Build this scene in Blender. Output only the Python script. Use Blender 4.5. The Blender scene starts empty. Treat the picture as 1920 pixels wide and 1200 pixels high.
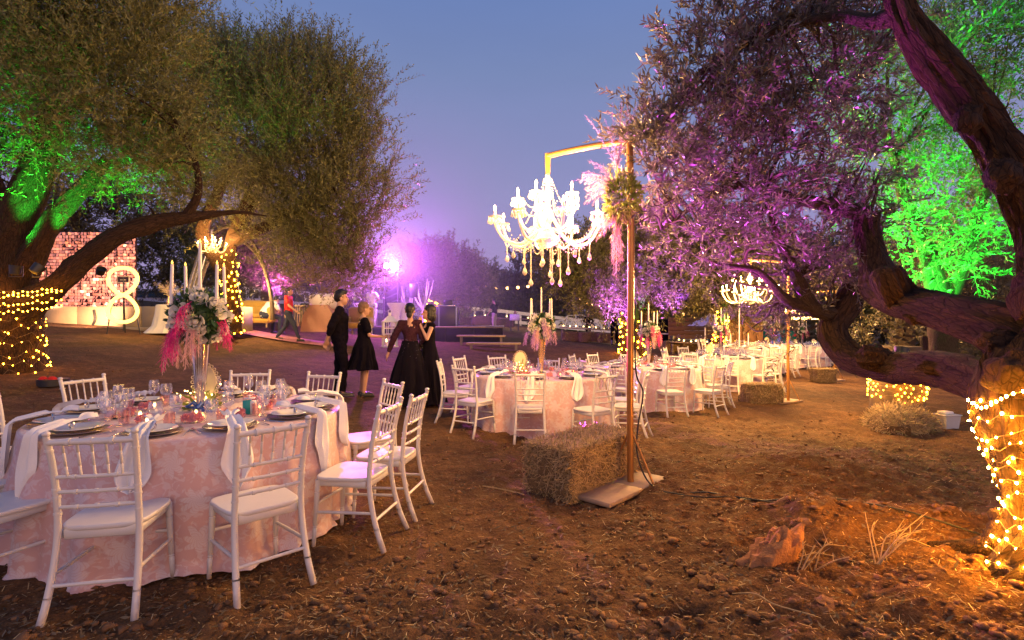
import bpy, math, random
import numpy as np
from mathutils import Vector, Matrix, noise as mnoise

random.seed(7); np.random.seed(7)
SC = bpy.context.scene
COL = SC.collection
PI = math.pi
R_ = math.radians

# ---------------------------------------------------------------- camera
CAMZ = 1.45
cam_d = bpy.data.cameras.new("camera"); cam = bpy.data.objects.new("camera", cam_d); COL.objects.link(cam)
cam.location = (0, 0, CAMZ); cam.rotation_euler = (R_(90), 0, 0)
cam_d.sensor_width = 36; cam_d.lens = 36*1000/1920
cam_d.clip_start = 0.05; cam_d.clip_end = 3000
SC.camera = cam

# ---------------------------------------------------------------- dusk sky
W = bpy.data.worlds.new("World"); SC.world = W; W.use_nodes = True
nt = W.node_tree; nt.nodes.clear()
wo = nt.nodes.new("ShaderNodeOutputWorld"); bg = nt.nodes.new("ShaderNodeBackground")
tc = nt.nodes.new("ShaderNodeTexCoord"); sp = nt.nodes.new("ShaderNodeSeparateXYZ")
rp = nt.nodes.new("ShaderNodeValToRGB")
nt.links.new(tc.outputs["Generated"], sp.inputs[0]); nt.links.new(sp.outputs["Z"], rp.inputs[0])
cn = nt.nodes.new('ShaderNodeTexNoise'); cn.inputs['Scale'].default_value = 2.2; cn.inputs['Detail'].default_value = 5; cmp_ = nt.nodes.new('ShaderNodeMapping'); cmp_.inputs['Scale'].default_value = (1, 1, 3.5); nt.links.new(tc.outputs['Generated'], cmp_.inputs[0]); nt.links.new(cmp_.outputs[0], cn.inputs['Vector'])
cmr = nt.nodes.new('ShaderNodeMapRange'); cmr.inputs['To Min'].default_value = 0.97; cmr.inputs['To Max'].default_value = 1.17; nt.links.new(cn.outputs[0], cmr.inputs[0]); cvs = nt.nodes.new('ShaderNodeVectorMath'); cvs.operation = 'SCALE'; nt.links.new(rp.outputs[0], cvs.inputs[0]); nt.links.new(cmr.outputs[0], cvs.inputs['Scale'])
nt.links.new(cvs.outputs[0], bg.inputs[0]); nt.links.new(bg.outputs[0], wo.inputs[0])
cr = rp.color_ramp
cr.elements[0].position = 0.0; cr.elements[0].color = (0.33, 0.25, 0.43, 1)
cr.elements[1].position = 1.0; cr.elements[1].color = (0.09, 0.16, 0.38, 1)
for p, c in ((0.10, (0.32, 0.255, 0.48, 1)), (0.22, (0.255, 0.255, 0.475, 1)), (0.42, (0.17, 0.225, 0.425, 1)), (0.55, (0.12, 0.19, 0.42, 1))):
    e = cr.elements.new(p); e.color = c
bg.inputs[1].default_value = 0.84

# warm fill sun added behind the camera, standing for the last dusk light
sd = bpy.data.lights.new("afterglow_fill", 'SUN'); so = bpy.data.objects.new("afterglow_fill", sd); COL.objects.link(so)
sd.energy = 0.8; sd.angle = R_(40); sd.color = (1.0, 0.52, 0.20)
so.rotation_euler = (R_(76), 0, R_(24))

SC.view_settings.view_transform = 'Standard'; SC.view_settings.look = 'None'
SC.view_settings.gamma = 1; SC.view_settings.use_curve_mapping = False
SC.view_settings.exposure = 0.35
SC.cycles.use_denoising = True
SC.cycles.max_bounces = 6; SC.cycles.diffuse_bounces = 2; SC.cycles.glossy_bounces = 3
SC.cycles.transmission_bounces = 4; SC.cycles.transparent_max_bounces = 16
SC.cycles.sample_clamp_indirect = 4; SC.cycles.sample_clamp_direct = 0
SC.cycles.caustics_reflective = False; SC.cycles.caustics_refractive = False
SC.cycles.use_light_tree = True; SC.cycles.volume_bounces = 0; SC.cycles.volume_step_rate = 2.0; SC.cycles.volume_max_steps = 64

# ---------------------------------------------------------------- helpers
def P(px, py, Y):
    return Vector(((px-960)/1000*Y, Y, CAMZ-(py-600)/1000*Y))

def link(o, parent=None):
    COL.objects.link(o)
    if parent is not None: o.parent = parent
    return o

def tag(o, label=None, cat=None, group=None, kind=None):
    if label: o["label"] = label
    if cat: o["category"] = cat
    if group: o["group"] = group
    if kind: o["kind"] = kind
    return o

def thing(name, label, cat, loc=(0, 0, 0), rz=0.0, group=None):
    o = bpy.data.objects.new(name, None); o.empty_display_size = 0.1
    o.location = loc; o.rotation_euler = (0, 0, rz); link(o)
    return tag(o, label, cat, group)

def inst(src, parent=None, loc=(0, 0, 0), rot=(0, 0, 0), sc=1.0, name=None):
    o = bpy.data.objects.new(name or src.name.split('.')[0], src.data if not isinstance(src, bpy.types.Mesh) else src)
    o.location = loc; o.rotation_euler = rot
    o.scale = (sc, sc, sc) if isinstance(sc, (int, float)) else sc
    return link(o, parent)

def dup(root, loc, rz, label, group=None):
    r = root.copy(); COL.objects.link(r); r.location = loc; r.rotation_euler = (0, 0, rz)
    r["label"] = label
    if group: r["group"] = group
    for ch in KIDS(root):
        c = ch.copy(); COL.objects.link(c); c.parent = r
        for g in KIDS(ch):
            d = g.copy(); COL.objects.link(d); d.parent = c
    return r
_kc = {}
def KIDS(o):
    if o.name not in _kc: _kc[o.name] = list(o.children)
    return _kc[o.name]

def smooth_path(pts, n=6):
    """Catmull-Rom through tuples of any length."""
    a = np.array(pts, float)
    if len(a) < 3: return a
    a2 = np.vstack([2*a[0]-a[1], a, 2*a[-1]-a[-2]])
    out = []
    for i in range(1, len(a2)-2):
        p0, p1, p2, p3 = a2[i-1], a2[i], a2[i+1], a2[i+2]
        for k in range(n):
            t = k/n
            out.append(0.5*((2*p1)+(-p0+p2)*t+(2*p0-5*p1+4*p2-p3)*t*t+(-p0+3*p1-3*p2+p3)*t**3))
    out.append(a[-1])
    return np.array(out)

def frames(pts):
    pts = [Vector(p[:3]) for p in pts]
    T = []
    for i in range(len(pts)):
        a = pts[max(i-1, 0)]; b = pts[min(i+1, len(pts)-1)]
        t = (b-a)
        T.append(t.normalized() if t.length > 1e-9 else Vector((0, 0, 1)))
    n = T[0].orthogonal().normalized(); out = []
    for i in range(len(pts)):
        n = n - T[i]*n.dot(T[i])
        n = n.normalized() if n.length > 1e-6 else T[i].orthogonal().normalized()
        out.append((pts[i], T[i], n, T[i].cross(n)))
    return out

class MB:
    def __init__(s): s.v = []; s.f = []; s.m = []; s.M = None; s.bk = None
    def _a(s, vs, fs, mi=0):
        b = len(s.v)
        if s.M is not None: vs = [s.M @ Vector(v) for v in vs]
        s.v.extend([tuple(v) for v in vs]); s.f.extend([tuple(i+b for i in f) for f in fs]); s.m.extend([mi]*len(fs))
        return s
    def tube(s, pts, r, seg=8, cap=True, mi=0, fl=None):
        fr = frames(pts); n = len(fr)
        if isinstance(r, (int, float)): r = [r]*n
        vs = []; fs = []
        for i, (p, t, a, b) in enumerate(fr):
            for k in range(seg):
                an = 2*PI*k/seg
                vs.append(p+(a*math.cos(an)+b*math.sin(an))*r[i])
        for i in range(n-1):
            for k in range(seg):
                k2 = (k+1) % seg
                fs.append((i*seg+k, i*seg+k2, (i+1)*seg+k2, (i+1)*seg+k))
        if cap:
            fs.append(tuple(range(seg))[::-1]); fs.append(tuple((n-1)*seg+k for k in range(seg)))
        return s._a(vs, fs, mi)
    def lathe(s, prof, seg=16, c=(0, 0, 0), mi=0, sx=1, sy=1, cap=True):
        vs = []; fs = []; n = len(prof)
        for r, z in prof:
            for k in range(seg):
                an = 2*PI*k/seg
                vs.append((c[0]+r*sx*math.cos(an), c[1]+r*sy*math.sin(an), c[2]+z))
        for i in range(n-1):
            for k in range(seg):
                k2 = (k+1) % seg
                fs.append((i*seg+k, i*seg+k2, (i+1)*seg+k2, (i+1)*seg+k))
        if cap:
            fs.append(tuple(range(seg))[::-1]); fs.append(tuple((n-1)*seg+k for k in range(seg)))
        return s._a(vs, fs, mi)
    def box(s, c, d, rz=0, bev=0.0, mi=0, rot=None):
        M = Matrix.Rotation(rz, 3, 'Z') if rot is None else rot
        hx, hy, hz = d[0]/2, d[1]/2, d[2]/2
        C = Vector(c)
        if bev <= 0:
            vs = [C+M@Vector((x*hx, y*hy, z*hz)) for z in (-1, 1) for y in (-1, 1) for x in (-1, 1)]
            fs = [(0, 2, 3, 1), (4, 5, 7, 6), (0, 1, 5, 4), (2, 6, 7, 3), (0, 4, 6, 2), (1, 3, 7, 5)]
            return s._a(vs, fs, mi)
        b = min(bev, hx*.45, hy*.45, hz*.45)
        vs = []
        def oc(hx2, hy2, z): # chamfered rectangle ring
            e = b
            return [(-hx2+e, -hy2, z), (hx2-e, -hy2, z), (hx2, -hy2+e, z), (hx2, hy2-e, z), (hx2-e, hy2, z), (-hx2+e, hy2, z), (-hx2, hy2-e, z), (-hx2, -hy2+e, z)]
        rings = [oc(hx-b, hy-b, -hz), oc(hx, hy, -hz+b), oc(hx, hy, hz-b), oc(hx-b, hy-b, hz)]
        for r in rings: vs += [C+M@Vector(v) for v in r]
        fs = []
        for i in range(3):
            for k in range(8):
                k2 = (k+1) % 8
                fs.append((i*8+k, i*8+k2, (i+1)*8+k2, (i+1)*8+k))
        fs.append(tuple(range(8))[::-1]); fs.append(tuple(range(24, 32)))
        return s._a(vs, fs, mi)
    def ball(s, c, r, seg=10, rings=6, mi=0, rot=None):
        rx, ry, rz = (r, r, r) if isinstance(r, (int, float)) else r
        vs = []; fs = []; C = Vector(c)
        M = rot or Matrix.Identity(3)
        for i in range(1, rings):
            th = PI*i/rings
            for k in range(seg):
                an = 2*PI*k/seg
                vs.append(C+M@Vector((rx*math.sin(th)*math.cos(an), ry*math.sin(th)*math.sin(an), -rz*math.cos(th))))
        n = len(vs); vs.append(C+M@Vector((0, 0, -rz))); vs.append(C+M@Vector((0, 0, rz)))
        for i in range(rings-2):
            for k in range(seg):
                k2 = (k+1) % seg
                fs.append((i*seg+k, i*seg+k2, (i+1)*seg+k2, (i+1)*seg+k))
        for k in range(seg):
            k2 = (k+1) % seg
            fs.append((n, k2, k)); fs.append((n+1, (rings-2)*seg+k, (rings-2)*seg+k2))
        return s._a(vs, fs, mi)
    def capsule(s, p, q, r0, r1, seg=10):
        s.tube([p, q], [r0, r1], seg); s.ball(p, r0, seg, 6); s.ball(q, r1, seg, 6); return s
    def build(s, name, mats, parent=None, smooth=True, loc=None):
        me = bpy.data.meshes.new(name); me.from_pydata(s.v, [], s.f)
        if not isinstance(mats, (list, tuple)): mats = [mats]
        for m in mats: me.materials.append(m)
        me.polygons.foreach_set("material_index", s.m)
        if s.bk is not None and len(s.bk) <= len(s.v):
            at = me.attributes.new('barkco', 'FLOAT_VECTOR', 'POINT'); q = np.zeros((len(s.v), 3), np.float32); q[:len(s.bk)] = s.bk; at.data.foreach_set('vector', q.ravel())
        if smooth:
            me.polygons.foreach_set("use_smooth", [True]*len(s.f))
            try: me.set_sharp_from_angle(angle=R_(48))
            except Exception: pass
        me.update()
        o = bpy.data.objects.new(name, me)
        if loc is not None: o.location = loc
        return link(o, parent)

def quads_mesh(name, V, mat, parent=None):
    """V: (N,4,3) array -> one mesh of N quads"""
    N = len(V); me = bpy.data.meshes.new(name)
    me.vertices.add(N*4); me.vertices.foreach_set("co", V.reshape(-1).astype(np.float32))
    me.loops.add(N*4); me.loops.foreach_set("vertex_index", np.arange(N*4, dtype=np.int32))
    me.polygons.add(N); me.polygons.foreach_set("loop_start", np.arange(0, N*4, 4, dtype=np.int32))
    me.update(calc_edges=True)
    mats = mat if isinstance(mat, (list, tuple)) else [mat]
    for m in mats: me.materials.append(m)
    o = bpy.data.objects.new(name, me)
    return link(o, parent)

# ---------------------------------------------------------------- materials
class NT:
    def __init__(s, m): s.t = m.node_tree; s.bs = s.t.nodes["Principled BSDF"]; s.out = s.t.nodes["Material Output"]
    def n(s, typ, **kw):
        x = s.t.nodes.new("ShaderNode"+typ)
        for k, v in kw.items():
            if k in x.inputs: x.inputs[k].default_value = v
            else: setattr(x, k, v)
        return x
    def l(s, a, b): s.t.links.new(a, b)
    def math(s, op, a, b=0.0):
        x = s.t.nodes.new("ShaderNodeMath"); x.operation = op
        for i, v in enumerate((a, b)):
            if isinstance(v, (int, float)): x.inputs[i].default_value = v
            else: s.l(v, x.inputs[i])
        return x.outputs[0]
    def mix(s, fac, a, b):
        x = s.t.nodes.new("ShaderNodeMix"); x.data_type = 'RGBA'
        for i, v in ((0, fac), (6, a), (7, b)):
            if isinstance(v, (int, float)): x.inputs[i].default_value = v
            elif isinstance(v, tuple): x.inputs[i].default_value = (*v, 1) if len(v) == 3 else v
            else: s.l(v, x.inputs[i])
        return x.outputs[2]

def mat(name, col, rough=0.6, metal=0.0, vary=0.12, nscale=8.0, bump=0.0, bscale=40.0, spec=0.5, trans=0.0, island=0.0, sheen=0.0):
    m = bpy.data.materials.new(name); m.use_nodes = True; N = NT(m)
    b = N.bs
    b.inputs["Roughness"].default_value = rough; b.inputs["Metallic"].default_value = metal
    b.inputs["Specular IOR Level"].default_value = spec
    b.inputs["Transmission Weight"].default_value = trans
    b.inputs["Sheen Weight"].default_value = sheen
    tc = N.n("TexCoord"); nz = N.n("TexNoise", Scale=nscale, Detail=4.0); N.l(tc.outputs["Object"], nz.inputs["Vector"])
    lo = tuple(max(0, c*(1-vary)) for c in col); hi = tuple(min(1, c*(1+vary)) for c in col)
    c = N.mix(nz.outputs[0], lo, hi)
    if island > 0:
        g = N.n("NewGeometry")
        f = N.math('MULTIPLY_ADD', g.outputs["Random Per Island"], island*2); f.node.inputs[2].default_value = 1-island
        vm = N.n("VectorMath", operation='SCALE'); N.l(c, vm.inputs[0]); N.l(f, vm.inputs["Scale"]); c = vm.outputs[0]
    N.l(c, b.inputs["Base Color"])
    if bump > 0:
        n2 = N.n("TexNoise", Scale=bscale, Detail=6.0); N.l(tc.outputs["Object"], n2.inputs["Vector"])
        bp = N.n("Bump", Strength=bump, Distance=0.02); N.l(n2.outputs[0], bp.inputs["Height"]); N.l(bp.outputs[0], b.inputs["Normal"])
    return m

def emit(name, col, strength, sample=True):
    m = bpy.data.materials.new(name); m.use_nodes = True; b = m.node_tree.nodes["Principled BSDF"]
    b.inputs["Base Color"].default_value = (*[min(1, c) for c in col], 1); b.inputs["Emission Color"].default_value = (*col, 1)
    b.inputs["Emission Strength"].default_value = strength
    if not sample: m.cycles.emission_sampling = 'NONE'
    return m

def leafmat(name, col, island=0.45, transl=0.35, rough=0.5):
    m = mat(name, col, rough=rough, vary=0.25, nscale=0.7, island=island, spec=0.5)
    N = NT(m); b = N.bs
    tr = N.n("BsdfTranslucent"); src = b.inputs["Base Color"].links[0].from_socket; N.l(src, tr.inputs[0])
    mx = N.n("MixShader"); mx.inputs[0].default_value = transl
    N.l(b.outputs[0], mx.inputs[1]); N.l(tr.outputs[0], mx.inputs[2]); N.l(mx.outputs[0], N.out.inputs[0])
    return m

def glassmat(name, tint=(1, 1, 1), opac=0.10):
    m = bpy.data.materials.new(name); m.use_nodes = True; N = NT(m)
    tr = N.n("BsdfTransparent"); tr.inputs[0].default_value = (*tint, 1)
    gl = N.n("BsdfGlossy", Roughness=0.04); gl.inputs[0].default_value = (1, 1, 1, 1)
    lw = N.n("LayerWeight", Blend=0.35); f = N.math('MULTIPLY_ADD', lw.outputs["Facing"], 0.5); f.node.inputs[2].default_value = opac
    mx = N.n("MixShader"); N.l(f, mx.inputs[0]); N.l(tr.outputs[0], mx.inputs[1]); N.l(gl.outputs[0], mx.inputs[2])
    N.l(mx.outputs[0], N.out.inputs[0]); return m

def barkmat(name, col, col2, sc=1.0):
    m = bpy.data.materials.new(name); m.use_nodes = True; N = NT(m); b = N.bs
    at = N.n("Attribute", attribute_name='barkco'); mp = N.n("Mapping"); mp.inputs["Scale"].default_value = (sc, sc, sc*0.22); N.l(at.outputs["Vector"], mp.inputs[0])
    wp = N.n("TexNoise", Scale=7.0, Detail=3.0); N.l(mp.outputs[0], wp.inputs["Vector"])
    vm = N.n("VectorMath", operation='MULTIPLY_ADD'); N.l(wp.outputs["Color"], vm.inputs[0]); vm.inputs[1].default_value = (0.10,)*3; N.l(mp.outputs[0], vm.inputs[2])
    n1 = N.n("TexNoise", Scale=22.0, Detail=9.0, Roughness=0.72); N.l(vm.outputs[0], n1.inputs["Vector"])
    v = N.n("TexVoronoi", Scale=34.0, feature='DISTANCE_TO_EDGE'); N.l(vm.outputs[0], v.inputs["Vector"])
    rid = N.math('SUBTRACT', 1.0, N.math('MULTIPLY', N.math('ABSOLUTE', N.math('SUBTRACT', n1.outputs[0], 0.5)), 5.0))
    h = N.math('ADD', N.math('MULTIPLY', N.math('MINIMUM', v.outputs["Distance"], 0.12), 3.0), N.math('MULTIPLY', rid, -0.55))
    cf = N.n("MapRange", **{"From Min": -0.55, "From Max": 0.45}); N.l(h, cf.inputs[0])
    c = N.mix(cf.outputs[0], col2, col); N.l(c, b.inputs["Base Color"])
    bp = N.n("Bump", Strength=1.0, Distance=0.03); N.l(h, bp.inputs["Height"]); N.l(bp.outputs[0], b.inputs["Normal"])
    b.inputs["Roughness"].default_value = 0.9; b.inputs["Specular IOR Level"].default_value = 0.25
    return m

M = {}
M['white_resin'] = mat('white_resin', (0.66, 0.64, 0.63), rough=0.38, vary=0.05, bump=0.04, bscale=60)
_N = NT(M['white_resin']); _b = _N.bs; _src = _b.inputs['Base Color'].links[0].from_socket; _tc = _N.n('TexCoord'); _sx = _N.n('SeparateXYZ'); _N.l(_tc.outputs['Object'], _sx.inputs[0]); _nz = _N.n('TexNoise', Scale=30.0, Detail=5.0); _N.l(_tc.outputs['Object'], _nz.inputs['Vector'])
_h = _N.math('ADD', _sx.outputs['Z'], _N.math('MULTIPLY', _nz.outputs[0], -0.10)); _mr = _N.n('MapRange', **{'From Min': -.05, 'From Max': .06, 'To Min': .75, 'To Max': 0.0}); _N.l(_h, _mr.inputs[0]); _n5 = _N.n('TexNoise', Scale=14.0, Detail=7.0, Roughness=.8); _N.l(_tc.outputs['Object'], _n5.inputs['Vector']); _m5 = _N.n('MapRange', **{'From Min': .58, 'From Max': .72, 'To Min': 0.0, 'To Max': .35}); _N.l(_n5.outputs[0], _m5.inputs[0])
_N.l(_N.mix(_mr.outputs[0], _N.mix(_m5.outputs[0], _src, (.42, .38, .34)), (.20, .12, .07)), _b.inputs['Base Color'])
M['white_paint'] = mat('white_paint', (0.75, 0.73, 0.70), rough=0.5, vary=0.10)
M['bark'] = barkmat('bark', (0.11, 0.058, 0.030), (0.016, 0.009, 0.006))
M['bark_small'] = barkmat('bark_small', (0.16, 0.11, 0.07), (0.05, 0.035, 0.025), 2.5)
M['bark_far'] = mat('bark_far', (0.10, 0.07, 0.045), rough=0.9, vary=0.4, nscale=6)
M['leaf_near'] = leafmat('olive_leaf', (0.125, 0.11, 0.085), island=0.55, transl=0.30, rough=0.30)
M['leaf_left'] = leafmat('olive_leaf_fine', (0.185, 0.185, 0.055), island=0.5, transl=0.30)
M['leaf_dark'] = leafmat('dark_leaf', (0.10, 0.09, 0.05), island=0.45, transl=0.30)
M['leaf_green'] = leafmat('green_leaf', (0.09, 0.17, 0.06), island=0.3, transl=0.4)
M['greenery'] = leafmat('bouquet_leaf', (0.035, 0.09, 0.025), island=0.5, transl=0.2)
M['lime_leaf'] = leafmat('lime_leaf', (0.25, 0.30, 0.05), island=0.4, transl=0.3)
M['glass'] = glassmat('clear_glass')
M['pinkglass'] = glassmat('rose_glass', (1.0, 0.86, 0.84), 0.10)
M['napkin'] = mat('napkin_cotton', (0.80, 0.79, 0.80), rough=0.85, vary=0.05, bump=0.15, bscale=120)
M['plate'] = mat('porcelain', (0.75, 0.75, 0.76), rough=0.18, vary=0.03)
M['charger'] = mat('charger_dark_rim', (0.16, 0.12, 0.13), rough=0.3, vary=0.1)
M['silver'] = mat('silver', (0.75, 0.72, 0.70), rough=0.14, metal=1.0, vary=0.05)
M['gold'] = mat('gold_metal', (0.85, 0.62, 0.30), rough=0.25, metal=1.0, vary=0.05)
M['polewood'] = mat('gilded_pole', (0.36, 0.17, 0.05), rough=0.30, metal=0.4, vary=0.25, nscale=14)
M['plank'] = mat('plank_wood', (0.40, 0.28, 0.18), rough=0.7, vary=0.3, nscale=14, bump=0.2)
M['straw'] = mat('straw', (0.42, 0.30, 0.14), rough=0.75, vary=0.3, nscale=30, island=0.45)
M['bale_core'] = mat('bale_core', (0.17, 0.11, 0.05), rough=0.95, vary=0.45, nscale=22, bump=0.9, bscale=90)
M['crystal'] = mat('cut_crystal', (0.92, 0.84, 0.66), rough=0.08, vary=0.02, trans=0.45)
_N = NT(M['crystal']); _N.bs.inputs['Transmission Weight'].default_value = 0.0; _tr = _N.n('BsdfTransparent'); _mx = _N.n('MixShader'); _lw = _N.n('LayerWeight', Blend=.4); _f = _N.math('MULTIPLY_ADD', _lw.outputs['Facing'], .6); _f.node.inputs[2].default_value = .38
_N.l(_f, _mx.inputs[0]); _N.l(_tr.outputs[0], _mx.inputs[1]); _N.l(_N.bs.outputs[0], _mx.inputs[2]); _N.l(_mx.outputs[0], _N.out.inputs[0])
M['candle'] = mat('wax_candle', (0.85, 0.78, 0.74), rough=0.5, vary=0.03)
M['flame'] = emit('warm_flame', (1.0, 0.62, 0.16), 14.0, sample=False)
M['chandelier_bulb'] = emit('chandelier_flame', (1.0, 0.66, 0.28), 60.0, sample=False)
M['led_small'] = emit('led_candle_tip', (1.0, 0.60, 0.10), 2.2, sample=False)
M['fairy'] = emit('fairy_bulb', (1.0, 0.36, 0.020), 1000.0)
M['fairy_far'] = emit('fairy_bulb_far', (1.0, 0.36, 0.013), 60.0)
M['fairy_mini'] = emit('fairy_bulb_mini', (1.0, 0.62, 0.20), 14.0, sample=False)
M['festoon'] = emit('festoon_bulb', (1.0, 0.52, 0.18), 5.0, sample=False)
M['wire'] = mat('fairy_wire', (0.30, 0.22, 0.12), rough=0.5)
M['cable'] = mat('black_cable', (0.02, 0.02, 0.02), rough=0.5)
M['black'] = mat('black_plastic', (0.02, 0.02, 0.022), rough=0.45)
M['blackcloth'] = mat('black_fabric', (0.008, 0.006, 0.010), rough=0.95, vary=0.3, bump=0.2, spec=0.08)
M['navy'] = mat('navy_denim', (0.025, 0.035, 0.07), rough=0.9, vary=0.3)
M['red'] = mat('red_cotton', (0.65, 0.02, 0.015), rough=0.8, vary=0.12)
M['whitecloth'] = mat('white_cotton', (0.75, 0.73, 0.72), rough=0.85, vary=0.08)
M['greycloth'] = mat('pale_grey_cotton', (0.5, 0.52, 0.56), rough=0.85)
M['beige'] = mat('beige_cotton', (0.50, 0.40, 0.34), rough=0.85)
M['skin'] = mat('skin', (0.52, 0.29, 0.19), rough=0.5, vary=0.06)
M['hair_dark'] = mat('dark_hair', (0.012, 0.009, 0.008), rough=0.4, vary=0.3, nscale=60, bump=0.4, bscale=90)
M['hair_blond'] = mat('short_blond_hair', (0.20, 0.11, 0.065), rough=0.6, vary=0.2, nscale=60, bump=0.4, bscale=90)
M['feather_hot'] = leafmat('magenta_feather', (0.80, 0.03, 0.28), island=0.2, transl=0.35)
M['feather_pink'] = leafmat('pink_feather', (0.80, 0.48, 0.46), island=0.2, transl=0.35)
M['feather_mauve'] = leafmat('mauve_feather', (0.55, 0.30, 0.60), island=0.2, transl=0.35)
M['rose'] = leafmat('cream_rose', (0.86, 0.80, 0.70), island=0.06, transl=0.2)
M['rose_pink'] = leafmat('pink_rose', (0.80, 0.35, 0.30), island=0.1, transl=0.2)
M['blue_ribbon'] = mat('blue_satin', (0.05, 0.12, 0.40), rough=0.3)
M['teal'] = mat('teal_card', (0.02, 0.35, 0.33), rough=0.5)
M['doily'] = mat('cream_doily_board', (0.72, 0.60, 0.38), rough=0.6)
M['mustard'] = mat('mustard_velvet', (0.42, 0.26, 0.04), rough=0.8, vary=0.2, sheen=0.3)
M['stone'] = mat('pale_render', (0.42, 0.33, 0.19), rough=0.85, vary=0.2, nscale=3, bump=0.3, bscale=25)
M['paper'] = mat('paper', (0.8, 0.8, 0.8), rough=0.7)
M['concrete'] = mat('pale_gravel', (0.30, 0.26, 0.2), rough=0.9)
# ================================================================ TERRAIN
_cp = [(0,0,0),(-2,2.6,0),(2,1.5,0),(-2.3,4.0,0),(-3.8,4.5,0.03),(0.3,6.6,-.10),(.46,8.1,-.13),(-3,9.3,.15),(-7.35,17.5,.75),(-1,32,.96),(-4,22,.62),
       (0,22,.50),(2.8,10.9,-.28),(5.2,11,-.25),(9.7,16,-.38),(12.5,23,-.5),(15.4,27,-.6),(3.0,3.0,0.0),(6,7.6,-.40),(9,8,-.45),
       (-8.3,9,.62),(-10.2,14,1.06),(-9.2,18.5,1.15),(-13,17,1.35),(-17,36,2.5),(-9.9,38,1.75),(-3.6,40,1.33),(-.4,42,1.1),(12.9,46,-.2),
       (4.7,21,.20),(3.5,30,.35),(30,40,-.8),(-30,30,3.2),(-30,10,2.0),(25,12,-.8),(0,-8,0),(-12,-5,.4),(12,-5,0),(30,70,-.5),(-20,70,3.0),(5.5,14,-.30),(-5,6.5,.16)]
_cp = np.array(_cp, float)
def _phi(r2): return np.where(r2 > 1e-9, 0.5*r2*np.log(np.maximum(r2, 1e-9)), 0)
_n = len(_cp); _A = np.zeros((_n+3, _n+3)); _d = ((_cp[:, None, :2]-_cp[None, :, :2])**2).sum(-1)
_A[:_n, :_n] = _phi(_d)+np.eye(_n)*0.8; _A[:_n, _n] = 1; _A[:_n, _n+1:] = _cp[:, :2]; _A[_n, :_n] = 1; _A[_n+1:, :_n] = _cp[:, :2].T
_w = np.linalg.solve(_A, np.concatenate([_cp[:, 2], [0, 0, 0]]))
_bumps = [(2.9, 5.2, 0.26, 1.0, 0.5), (4.1, 6.1, 0.12, 1.1, .6), (2.5, 3.75, .13, .8, .28), (1.7, 4.6, .07, .6, .4), (2.05, 3.55, 0.05, .35, .35), (3.0, 3.0, 0.07, .55, .55), (2.1, 3.9, 0.05, .5, .2), (0.85, 2.72, -0.10, .16, .06), (2.55,3.55,-.05,.35,.22)]
def gzv(X, Y):
    X = np.asarray(X, float); Y = np.asarray(Y, float)
    sh = X.shape; x = np.clip(X.ravel(), -34, 34); y = np.clip(Y.ravel(), -10, 75)
    z = np.full(x.shape, _w[_n]) + _w[_n+1]*x + _w[_n+2]*y
    for i in range(_n): z += _w[i]*_phi((x-_cp[i, 0])**2+(y-_cp[i, 1])**2)
    for bx, by, h, sx, sy in _bumps: z += h*np.exp(-((x-bx)/sx)**2-((y-by)/sy)**2)
    return z.reshape(sh)
def gz(x, y): return float(gzv(np.array([x]), np.array([y]))[0])
def G(px, Y, dz=0.0):
    x = (px-960)/1000*Y; return Vector((x, Y, gz(x, Y)+dz))

def vnoise(x, y, seed=0):
    """numpy value noise"""
    xi = np.floor(x).astype(np.int64); yi = np.floor(y).astype(np.int64); fx = x-xi; fy = y-yi
    fx = fx*fx*(3-2*fx); fy = fy*fy*(3-2*fy)
    def h(a, b):
        n = (a*374761393+b*668265263+seed*1442695041) & 0xffffffff
        n = ((n ^ (n >> 13))*1274126177) & 0xffffffff
        return ((n ^ (n >> 16)) & 0xffff)/65535.0
    return (h(xi, yi)*(1-fx)+h(xi+1, yi)*fx)*(1-fy)+(h(xi, yi+1)*(1-fx)+h(xi+1, yi+1)*fx)*fy

def rough_amount(X, Y):
    # tilled, clod-strewn ground at the right and in front; trodden ground elsewhere
    a = 1/(1+np.exp(-(X-0.9+0.35*(Y-3))*2.2)); b = np.exp(-((Y-2.2)/1.1)**2)*0.6
    return np.clip(0.22+0.8*np.maximum(a, b)*np.exp(-np.maximum(Y-6, 0)/10), 0, 1)
def detail(X, Y):
    near = np.clip(1.3-Y/16, 0.12, 1)
    n = (vnoise(X*1.3, Y*1.3, 1)-.5)*0.09+(vnoise(X*3.4, Y*3.4, 2)-.5)*0.065+(vnoise(X*8+3, Y*8, 3)-.5)*.045
    q = np.abs(vnoise(X*13, Y*17, 4)-.5)*2; n2 = (.5-q)*.042+(vnoise(X*31, Y*31, 5)-.5)*.018
    return (n+n2*near)*rough_amount(X, Y)*np.where(Y > 30, 0.3, 1)

ys = np.concatenate([np.linspace(-8, 1.6, 20)[:-1], 1.6*np.exp(np.linspace(0, math.log(9/1.6), 300))[:-1], 9*np.exp(np.linspace(0, math.log(80/9), 150))[:-1], 80*np.exp(np.linspace(0, math.log(25), 16))])
us = np.linspace(-1.35, 1.35, 420); us = us*(0.75+0.25*np.abs(us)/1.35)
YY, UU = np.meshgrid(ys, us, indexing='ij'); XX = UU*(np.maximum(YY, 0)+2.2)
XX = np.where(YY < 1.6, UU*(3.8+(1.6-YY)*0.6), XX)
ZZ = gzv(XX, YY)+detail(XX, YY)
ny, nx = XX.shape
V = np.stack([XX, YY, ZZ], -1).reshape(-1, 3)
ii = (np.arange(ny-1)[:, None]*nx+np.arange(nx-1)[None, :]).ravel()
F = np.stack([ii, ii+1, ii+nx+1, ii+nx], -1).astype(np.int32)
me = bpy.data.meshes.new("ground")
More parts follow.
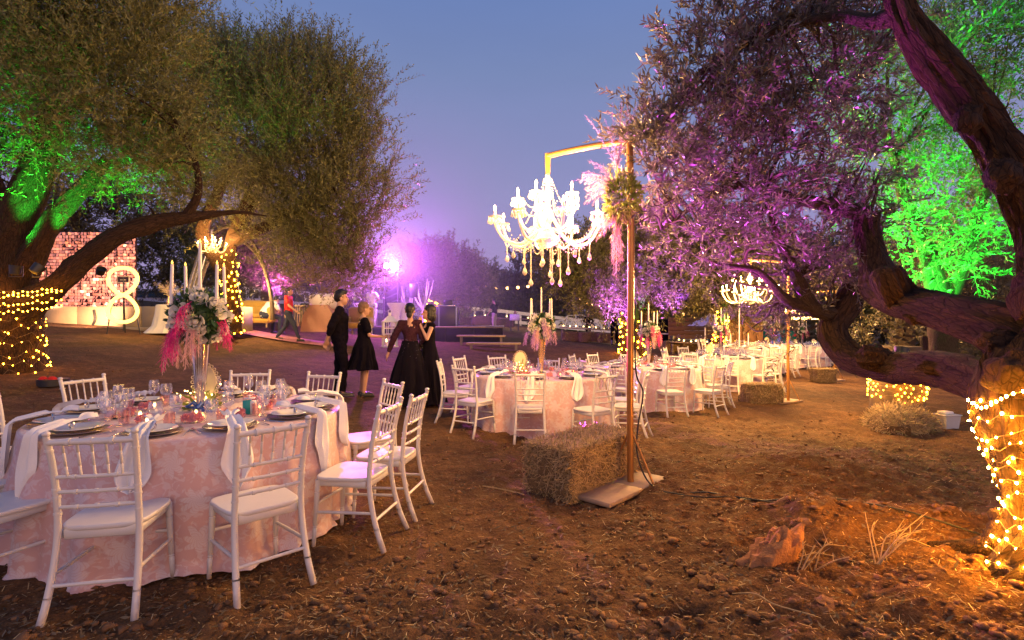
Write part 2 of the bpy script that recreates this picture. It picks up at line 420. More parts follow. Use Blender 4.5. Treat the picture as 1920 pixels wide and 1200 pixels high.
me.vertices.add(len(V)); me.vertices.foreach_set("co", V.reshape(-1).astype(np.float32))
me.loops.add(F.size); me.loops.foreach_set("vertex_index", F.ravel())
me.polygons.add(len(F)); me.polygons.foreach_set("loop_start", np.arange(0, F.size, 4, dtype=np.int32))
me.update(calc_edges=True); me.polygons.foreach_set("use_smooth", [True]*len(F))
gm = bpy.data.materials.new("dirt"); gm.use_nodes = True; N = NT(gm)
tcn = N.n("TexCoord")
n1 = N.n("TexNoise", Scale=0.55, Detail=5.0, Roughness=0.6); N.l(tcn.outputs["Object"], n1.inputs["Vector"])
n2 = N.n("TexNoise", Scale=9.0, Detail=9.0, Roughness=0.7, Distortion=0.4); N.l(tcn.outputs["Object"], n2.inputs["Vector"])
n3 = N.n("TexNoise", Scale=70.0, Detail=6.0, Roughness=0.7); N.l(tcn.outputs["Object"], n3.inputs["Vector"])
v1 = N.n("TexVoronoi", Scale=38.0); N.l(tcn.outputs["Object"], v1.inputs["Vector"])
c1 = N.mix(n1.outputs[0], (0.11, 0.053, 0.023), (0.19, 0.094, 0.038))
cm = N.n("MapRange", **{"From Min": .42, "From Max": .66}); N.l(n2.outputs[0], cm.inputs[0])
c2 = N.mix(cm.outputs[0], c1, (0.27, 0.145, 0.062))
cm3 = N.n("MapRange", **{"From Min": .35, "From Max": .62}); N.l(n3.outputs[0], cm3.inputs[0])
c3 = N.mix(cm3.outputs[0], (0.045, 0.022, 0.010), c2)
c4 = N.mix(0.55, c2, c3)
n7 = N.n('TexNoise', Scale=1.7, Detail=6.0, Roughness=.65, Distortion=.6); N.l(tcn.outputs['Object'], n7.inputs['Vector']); m7 = N.n('MapRange', **{'From Min': .40, 'From Max': .62, 'To Min': .50, 'To Max': 0.0}); N.l(n7.outputs[0], m7.inputs[0]); c4 = N.mix(m7.outputs[0], c4, (.045, .024, .012))
N.l(c4, N.bs.inputs["Base Color"])
hh = N.math('ADD', N.math('ADD', N.math('MULTIPLY', n2.outputs[0], 1.2), N.math('MULTIPLY', n3.outputs[0], .55)), N.math('MULTIPLY', v1.outputs["Distance"], -0.45))
bp = N.n("Bump", Strength=0.75, Distance=0.035); N.l(hh, bp.inputs["Height"]); N.l(bp.outputs[0], N.bs.inputs["Normal"])
N.bs.inputs["Roughness"].default_value = 0.95; N.bs.inputs["Specular IOR Level"].default_value = 0.2
me.materials.append(gm)
ground = bpy.data.objects.new("ground", me); link(ground); tag(ground, kind="structure")
def gzd(x, y):
    a = np.array([x]); b = np.array([y]); return float(gzv(a, b)[0]+detail(a, b)[0])

# distant hills on the horizon
hm = mat('far_hills', (0.10, 0.10, 0.13), rough=1, vary=0.2, nscale=0.02)
b_ = MB(); vs = []; fs = []; K = 90
for i in range(K+1):
    a = -1.1+2.2*i/K
    for j, (d, f) in enumerate(((180, 0), (300, .8), (420, 1), (600, 0))):
        h = (9+9*mnoise.noise(Vector((a*3, 1.7, 0)))+4*mnoise.noise(Vector((a*9, 4, 0))))*f
        vs.append((math.sin(a)*d, math.cos(a)*d, h-1.5))
for i in range(K):
    for j in range(3): fs.append((i*4+j, i*4+j+1, (i+1)*4+j+1, (i+1)*4+j))
b_._a(vs, fs); tag(b_.build("hills", hm), kind="structure")

# ---- loose litter on the ground
rng = np.random.default_rng(11)
def scatter(n, ymin, ymax, umin, umax, bias=None):
    Y = ymin*np.exp(rng.random(n)*math.log(ymax/ymin)); u = umin+(umax-umin)*rng.random(n); X = u*Y
    keep = rng.random(n) < rough_amount(X, Y) if bias else np.ones(n, bool)
    X, Y = X[keep], Y[keep]; return X, Y, gzv(X, Y)+detail(X, Y)
X, Y, Z = scatter(12000, 1.7, 11, -1.0, 1.05, True)
L = 0.007+0.028*rng.random(len(X))**3; a = rng.random(len(X))*2*PI; w = 0.0010+0.0012*rng.random(len(X))
dx = np.stack([np.cos(a), np.sin(a), (rng.random(len(X))-.35)*.5], -1)*L[:, None]; px_ = np.stack([-np.sin(a), np.cos(a), np.zeros(len(X))], -1)*w[:, None]
c = np.stack([X, Y, Z+.006], -1)
tag(quads_mesh("straw_litter", np.stack([c-dx-px_, c+dx-px_, c+dx+px_, c-dx+px_], 1), M['straw']), "scattered bits of dry straw lying over the brown soil", "straw litter", kind="stuff")
# clods
X, Y, Z = scatter(14000, 1.7, 10, -.95, 1.05, True)
ico = [(0,0,1),(.894,0,.447),(.276,.851,.447),(-.724,.526,.447),(-.724,-.526,.447),(.276,-.851,.447),(.724,.526,-.447),(-.276,.851,-.447),(-.894,0,-.447),(-.276,-.851,-.447),(.724,-.526,-.447),(0,0,-1)]
icf = [(0,1,2),(0,2,3),(0,3,4),(0,4,5),(0,5,1),(1,6,2),(2,7,3),(3,8,4),(4,9,5),(5,10,1),(6,7,2),(7,8,3),(8,9,4),(9,10,5),(10,6,1),(11,7,6),(11,8,7),(11,9,8),(11,10,9),(11,6,10)]
icv = np.array(ico); n = len(X); s = (0.004+0.019*rng.random(n)**4)
VV = icv[None]*(1+1.0*(rng.random((n, 12, 1))-.5))*s[:, None, None]*np.stack([1+.7*rng.random(n), 1+.7*rng.random(n), .55+.3*rng.random(n)], -1)[:, None]
aa = rng.random(n)*2*PI; ca, sa = np.cos(aa)[:, None], np.sin(aa)[:, None]
VV = np.stack([VV[..., 0]*ca-VV[..., 1]*sa, VV[..., 0]*sa+VV[..., 1]*ca, VV[..., 2]], -1)+np.stack([X, Y, Z+s*.2], -1)[:, None]
FF = (np.array(icf)[None]+(np.arange(n)*12)[:, None, None]).reshape(-1, 3).astype(np.int32)
me = bpy.data.meshes.new("dirt_clods"); me.vertices.add(n*12); me.vertices.foreach_set("co", VV.reshape(-1).astype(np.float32))
me.loops.add(FF.size); me.loops.foreach_set("vertex_index", FF.ravel()); me.polygons.add(len(FF)); me.polygons.foreach_set("loop_start", np.arange(0, FF.size, 3, dtype=np.int32))
me.update(calc_edges=True); me.materials.append(mat('clod', (0.17, 0.085, 0.036), rough=.95, vary=.4, nscale=20, island=.35, bump=.5, bscale=120))
tag(link(bpy.data.objects.new("dirt_clods", me)), "crumbly brown clods of earth strewn over the tilled ground", "clods", kind="stuff")

X, Y, Z = scatter(9000, 1.7, 14, -1.0, 1.05); n = len(X); a = rng.random(n)*2*PI; l = .012+.02*rng.random(n); w = .004+.004*rng.random(n); tl = rng.normal(size=n)*.35
dx = np.stack([np.cos(a), np.sin(a), tl], -1)*l[:, None]; sw = np.stack([-np.sin(a), np.cos(a), rng.normal(size=n)*.4], -1)*w[:, None]; c = np.stack([X, Y, Z+.008], -1)
tag(quads_mesh("fallen_leaves", np.stack([c-dx, c+sw, c+dx, c-sw], 1), mat('dead_leaf', (.12, .085, .045), rough=.8, vary=.5, nscale=9, island=.6)), "small dead olive leaves littering the brown soil", "fallen leaves", kind="stuff")

# ================================================================ FOLIAGE
def unit(a): return a/np.maximum(np.linalg.norm(a, axis=-1, keepdims=True), 1e-9)
def sprays(blobs, n, per, slen, ll, lw, seed, up=.45, gap=.0, shell=.5, droop=.15, gs=1.2, out=.8, cl=16, cr=.42):
    """blobs: list of (Vector centre, radius, (sx,sy,sz)) -> positions, dirs, leaf quads"""
    r = np.random.default_rng(seed)
    C = np.array([list(b[0]) for b in blobs]); Rr = np.array([b[1] for b in blobs]); S = np.array([b[2] if len(b) > 2 else (1, 1, 1) for b in blobs])
    k = r.choice(len(blobs), n, p=Rr**2/np.sum(Rr**2))
    nc = max(8, n//cl); ci = r.integers(0, nc, n); kc = r.choice(len(blobs), nc, p=Rr**2/np.sum(Rr**2)); dc = unit(r.normal(size=(nc, 3))); fcl = shell+(1-shell)*r.random(nc)**.6
    k = kc[ci]; d = dc[ci]; f = fcl[ci].copy()
    f *= 1+.16*np.array([mnoise.noise(Vector(v)*2.1+Vector((seed, 0, 0))) for v in (d*1.0+C[k]*.5)])*1.6
    p = C[k]+d*S[k]*(Rr[k]*f)[:, None]+r.normal(size=(n, 3))*slen*cr
    if gap > 0:
        g = np.array([mnoise.noise(Vector(v)*gs+Vector((0, seed, 0))) for v in p]); m = g > (gap-0.5); p, d = p[m], d[m]; n = len(p)
    sd = unit(d*out+np.array([0, 0, up])+r.normal(size=(n, 3))*.45)
    L = slen*(.6+.8*r.random(n))
    return leaves_on(p, sd, L, per, ll, lw, r, droop), p, sd
def leaves_on(p, sd, L, per, ll, lw, r, droop=.15):
    n = len(p)
    t = (np.arange(per)+.5)/per; t = t[None, :]*np.ones((n, 1))+r.normal(size=(n, per))*.02
    pos = p[:, None]+sd[:, None]*(t*L[:, None])[..., None]; pos[..., 2] -= droop*(t**2)*L[:, None]
    q = unit(np.cross(sd, unit(r.normal(size=(n, 3)))))
    q2 = np.cross(sd, q)
    an = np.arange(per)*2.4; an = an[None]+r.random((n, 1))*6.28+r.normal(size=(n, per))*.3
    perp = q[:, None]*np.cos(an)[..., None]+q2[:, None]*np.sin(an)[..., None]
    ld = unit(sd[:, None]*.75+perp*.75+r.normal(size=(n, per, 3))*.15)
    side = unit(np.cross(ld, unit(perp+r.normal(size=(n, per, 3))*.5)))
    l = (ll*(.65+.6*r.random((n, per)))*(.7+.6*r.random((n, 1))))[..., None]; w = (lw*(.8+.4*r.random((n, per))))[..., None]*.5
    v = np.stack([pos, pos+ld*l*.45+side*w, pos+ld*l, pos+ld*l*.45-side*w], 2).reshape(-1, 4, 3)
    # stems
    e = p+sd*L[:, None]; e[:, 2] -= droop*L; sw = np.cross(sd, q)*0.0022*(ll/.06)
    st = np.stack([p-sw, p+sw, e+sw*.4, e-sw*.4], 1)
    return np.concatenate([v, st])
def B(px, py, Y, r, s=(1, 1, 1)): return (P(px, py, Y), r*Y/1000, s)

def gnarl(mb, pts, seg=28, amp=.18, n=7, seed=0, ridges=5.0, mi=0):
    """pts: (px,py,Y,r_px) list -> gnarled limb; returns smoothed [(pos, radius)]"""
    w = [(*P(a, b, c), r*c/1000) for a, b, c, r in pts]
    sp_ = smooth_path(w, n); fr = frames(sp_); vs = []; fs = []; L = 0; bk = [] if mb.bk is None else mb.bk; mb.bk = bk
    for i, (p, t, a, b) in enumerate(fr):
        if i: L += (fr[i][0]-fr[i-1][0]).length
        r = max(sp_[i][3], .002)
        for k in range(seg):
            an = 2*PI*k/seg+L*.55
            u = Vector((math.cos(an)*ridges*.35, math.sin(an)*ridges*.35, L*1.3+seed*7.1))
            rg_ = 1-abs(mnoise.noise(Vector((math.cos(an)*3.6, math.sin(an)*3.6, L*.9+seed*3))))*2
            d = rg_*amp*.55-amp*.2+mnoise.noise(u)*amp*1.0+mnoise.noise(u*2.7)*amp*.6+abs(mnoise.noise(Vector((u.x*2.2, u.y*2.2, L*2+seed))))*amp*.7+mnoise.noise(Vector((L*3, seed, 0)))*amp*.5
            vs.append(p+(a*math.cos(an)+b*math.sin(an))*r*(1+d)); bk.append((math.cos(an)*sp_[i][3]*1.0, math.sin(an)*sp_[i][3]*1.0, L+seed*3.3))
    for i in range(len(fr)-1):
        for k in range(seg):
            k2 = (k+1) % seg; fs.append((i*seg+k, i*seg+k2, (i+1)*seg+k2, (i+1)*seg+k))
    fs.append(tuple(range(seg))[::-1]); fs.append(tuple((len(fr)-1)*seg+k for k in range(seg)))
    mb._a(vs, fs, mi); return [(Vector(q[:3]), q[3]) for q in sp_]
def branchlets(mb, start, targets, r0, seed=0, seg=6):
    rr = random.Random(seed)
    for tg in targets:
        s = min(start, key=lambda q: (q[0]-tg).length+rr.random()*.4)
        a = s[0]; d = tg-a; m1 = a+d*.4+Vector((rr.uniform(-.1, .1), rr.uniform(-.1, .1), rr.uniform(-.02, .14)))*d.length; m2 = a+d*.75+Vector((rr.uniform(-.08, .08),)*3)*d.length
        ra = min(r0, s[1]*.7); pth = smooth_path([(*a, ra), (*m1, ra*.7), (*m2, ra*.45), (*tg, ra*.15)], 4)
        mb.tube([q[:3] for q in pth], [max(q[3], .003) for q in pth], seg)

def fairy_wrap(name, label, core, pitch, step, rad, matb, group, loc0, jit=.02, keep=1.0, seed=3, start=0.0, maxb=300):
    """core: list of (pos, radius) bottom-up"""
    rr = random.Random(seed); t = thing(name, label, 'string lights', loc0, 0, group)
    L = [0]
    for i in range(1, len(core)): L.append(L[-1]+(core[i][0]-core[i-1][0]).length)
    fr = frames([c[0] for c in core]); wp = []; bp_ = []; s = start; an = rr.random()*6; acc = 0; last = None
    while s < L[-1]-1e-6:
        i = max(j for j in range(len(L)) if L[j] <= s); i = min(i, len(core)-2); f = (s-L[i])/max(L[i+1]-L[i], 1e-6)
        c = core[i][0].lerp(core[i+1][0], f); r = core[i][1]*(1-f)+core[i+1][1]*f
        p = c+(fr[i][2]*math.cos(an)+fr[i][3]*math.sin(an))*(r*1.16+.008)+Vector((0, 0, rr.uniform(-jit, jit)))
        wp.append(p-Vector(loc0))
        if last is not None: acc += (p-last).length
        last = p
        if acc >= step:
            acc = 0
            if rr.random() < keep and (fr[i][2]*math.cos(an)+fr[i][3]*math.sin(an)).dot((cam.location-c).normalized()) > -.30: bp_.append(p-Vector(loc0)+Vector([rr.uniform(-1, 1)*.012 for _ in range(3)]))
        da = .22; an += da; s += pitch*da/(2*PI)*(1+.9*mnoise.noise(Vector((an*.35, seed, 0))))
    mb = MB(); mb.tube(wp, .0022, 4, cap=False); mb.build('wire', M['wire'], t)
    m2 = MB(); m2.ball((0, 0, 0), (rad, rad, rad*1.3), 6, 4); src = None
    for p in bp_[:maxb]:
        if src is None: src = m2.build('bulb', matb, t, loc=p)
        else: inst(src, t, p, sc=rr.uniform(.55, 1.25))
    return t
# ================================================================ TREES
# ---- old olive at the right edge, whose limbs frame the picture
rt_loc = G(1925, 2.95)
rt = thing('olive_tree', 'gnarled old olive tree at the right edge with massive low limbs over the tilled ground', 'tree', rt_loc)
RT0 = Vector(rt_loc)
def shift(o, L0): o.data.transform(Matrix.Translation(-L0)); return o
mb = MB()
trunk_path = [(1985, 1160, 2.95, 129), (1985, 1085, 2.97, 99), (1985, 980, 3.0, 70), (1972, 880, 3.1, 74), (1955, 790, 3.2, 88), (1955, 700, 3.3, 81), (1965, 600, 3.4, 50), (1958, 470, 3.5, 36), (1922, 365, 3.5, 38), (1862, 258, 3.5, 32), (1790, 165, 3.5, 30), (1725, 80, 3.5, 27), (1690, 15, 3.5, 21), (1668, -70, 3.5, 18)]
core_t = gnarl(mb, trunk_path, 56, .26, 12, 1)
shift(mb.build('trunk', M['bark'], rt), RT0)
mb = MB()
core_a = gnarl(mb, [(1955, 655, 3.35, 62), (1860, 612, 3.6, 42), (1770, 585, 4.0, 34), (1700, 568, 4.4, 32), (1655, 540, 4.7, 32), (1640, 485, 4.9, 24), (1627, 430, 5.0, 19), (1630, 400, 5.0, 19)], 40, .18, 9, 2)
shift(mb.build('limb', M['bark'], rt), RT0)
mb = MB(); gnarl(mb, [(1690, 560, 4.4, 26), (1672, 530, 4.35, 28), (1662, 508, 4.35, 24), (1660, 500, 4.35, 8)], 24, .3, 6, 9); shift(mb.build('limb_stub', M['bark'], rt), RT0)
mb = MB()
core_b = gnarl(mb, [(1935, 765, 3.25, 66), (1845, 716, 3.7, 42), (1740, 690, 4.3, 30), (1655, 688, 4.9, 26), (1592, 668, 5.3, 24), (1562, 622, 5.5, 22), (1588, 570, 5.6, 22), (1602, 520, 5.7, 16)], 40, .20, 9, 3)
shift(mb.build('limb', M['bark'], rt), RT0)
def br_(pts, seg, amp, n, sd_):
    m_ = MB(); c = gnarl(m_, pts, seg, amp, n, sd_); shift(m_.build('branch', M['bark_small'], rt), RT0); return c
c1_ = br_( [(1625, 402, 5.0, 17), (1560, 385, 5.1, 13), (1480, 370, 5.2, 10), (1400, 345, 5.2, 7), (1320, 375, 5.3, 5), (1240, 430, 5.4, 3)], 12, .12, 6, 4)
c2_ = br_([(1585, 590, 5.6, 15), (1548, 588, 5.5, 13), (1518, 572, 5.5, 14), (1500, 530, 5.5, 11), (1475, 480, 5.5, 8), (1450, 420, 5.4, 5), (1430, 330, 5.2, 4)], 14, .15, 6, 5)
c3_ = br_([(1520, 578, 5.5, 11), (1475, 562, 5.5, 9), (1445, 530, 5.5, 7), (1415, 505, 5.5, 5), (1350, 495, 5.4, 3), (1310, 480, 5.4, 2)], 10, .12, 6, 6)
c4_ = br_([(1700, 20, 3.5, 22), (1640, 40, 3.7, 14), (1560, 30, 4.0, 9), (1450, 60, 4.3, 6), (1350, 110, 4.5, 4)], 12, .12, 6, 7)
c5_ = br_([(1945, 365, 3.5, 36), (1990, 300, 3.5, 30), (2050, 200, 3.5, 24)], 16, .15, 6, 8)
R_BL = [B(1250, 330, 4.9, 80), B(1320, 225, 4.7, 105), B(1330, 100, 4.6, 75), B(1420, 140, 4.6, 105), B(1470, 280, 4.9, 110), B(1380, 340, 5.0, 100), B(1540, 110, 4.8, 90), B(1500, 20, 4.5, 90),
        B(1290, 420, 5.3, 55), B(1430, 405, 5.3, 62), B(1560, 440, 5.5, 95), B(1390, 600, 7.0, 26, (1.2, 1, .7)), B(1335, 500, 6.5, 34), B(1520, 500, 5.7, 60), B(1600, 300, 5.2, 60), B(1235, 240, 4.8, 45), B(1600, 20, 4.6, 55), B(1480, 590, 5.9, 36), B(1650, 440, 6.2, 30)]
mb = MB(); cores = c1_+c2_+c3_+c4_+[q for q in core_t[-30:]]+core_a[-8:]
rr = random.Random(5); tg = []
for c, r, s in R_BL:
    for _ in range(9): tg.append(c+Vector((rr.gauss(0, .5), rr.gauss(0, .5), rr.gauss(0, .5)))*r)
branchlets(mb, cores, tg, .020, 8, 6); o = mb.build('twigs', M['bark_small'], rt); shift(o, RT0); o['kind'] = 'stuff'
Vq, p_, d_ = sprays(R_BL, 2100, 18, .28, .072, .0165, 21, up=.5, gap=.30, shell=.15, gs=2.2, cl=9, cr=.45)
o = quads_mesh('crown', Vq, M['leaf_near'], rt); shift(o, RT0); o['kind'] = 'stuff'
# individual leafy twigs, nearest the lens, sharing six meshes
tw = []
r_ = np.random.default_rng(77)
for k in range(6):
    n_ = 3; p0 = np.zeros((n_, 3)); p0[1:, 2] = [.10, .18]; sd = unit(np.array([[0, 0, 1.], [.5, .1, .8], [-.4, .3, .8]])); Ls = np.array([.34, .16, .14])
    q = leaves_on(p0, sd, Ls, 16, .072, .017, r_, .05)
    o = quads_mesh('leafy_twig', q, M['leaf_near']); tw.append(o.data); COL.objects.unlink(o)
rg = np.random.default_rng(31); NBL = R_BL[:9]+R_BL[14:17]
for k in range(280):
    c, r, s = NBL[rg.choice(len(NBL))]; d = unit(rg.normal(size=3)); pos = c+Vector(d*r*(.6+.5*rg.random())); dd = Vector(d*.6+np.array([-.15, -.1, .5])+rg.normal(size=3)*.3)
    inst(tw[k % 6], rt, pos-RT0, dd.to_track_quat('Z', 'Y').to_euler(), .8+.5*rg.random(), 'leafy_twig')
for k, (px, py, Y, r, sx, sz) in enumerate(((1905, 700, 3.15, 40, 1.2, 1.0), (1870, 640, 3.4, 26, 1.3, .8), (1800, 575, 3.85, 24, 1.3, .7), (1720, 590, 4.2, 20, 1.4, .8), (1935, 560, 3.25, 34, .8, 1.4), (1880, 330, 3.35, 26, 1, 1.2), (1815, 225, 3.4, 22, 1, 1.2), (1760, 690, 4.1, 22, 1.5, .7), (1640, 670, 4.8, 24, 1.3, .9))):
    mb = MB(); c = P(px, py, Y); R2 = r*Y/1000; mb.ball((0, 0, 0), 1, 26, 18); mb.bk = []; vv = []
    for v in mb.v:
        v = Vector(v); q = 1+.35*mnoise.noise(v*1.8+Vector((k, 0, 0)))+.22*abs(mnoise.noise(v*4.5+Vector((0, k, 0)))); mb.bk.append((v.x*R2, v.y*R2, v.z*R2*2+k)); vv.append(c+Vector((v.x*sx, v.y, v.z*sz))*R2*q)
    mb.v = [tuple(v) for v in vv]; shift(mb.build('burl', M['bark'], rt), RT0)
for k, (x0, y0, x1, y1) in enumerate(((2.85, 3.15, 2.55, 3.50), (2.98, 2.65, 2.90, 2.35))):
    mb = MB(); mm = ((x0+x1)/2+.03, (y0+y1)/2-.03); pts_ = [(x0+.12, y0+.02, gz(x0, y0)+.22, .10), (x0, y0, gz(x0, y0)+.07, .075), (*mm, gz(*mm)+.01, .05), (x1, y1, gz(x1, y1)-.03, .02)]
    spx = smooth_path(pts_, 6); mb.tube([q[:3] for q in spx], [max(q[3]*(1+.3*mnoise.noise(Vector((i, k, 0))*.7)), .01) for i, q in enumerate(spx)], 14); mb.bk = [(v[0], v[1], v[2]*3) for v in mb.v]; shift(mb.build('root', M['bark'], rt), RT0)
# fairy lights wound round its trunk
low = [q for q in core_t if q[0].z < 0.88]
fairy_wrap('fairy_lights', 'warm fairy lights wound round the trunk of the big olive at the right edge', low, .074, .060, .0065, M['fairy'], 'fairy lights wrapped round olive trunks', RT0, jit=.035, seed=4)
fl = thing('fairy_lights', 'loose strand of warm fairy lights looping off the right olive trunk', 'string lights', P(1850, 760, 3.1)); L0 = Vector(fl.location)
pp = [P(1815, 750, 3.05), P(1840, 765, 2.9), P(1868, 753, 2.85), P(1900, 738, 2.8), P(1960, 725, 2.8)]; sp2 = smooth_path([tuple(p) for p in pp], 6)
mb = MB(); mb.tube([Vector(p)-L0 for p in sp2], .0022, 4, cap=False); mb.build('wire', M['wire'], fl)
m2 = MB(); m2.ball((0, 0, 0), (.0062, .0062, .009), 6, 4); s0 = None
for p in sp2[::2]:
    if s0 is None: s0 = m2.build('bulb', M['fairy'], fl, loc=Vector(p)-L0)
    else: inst(s0, fl, Vector(p)-L0)
# ---- green-lit olive behind it
def tree(name, label, base_px, Y, trunk, blobs, n, per, slen, ll, lw, lm, seed, bark='bark_small', seg=14, gap=.15, up=.5, tw_=True, group=None, shell=.45, amp=.2, br=3):
    loc = G(base_px, Y); L0 = Vector(loc); t = thing(name, label, 'tree', loc, 0, group)
    mb = MB(); core = []
    for i, tr in enumerate(trunk): core += gnarl(mb, tr, seg, amp, 5, seed+i)
    rr = random.Random(seed); tg = []
    if tw_:
        for c, r, s in blobs:
            for _ in range(br): tg.append(c+Vector((rr.gauss(0, .4), rr.gauss(0, .4), rr.gauss(0, .4)))*r)
        branchlets(mb, core, tg, .03, seed, 5)
    shift(mb.build('trunk', M[bark], t), L0)
    Vq, p, d = sprays(blobs, n, per, slen, ll, lw, seed, up=up, gap=gap, shell=shell)
    o = quads_mesh('crown', Vq, M[lm], t); shift(o, L0); o['kind'] = 'stuff'
    return t, core
tree('olive_tree', 'olive tree lit bright green standing behind the big right-hand olive', 1770, 7.6,
     [[(1770, 720, 7.6, 26), (1765, 600, 7.6, 20), (1740, 480, 7.7, 15), (1700, 380, 7.8, 10), (1670, 280, 7.8, 6)], [(1765, 600, 7.6, 14), (1810, 480, 7.6, 11), (1850, 350, 7.6, 7)]],
     [B(1690, 190, 7.6, 125), B(1820, 110, 7.8, 125), B(1660, 320, 7.4, 95), B(1790, 330, 7.8, 105), B(1900, 260, 7.8, 110), B(1720, 450, 7.2, 80), B(1830, 430, 7.0, 60), B(1900, 60, 8, 120), B(1760, 20, 8, 120)],
     2300, 16, .5, .085, .024, 'leaf_green', 41, gap=.2)
tree('olive_tree', 'low shadowy olive tree in the gap under the right-hand limbs', 1700, 10.5,
     [[(1690, 700, 10.5, 22), (1695, 620, 10.5, 18), (1720, 560, 10.5, 12)], [(1755, 700, 10.6, 20), (1750, 620, 10.6, 16), (1780, 560, 10.6, 10)]],
     [B(1640, 560, 10.5, 60), B(1720, 540, 10.8, 70), B(1800, 560, 11, 80), B(1880, 540, 11, 90), B(1780, 470, 12, 90), B(1880, 430, 12, 100), B(1620, 640, 9.5, 36), B(1660, 610, 9.5, 45), B(1840, 610, 11, 70), B(1920, 620, 11, 80)],
     2000, 14, .5, .09, .026, 'leaf_dark', 43, gap=.05)

# ---- big olives on the left
tA, coreA = tree('olive_tree', 'large spreading olive at the left edge with fairy lights round its trunk', 35, 9.0,
     [[(18, 705, 9, 52), (20, 640, 9, 44), (25, 560, 9, 40), (20, 500, 9, 37), (32, 420, 9, 31), (60, 340, 9, 25), (100, 240, 9, 22), (130, 140, 9, 15)],
      [(40, 580, 8.9, 28), (105, 535, 8.8, 20), (160, 485, 8.8, 17), (215, 445, 8.8, 15), (290, 418, 9.0, 14), (350, 408, 9.2, 10), (400, 402, 9.5, 6), (450, 398, 9.7, 3), (500, 405, 10, 1)],
      [(40, 520, 9.0, 24), (75, 450, 8.9, 19), (105, 405, 8.9, 16), (140, 370, 9.0, 14), (200, 300, 9.0, 9)],
      [(25, 480, 9.0, 26), (-10, 380, 9, 22), (-50, 250, 9, 16)], [(350, 405, 9.2, 8), (372, 360, 9.2, 6), (365, 300, 9.3, 5), (330, 230, 9.3, 3), (300, 160, 9.3, 2)]],
     [B(50, 40, 8.6, 150), B(195, 30, 8.8, 125), B(-70, 180, 8.6, 140), B(100, 170, 8.3, 110), B(230, 170, 8.6, 110), B(280, 90, 9.4, 62), B(260, 270, 8.9, 80), B(20, 300, 9.3, 50), B(160, 290, 9.6, 62), B(320, 320, 9.6, 62), B(230, -70, 9, 105), B(90, -70, 9, 150), B(345, 260, 9.8, 50), B(-60, 40, 8.6, 120)],
     10500, 20, .62, .078, .022, 'leaf_left', 51, bark='bark', seg=28, gap=.18, up=.6, br=3)
low = [q for q in coreA[:14] if q[0].z < P(0, 545, 9).z]
fairy_wrap('fairy_lights', 'dense warm fairy lights wound round the trunk of the left-edge olive', low, .15, .11, .010, M['fairy_far'], 'fairy lights wrapped round olive trunks', Vector(tA.location), jit=.09, keep=.82, seed=8)
fl = thing('fairy_lights', 'warm fairy lights along the rising low limb of the left-edge olive', 'string lights', P(60, 560, 8.6)); L0 = Vector(fl.location)
mb = MB(); bl = MB(); bl.ball((0, 0, 0), .012, 6, 4); s0 = None; rr = random.Random(2)
for row, (y0, y1) in enumerate(((552, 541), (560, 548), (572, 560), (585, 574))):
    pth = [P(x, y0+(y1-y0)*x/120+rr.uniform(-4, 4), 8.45) for x in range(-20, 118, 9)]
    mb.tube([p-L0 for p in pth], .003, 4, cap=False)
    for p in pth:
        if s0 is None: s0 = bl.build('bulb', M['fairy_far'], fl, loc=p-L0)
        else: inst(s0, fl, p-L0)
mb.build('wire', M['wire'], fl)
tB, coreB = tree('olive_tree', 'broad olive tree left of centre behind the lounge, its crown rounded against the sky', 425, 15.5,
     [[(436, 625, 15.5, 17), (434, 560, 15.5, 14), (430, 500, 15.5, 13), (440, 440, 15.5, 12), (470, 380, 15.4, 15), (500, 300, 15.2, 10), (520, 200, 15, 6)],
      [(420, 505, 15.5, 14), (380, 440, 15.4, 12), (400, 380, 15.2, 10), (440, 300, 15.2, 6)],
      [(440, 450, 15.4, 12), (510, 420, 15.0, 10), (580, 380, 14.6, 8), (640, 330, 14.4, 5)]],
     [B(470, 165, 15.4, 82), B(590, 170, 15, 76), B(640, 150, 15.5, 50), B(640, 240, 14.8, 62), B(560, 250, 14.4, 115), B(440, 220, 15.4, 110), B(620, 350, 14.2, 95), B(700, 365, 14.6, 36), B(540, 390, 15.0, 80), B(400, 330, 15.8, 80), B(600, 440, 14.6, 68), B(650, 480, 15, 48), B(430, 125, 16.5, 48), B(590, 500, 15.2, 48), B(668, 300, 14.6, 36), B(380, 170, 16, 80), B(540, 130, 15.5, 45)],
     11500, 20, .80, .105, .028, 'leaf_left', 53, bark='bark', seg=18, gap=.20, up=1.2, br=3)
lowB = [q for q in coreB[:16] if q[0].z < P(0, 470, 15.5).z]
fairy_wrap('fairy_lights', 'warm fairy lights round the slender trunk behind the mustard sofa', lowB, .22, .2, .022, M['fairy_far'], 'fairy lights wrapped round olive trunks', Vector(tB.location), jit=.1, seed=9)
tree('olive_tree', 'magenta-lit olive deep behind the left lounge', 500, 21, [[(500, 600, 21, 10), (500, 500, 21, 7), (510, 440, 21, 4)]],
     [B(480, 440, 21, 50), B(540, 470, 21, 55), B(450, 490, 21, 50), B(600, 500, 22, 50), B(360, 480, 22, 50), B(660, 520, 23, 45)], 2600, 16, .8, .17, .055, 'leaf_dark', 57)
tree('olive_tree', 'dark olive behind the glowing backdrop at far left', 150, 22, [[(150, 600, 22, 14), (150, 500, 22, 10), (140, 400, 22, 5)]],
     [B(60, 420, 22, 70), B(150, 400, 22, 70), B(250, 420, 22, 65), B(320, 470, 22, 55), B(0, 480, 22, 80), B(280, 500, 23, 50)], 2600, 16, .8, .17, .055, 'leaf_dark', 58)
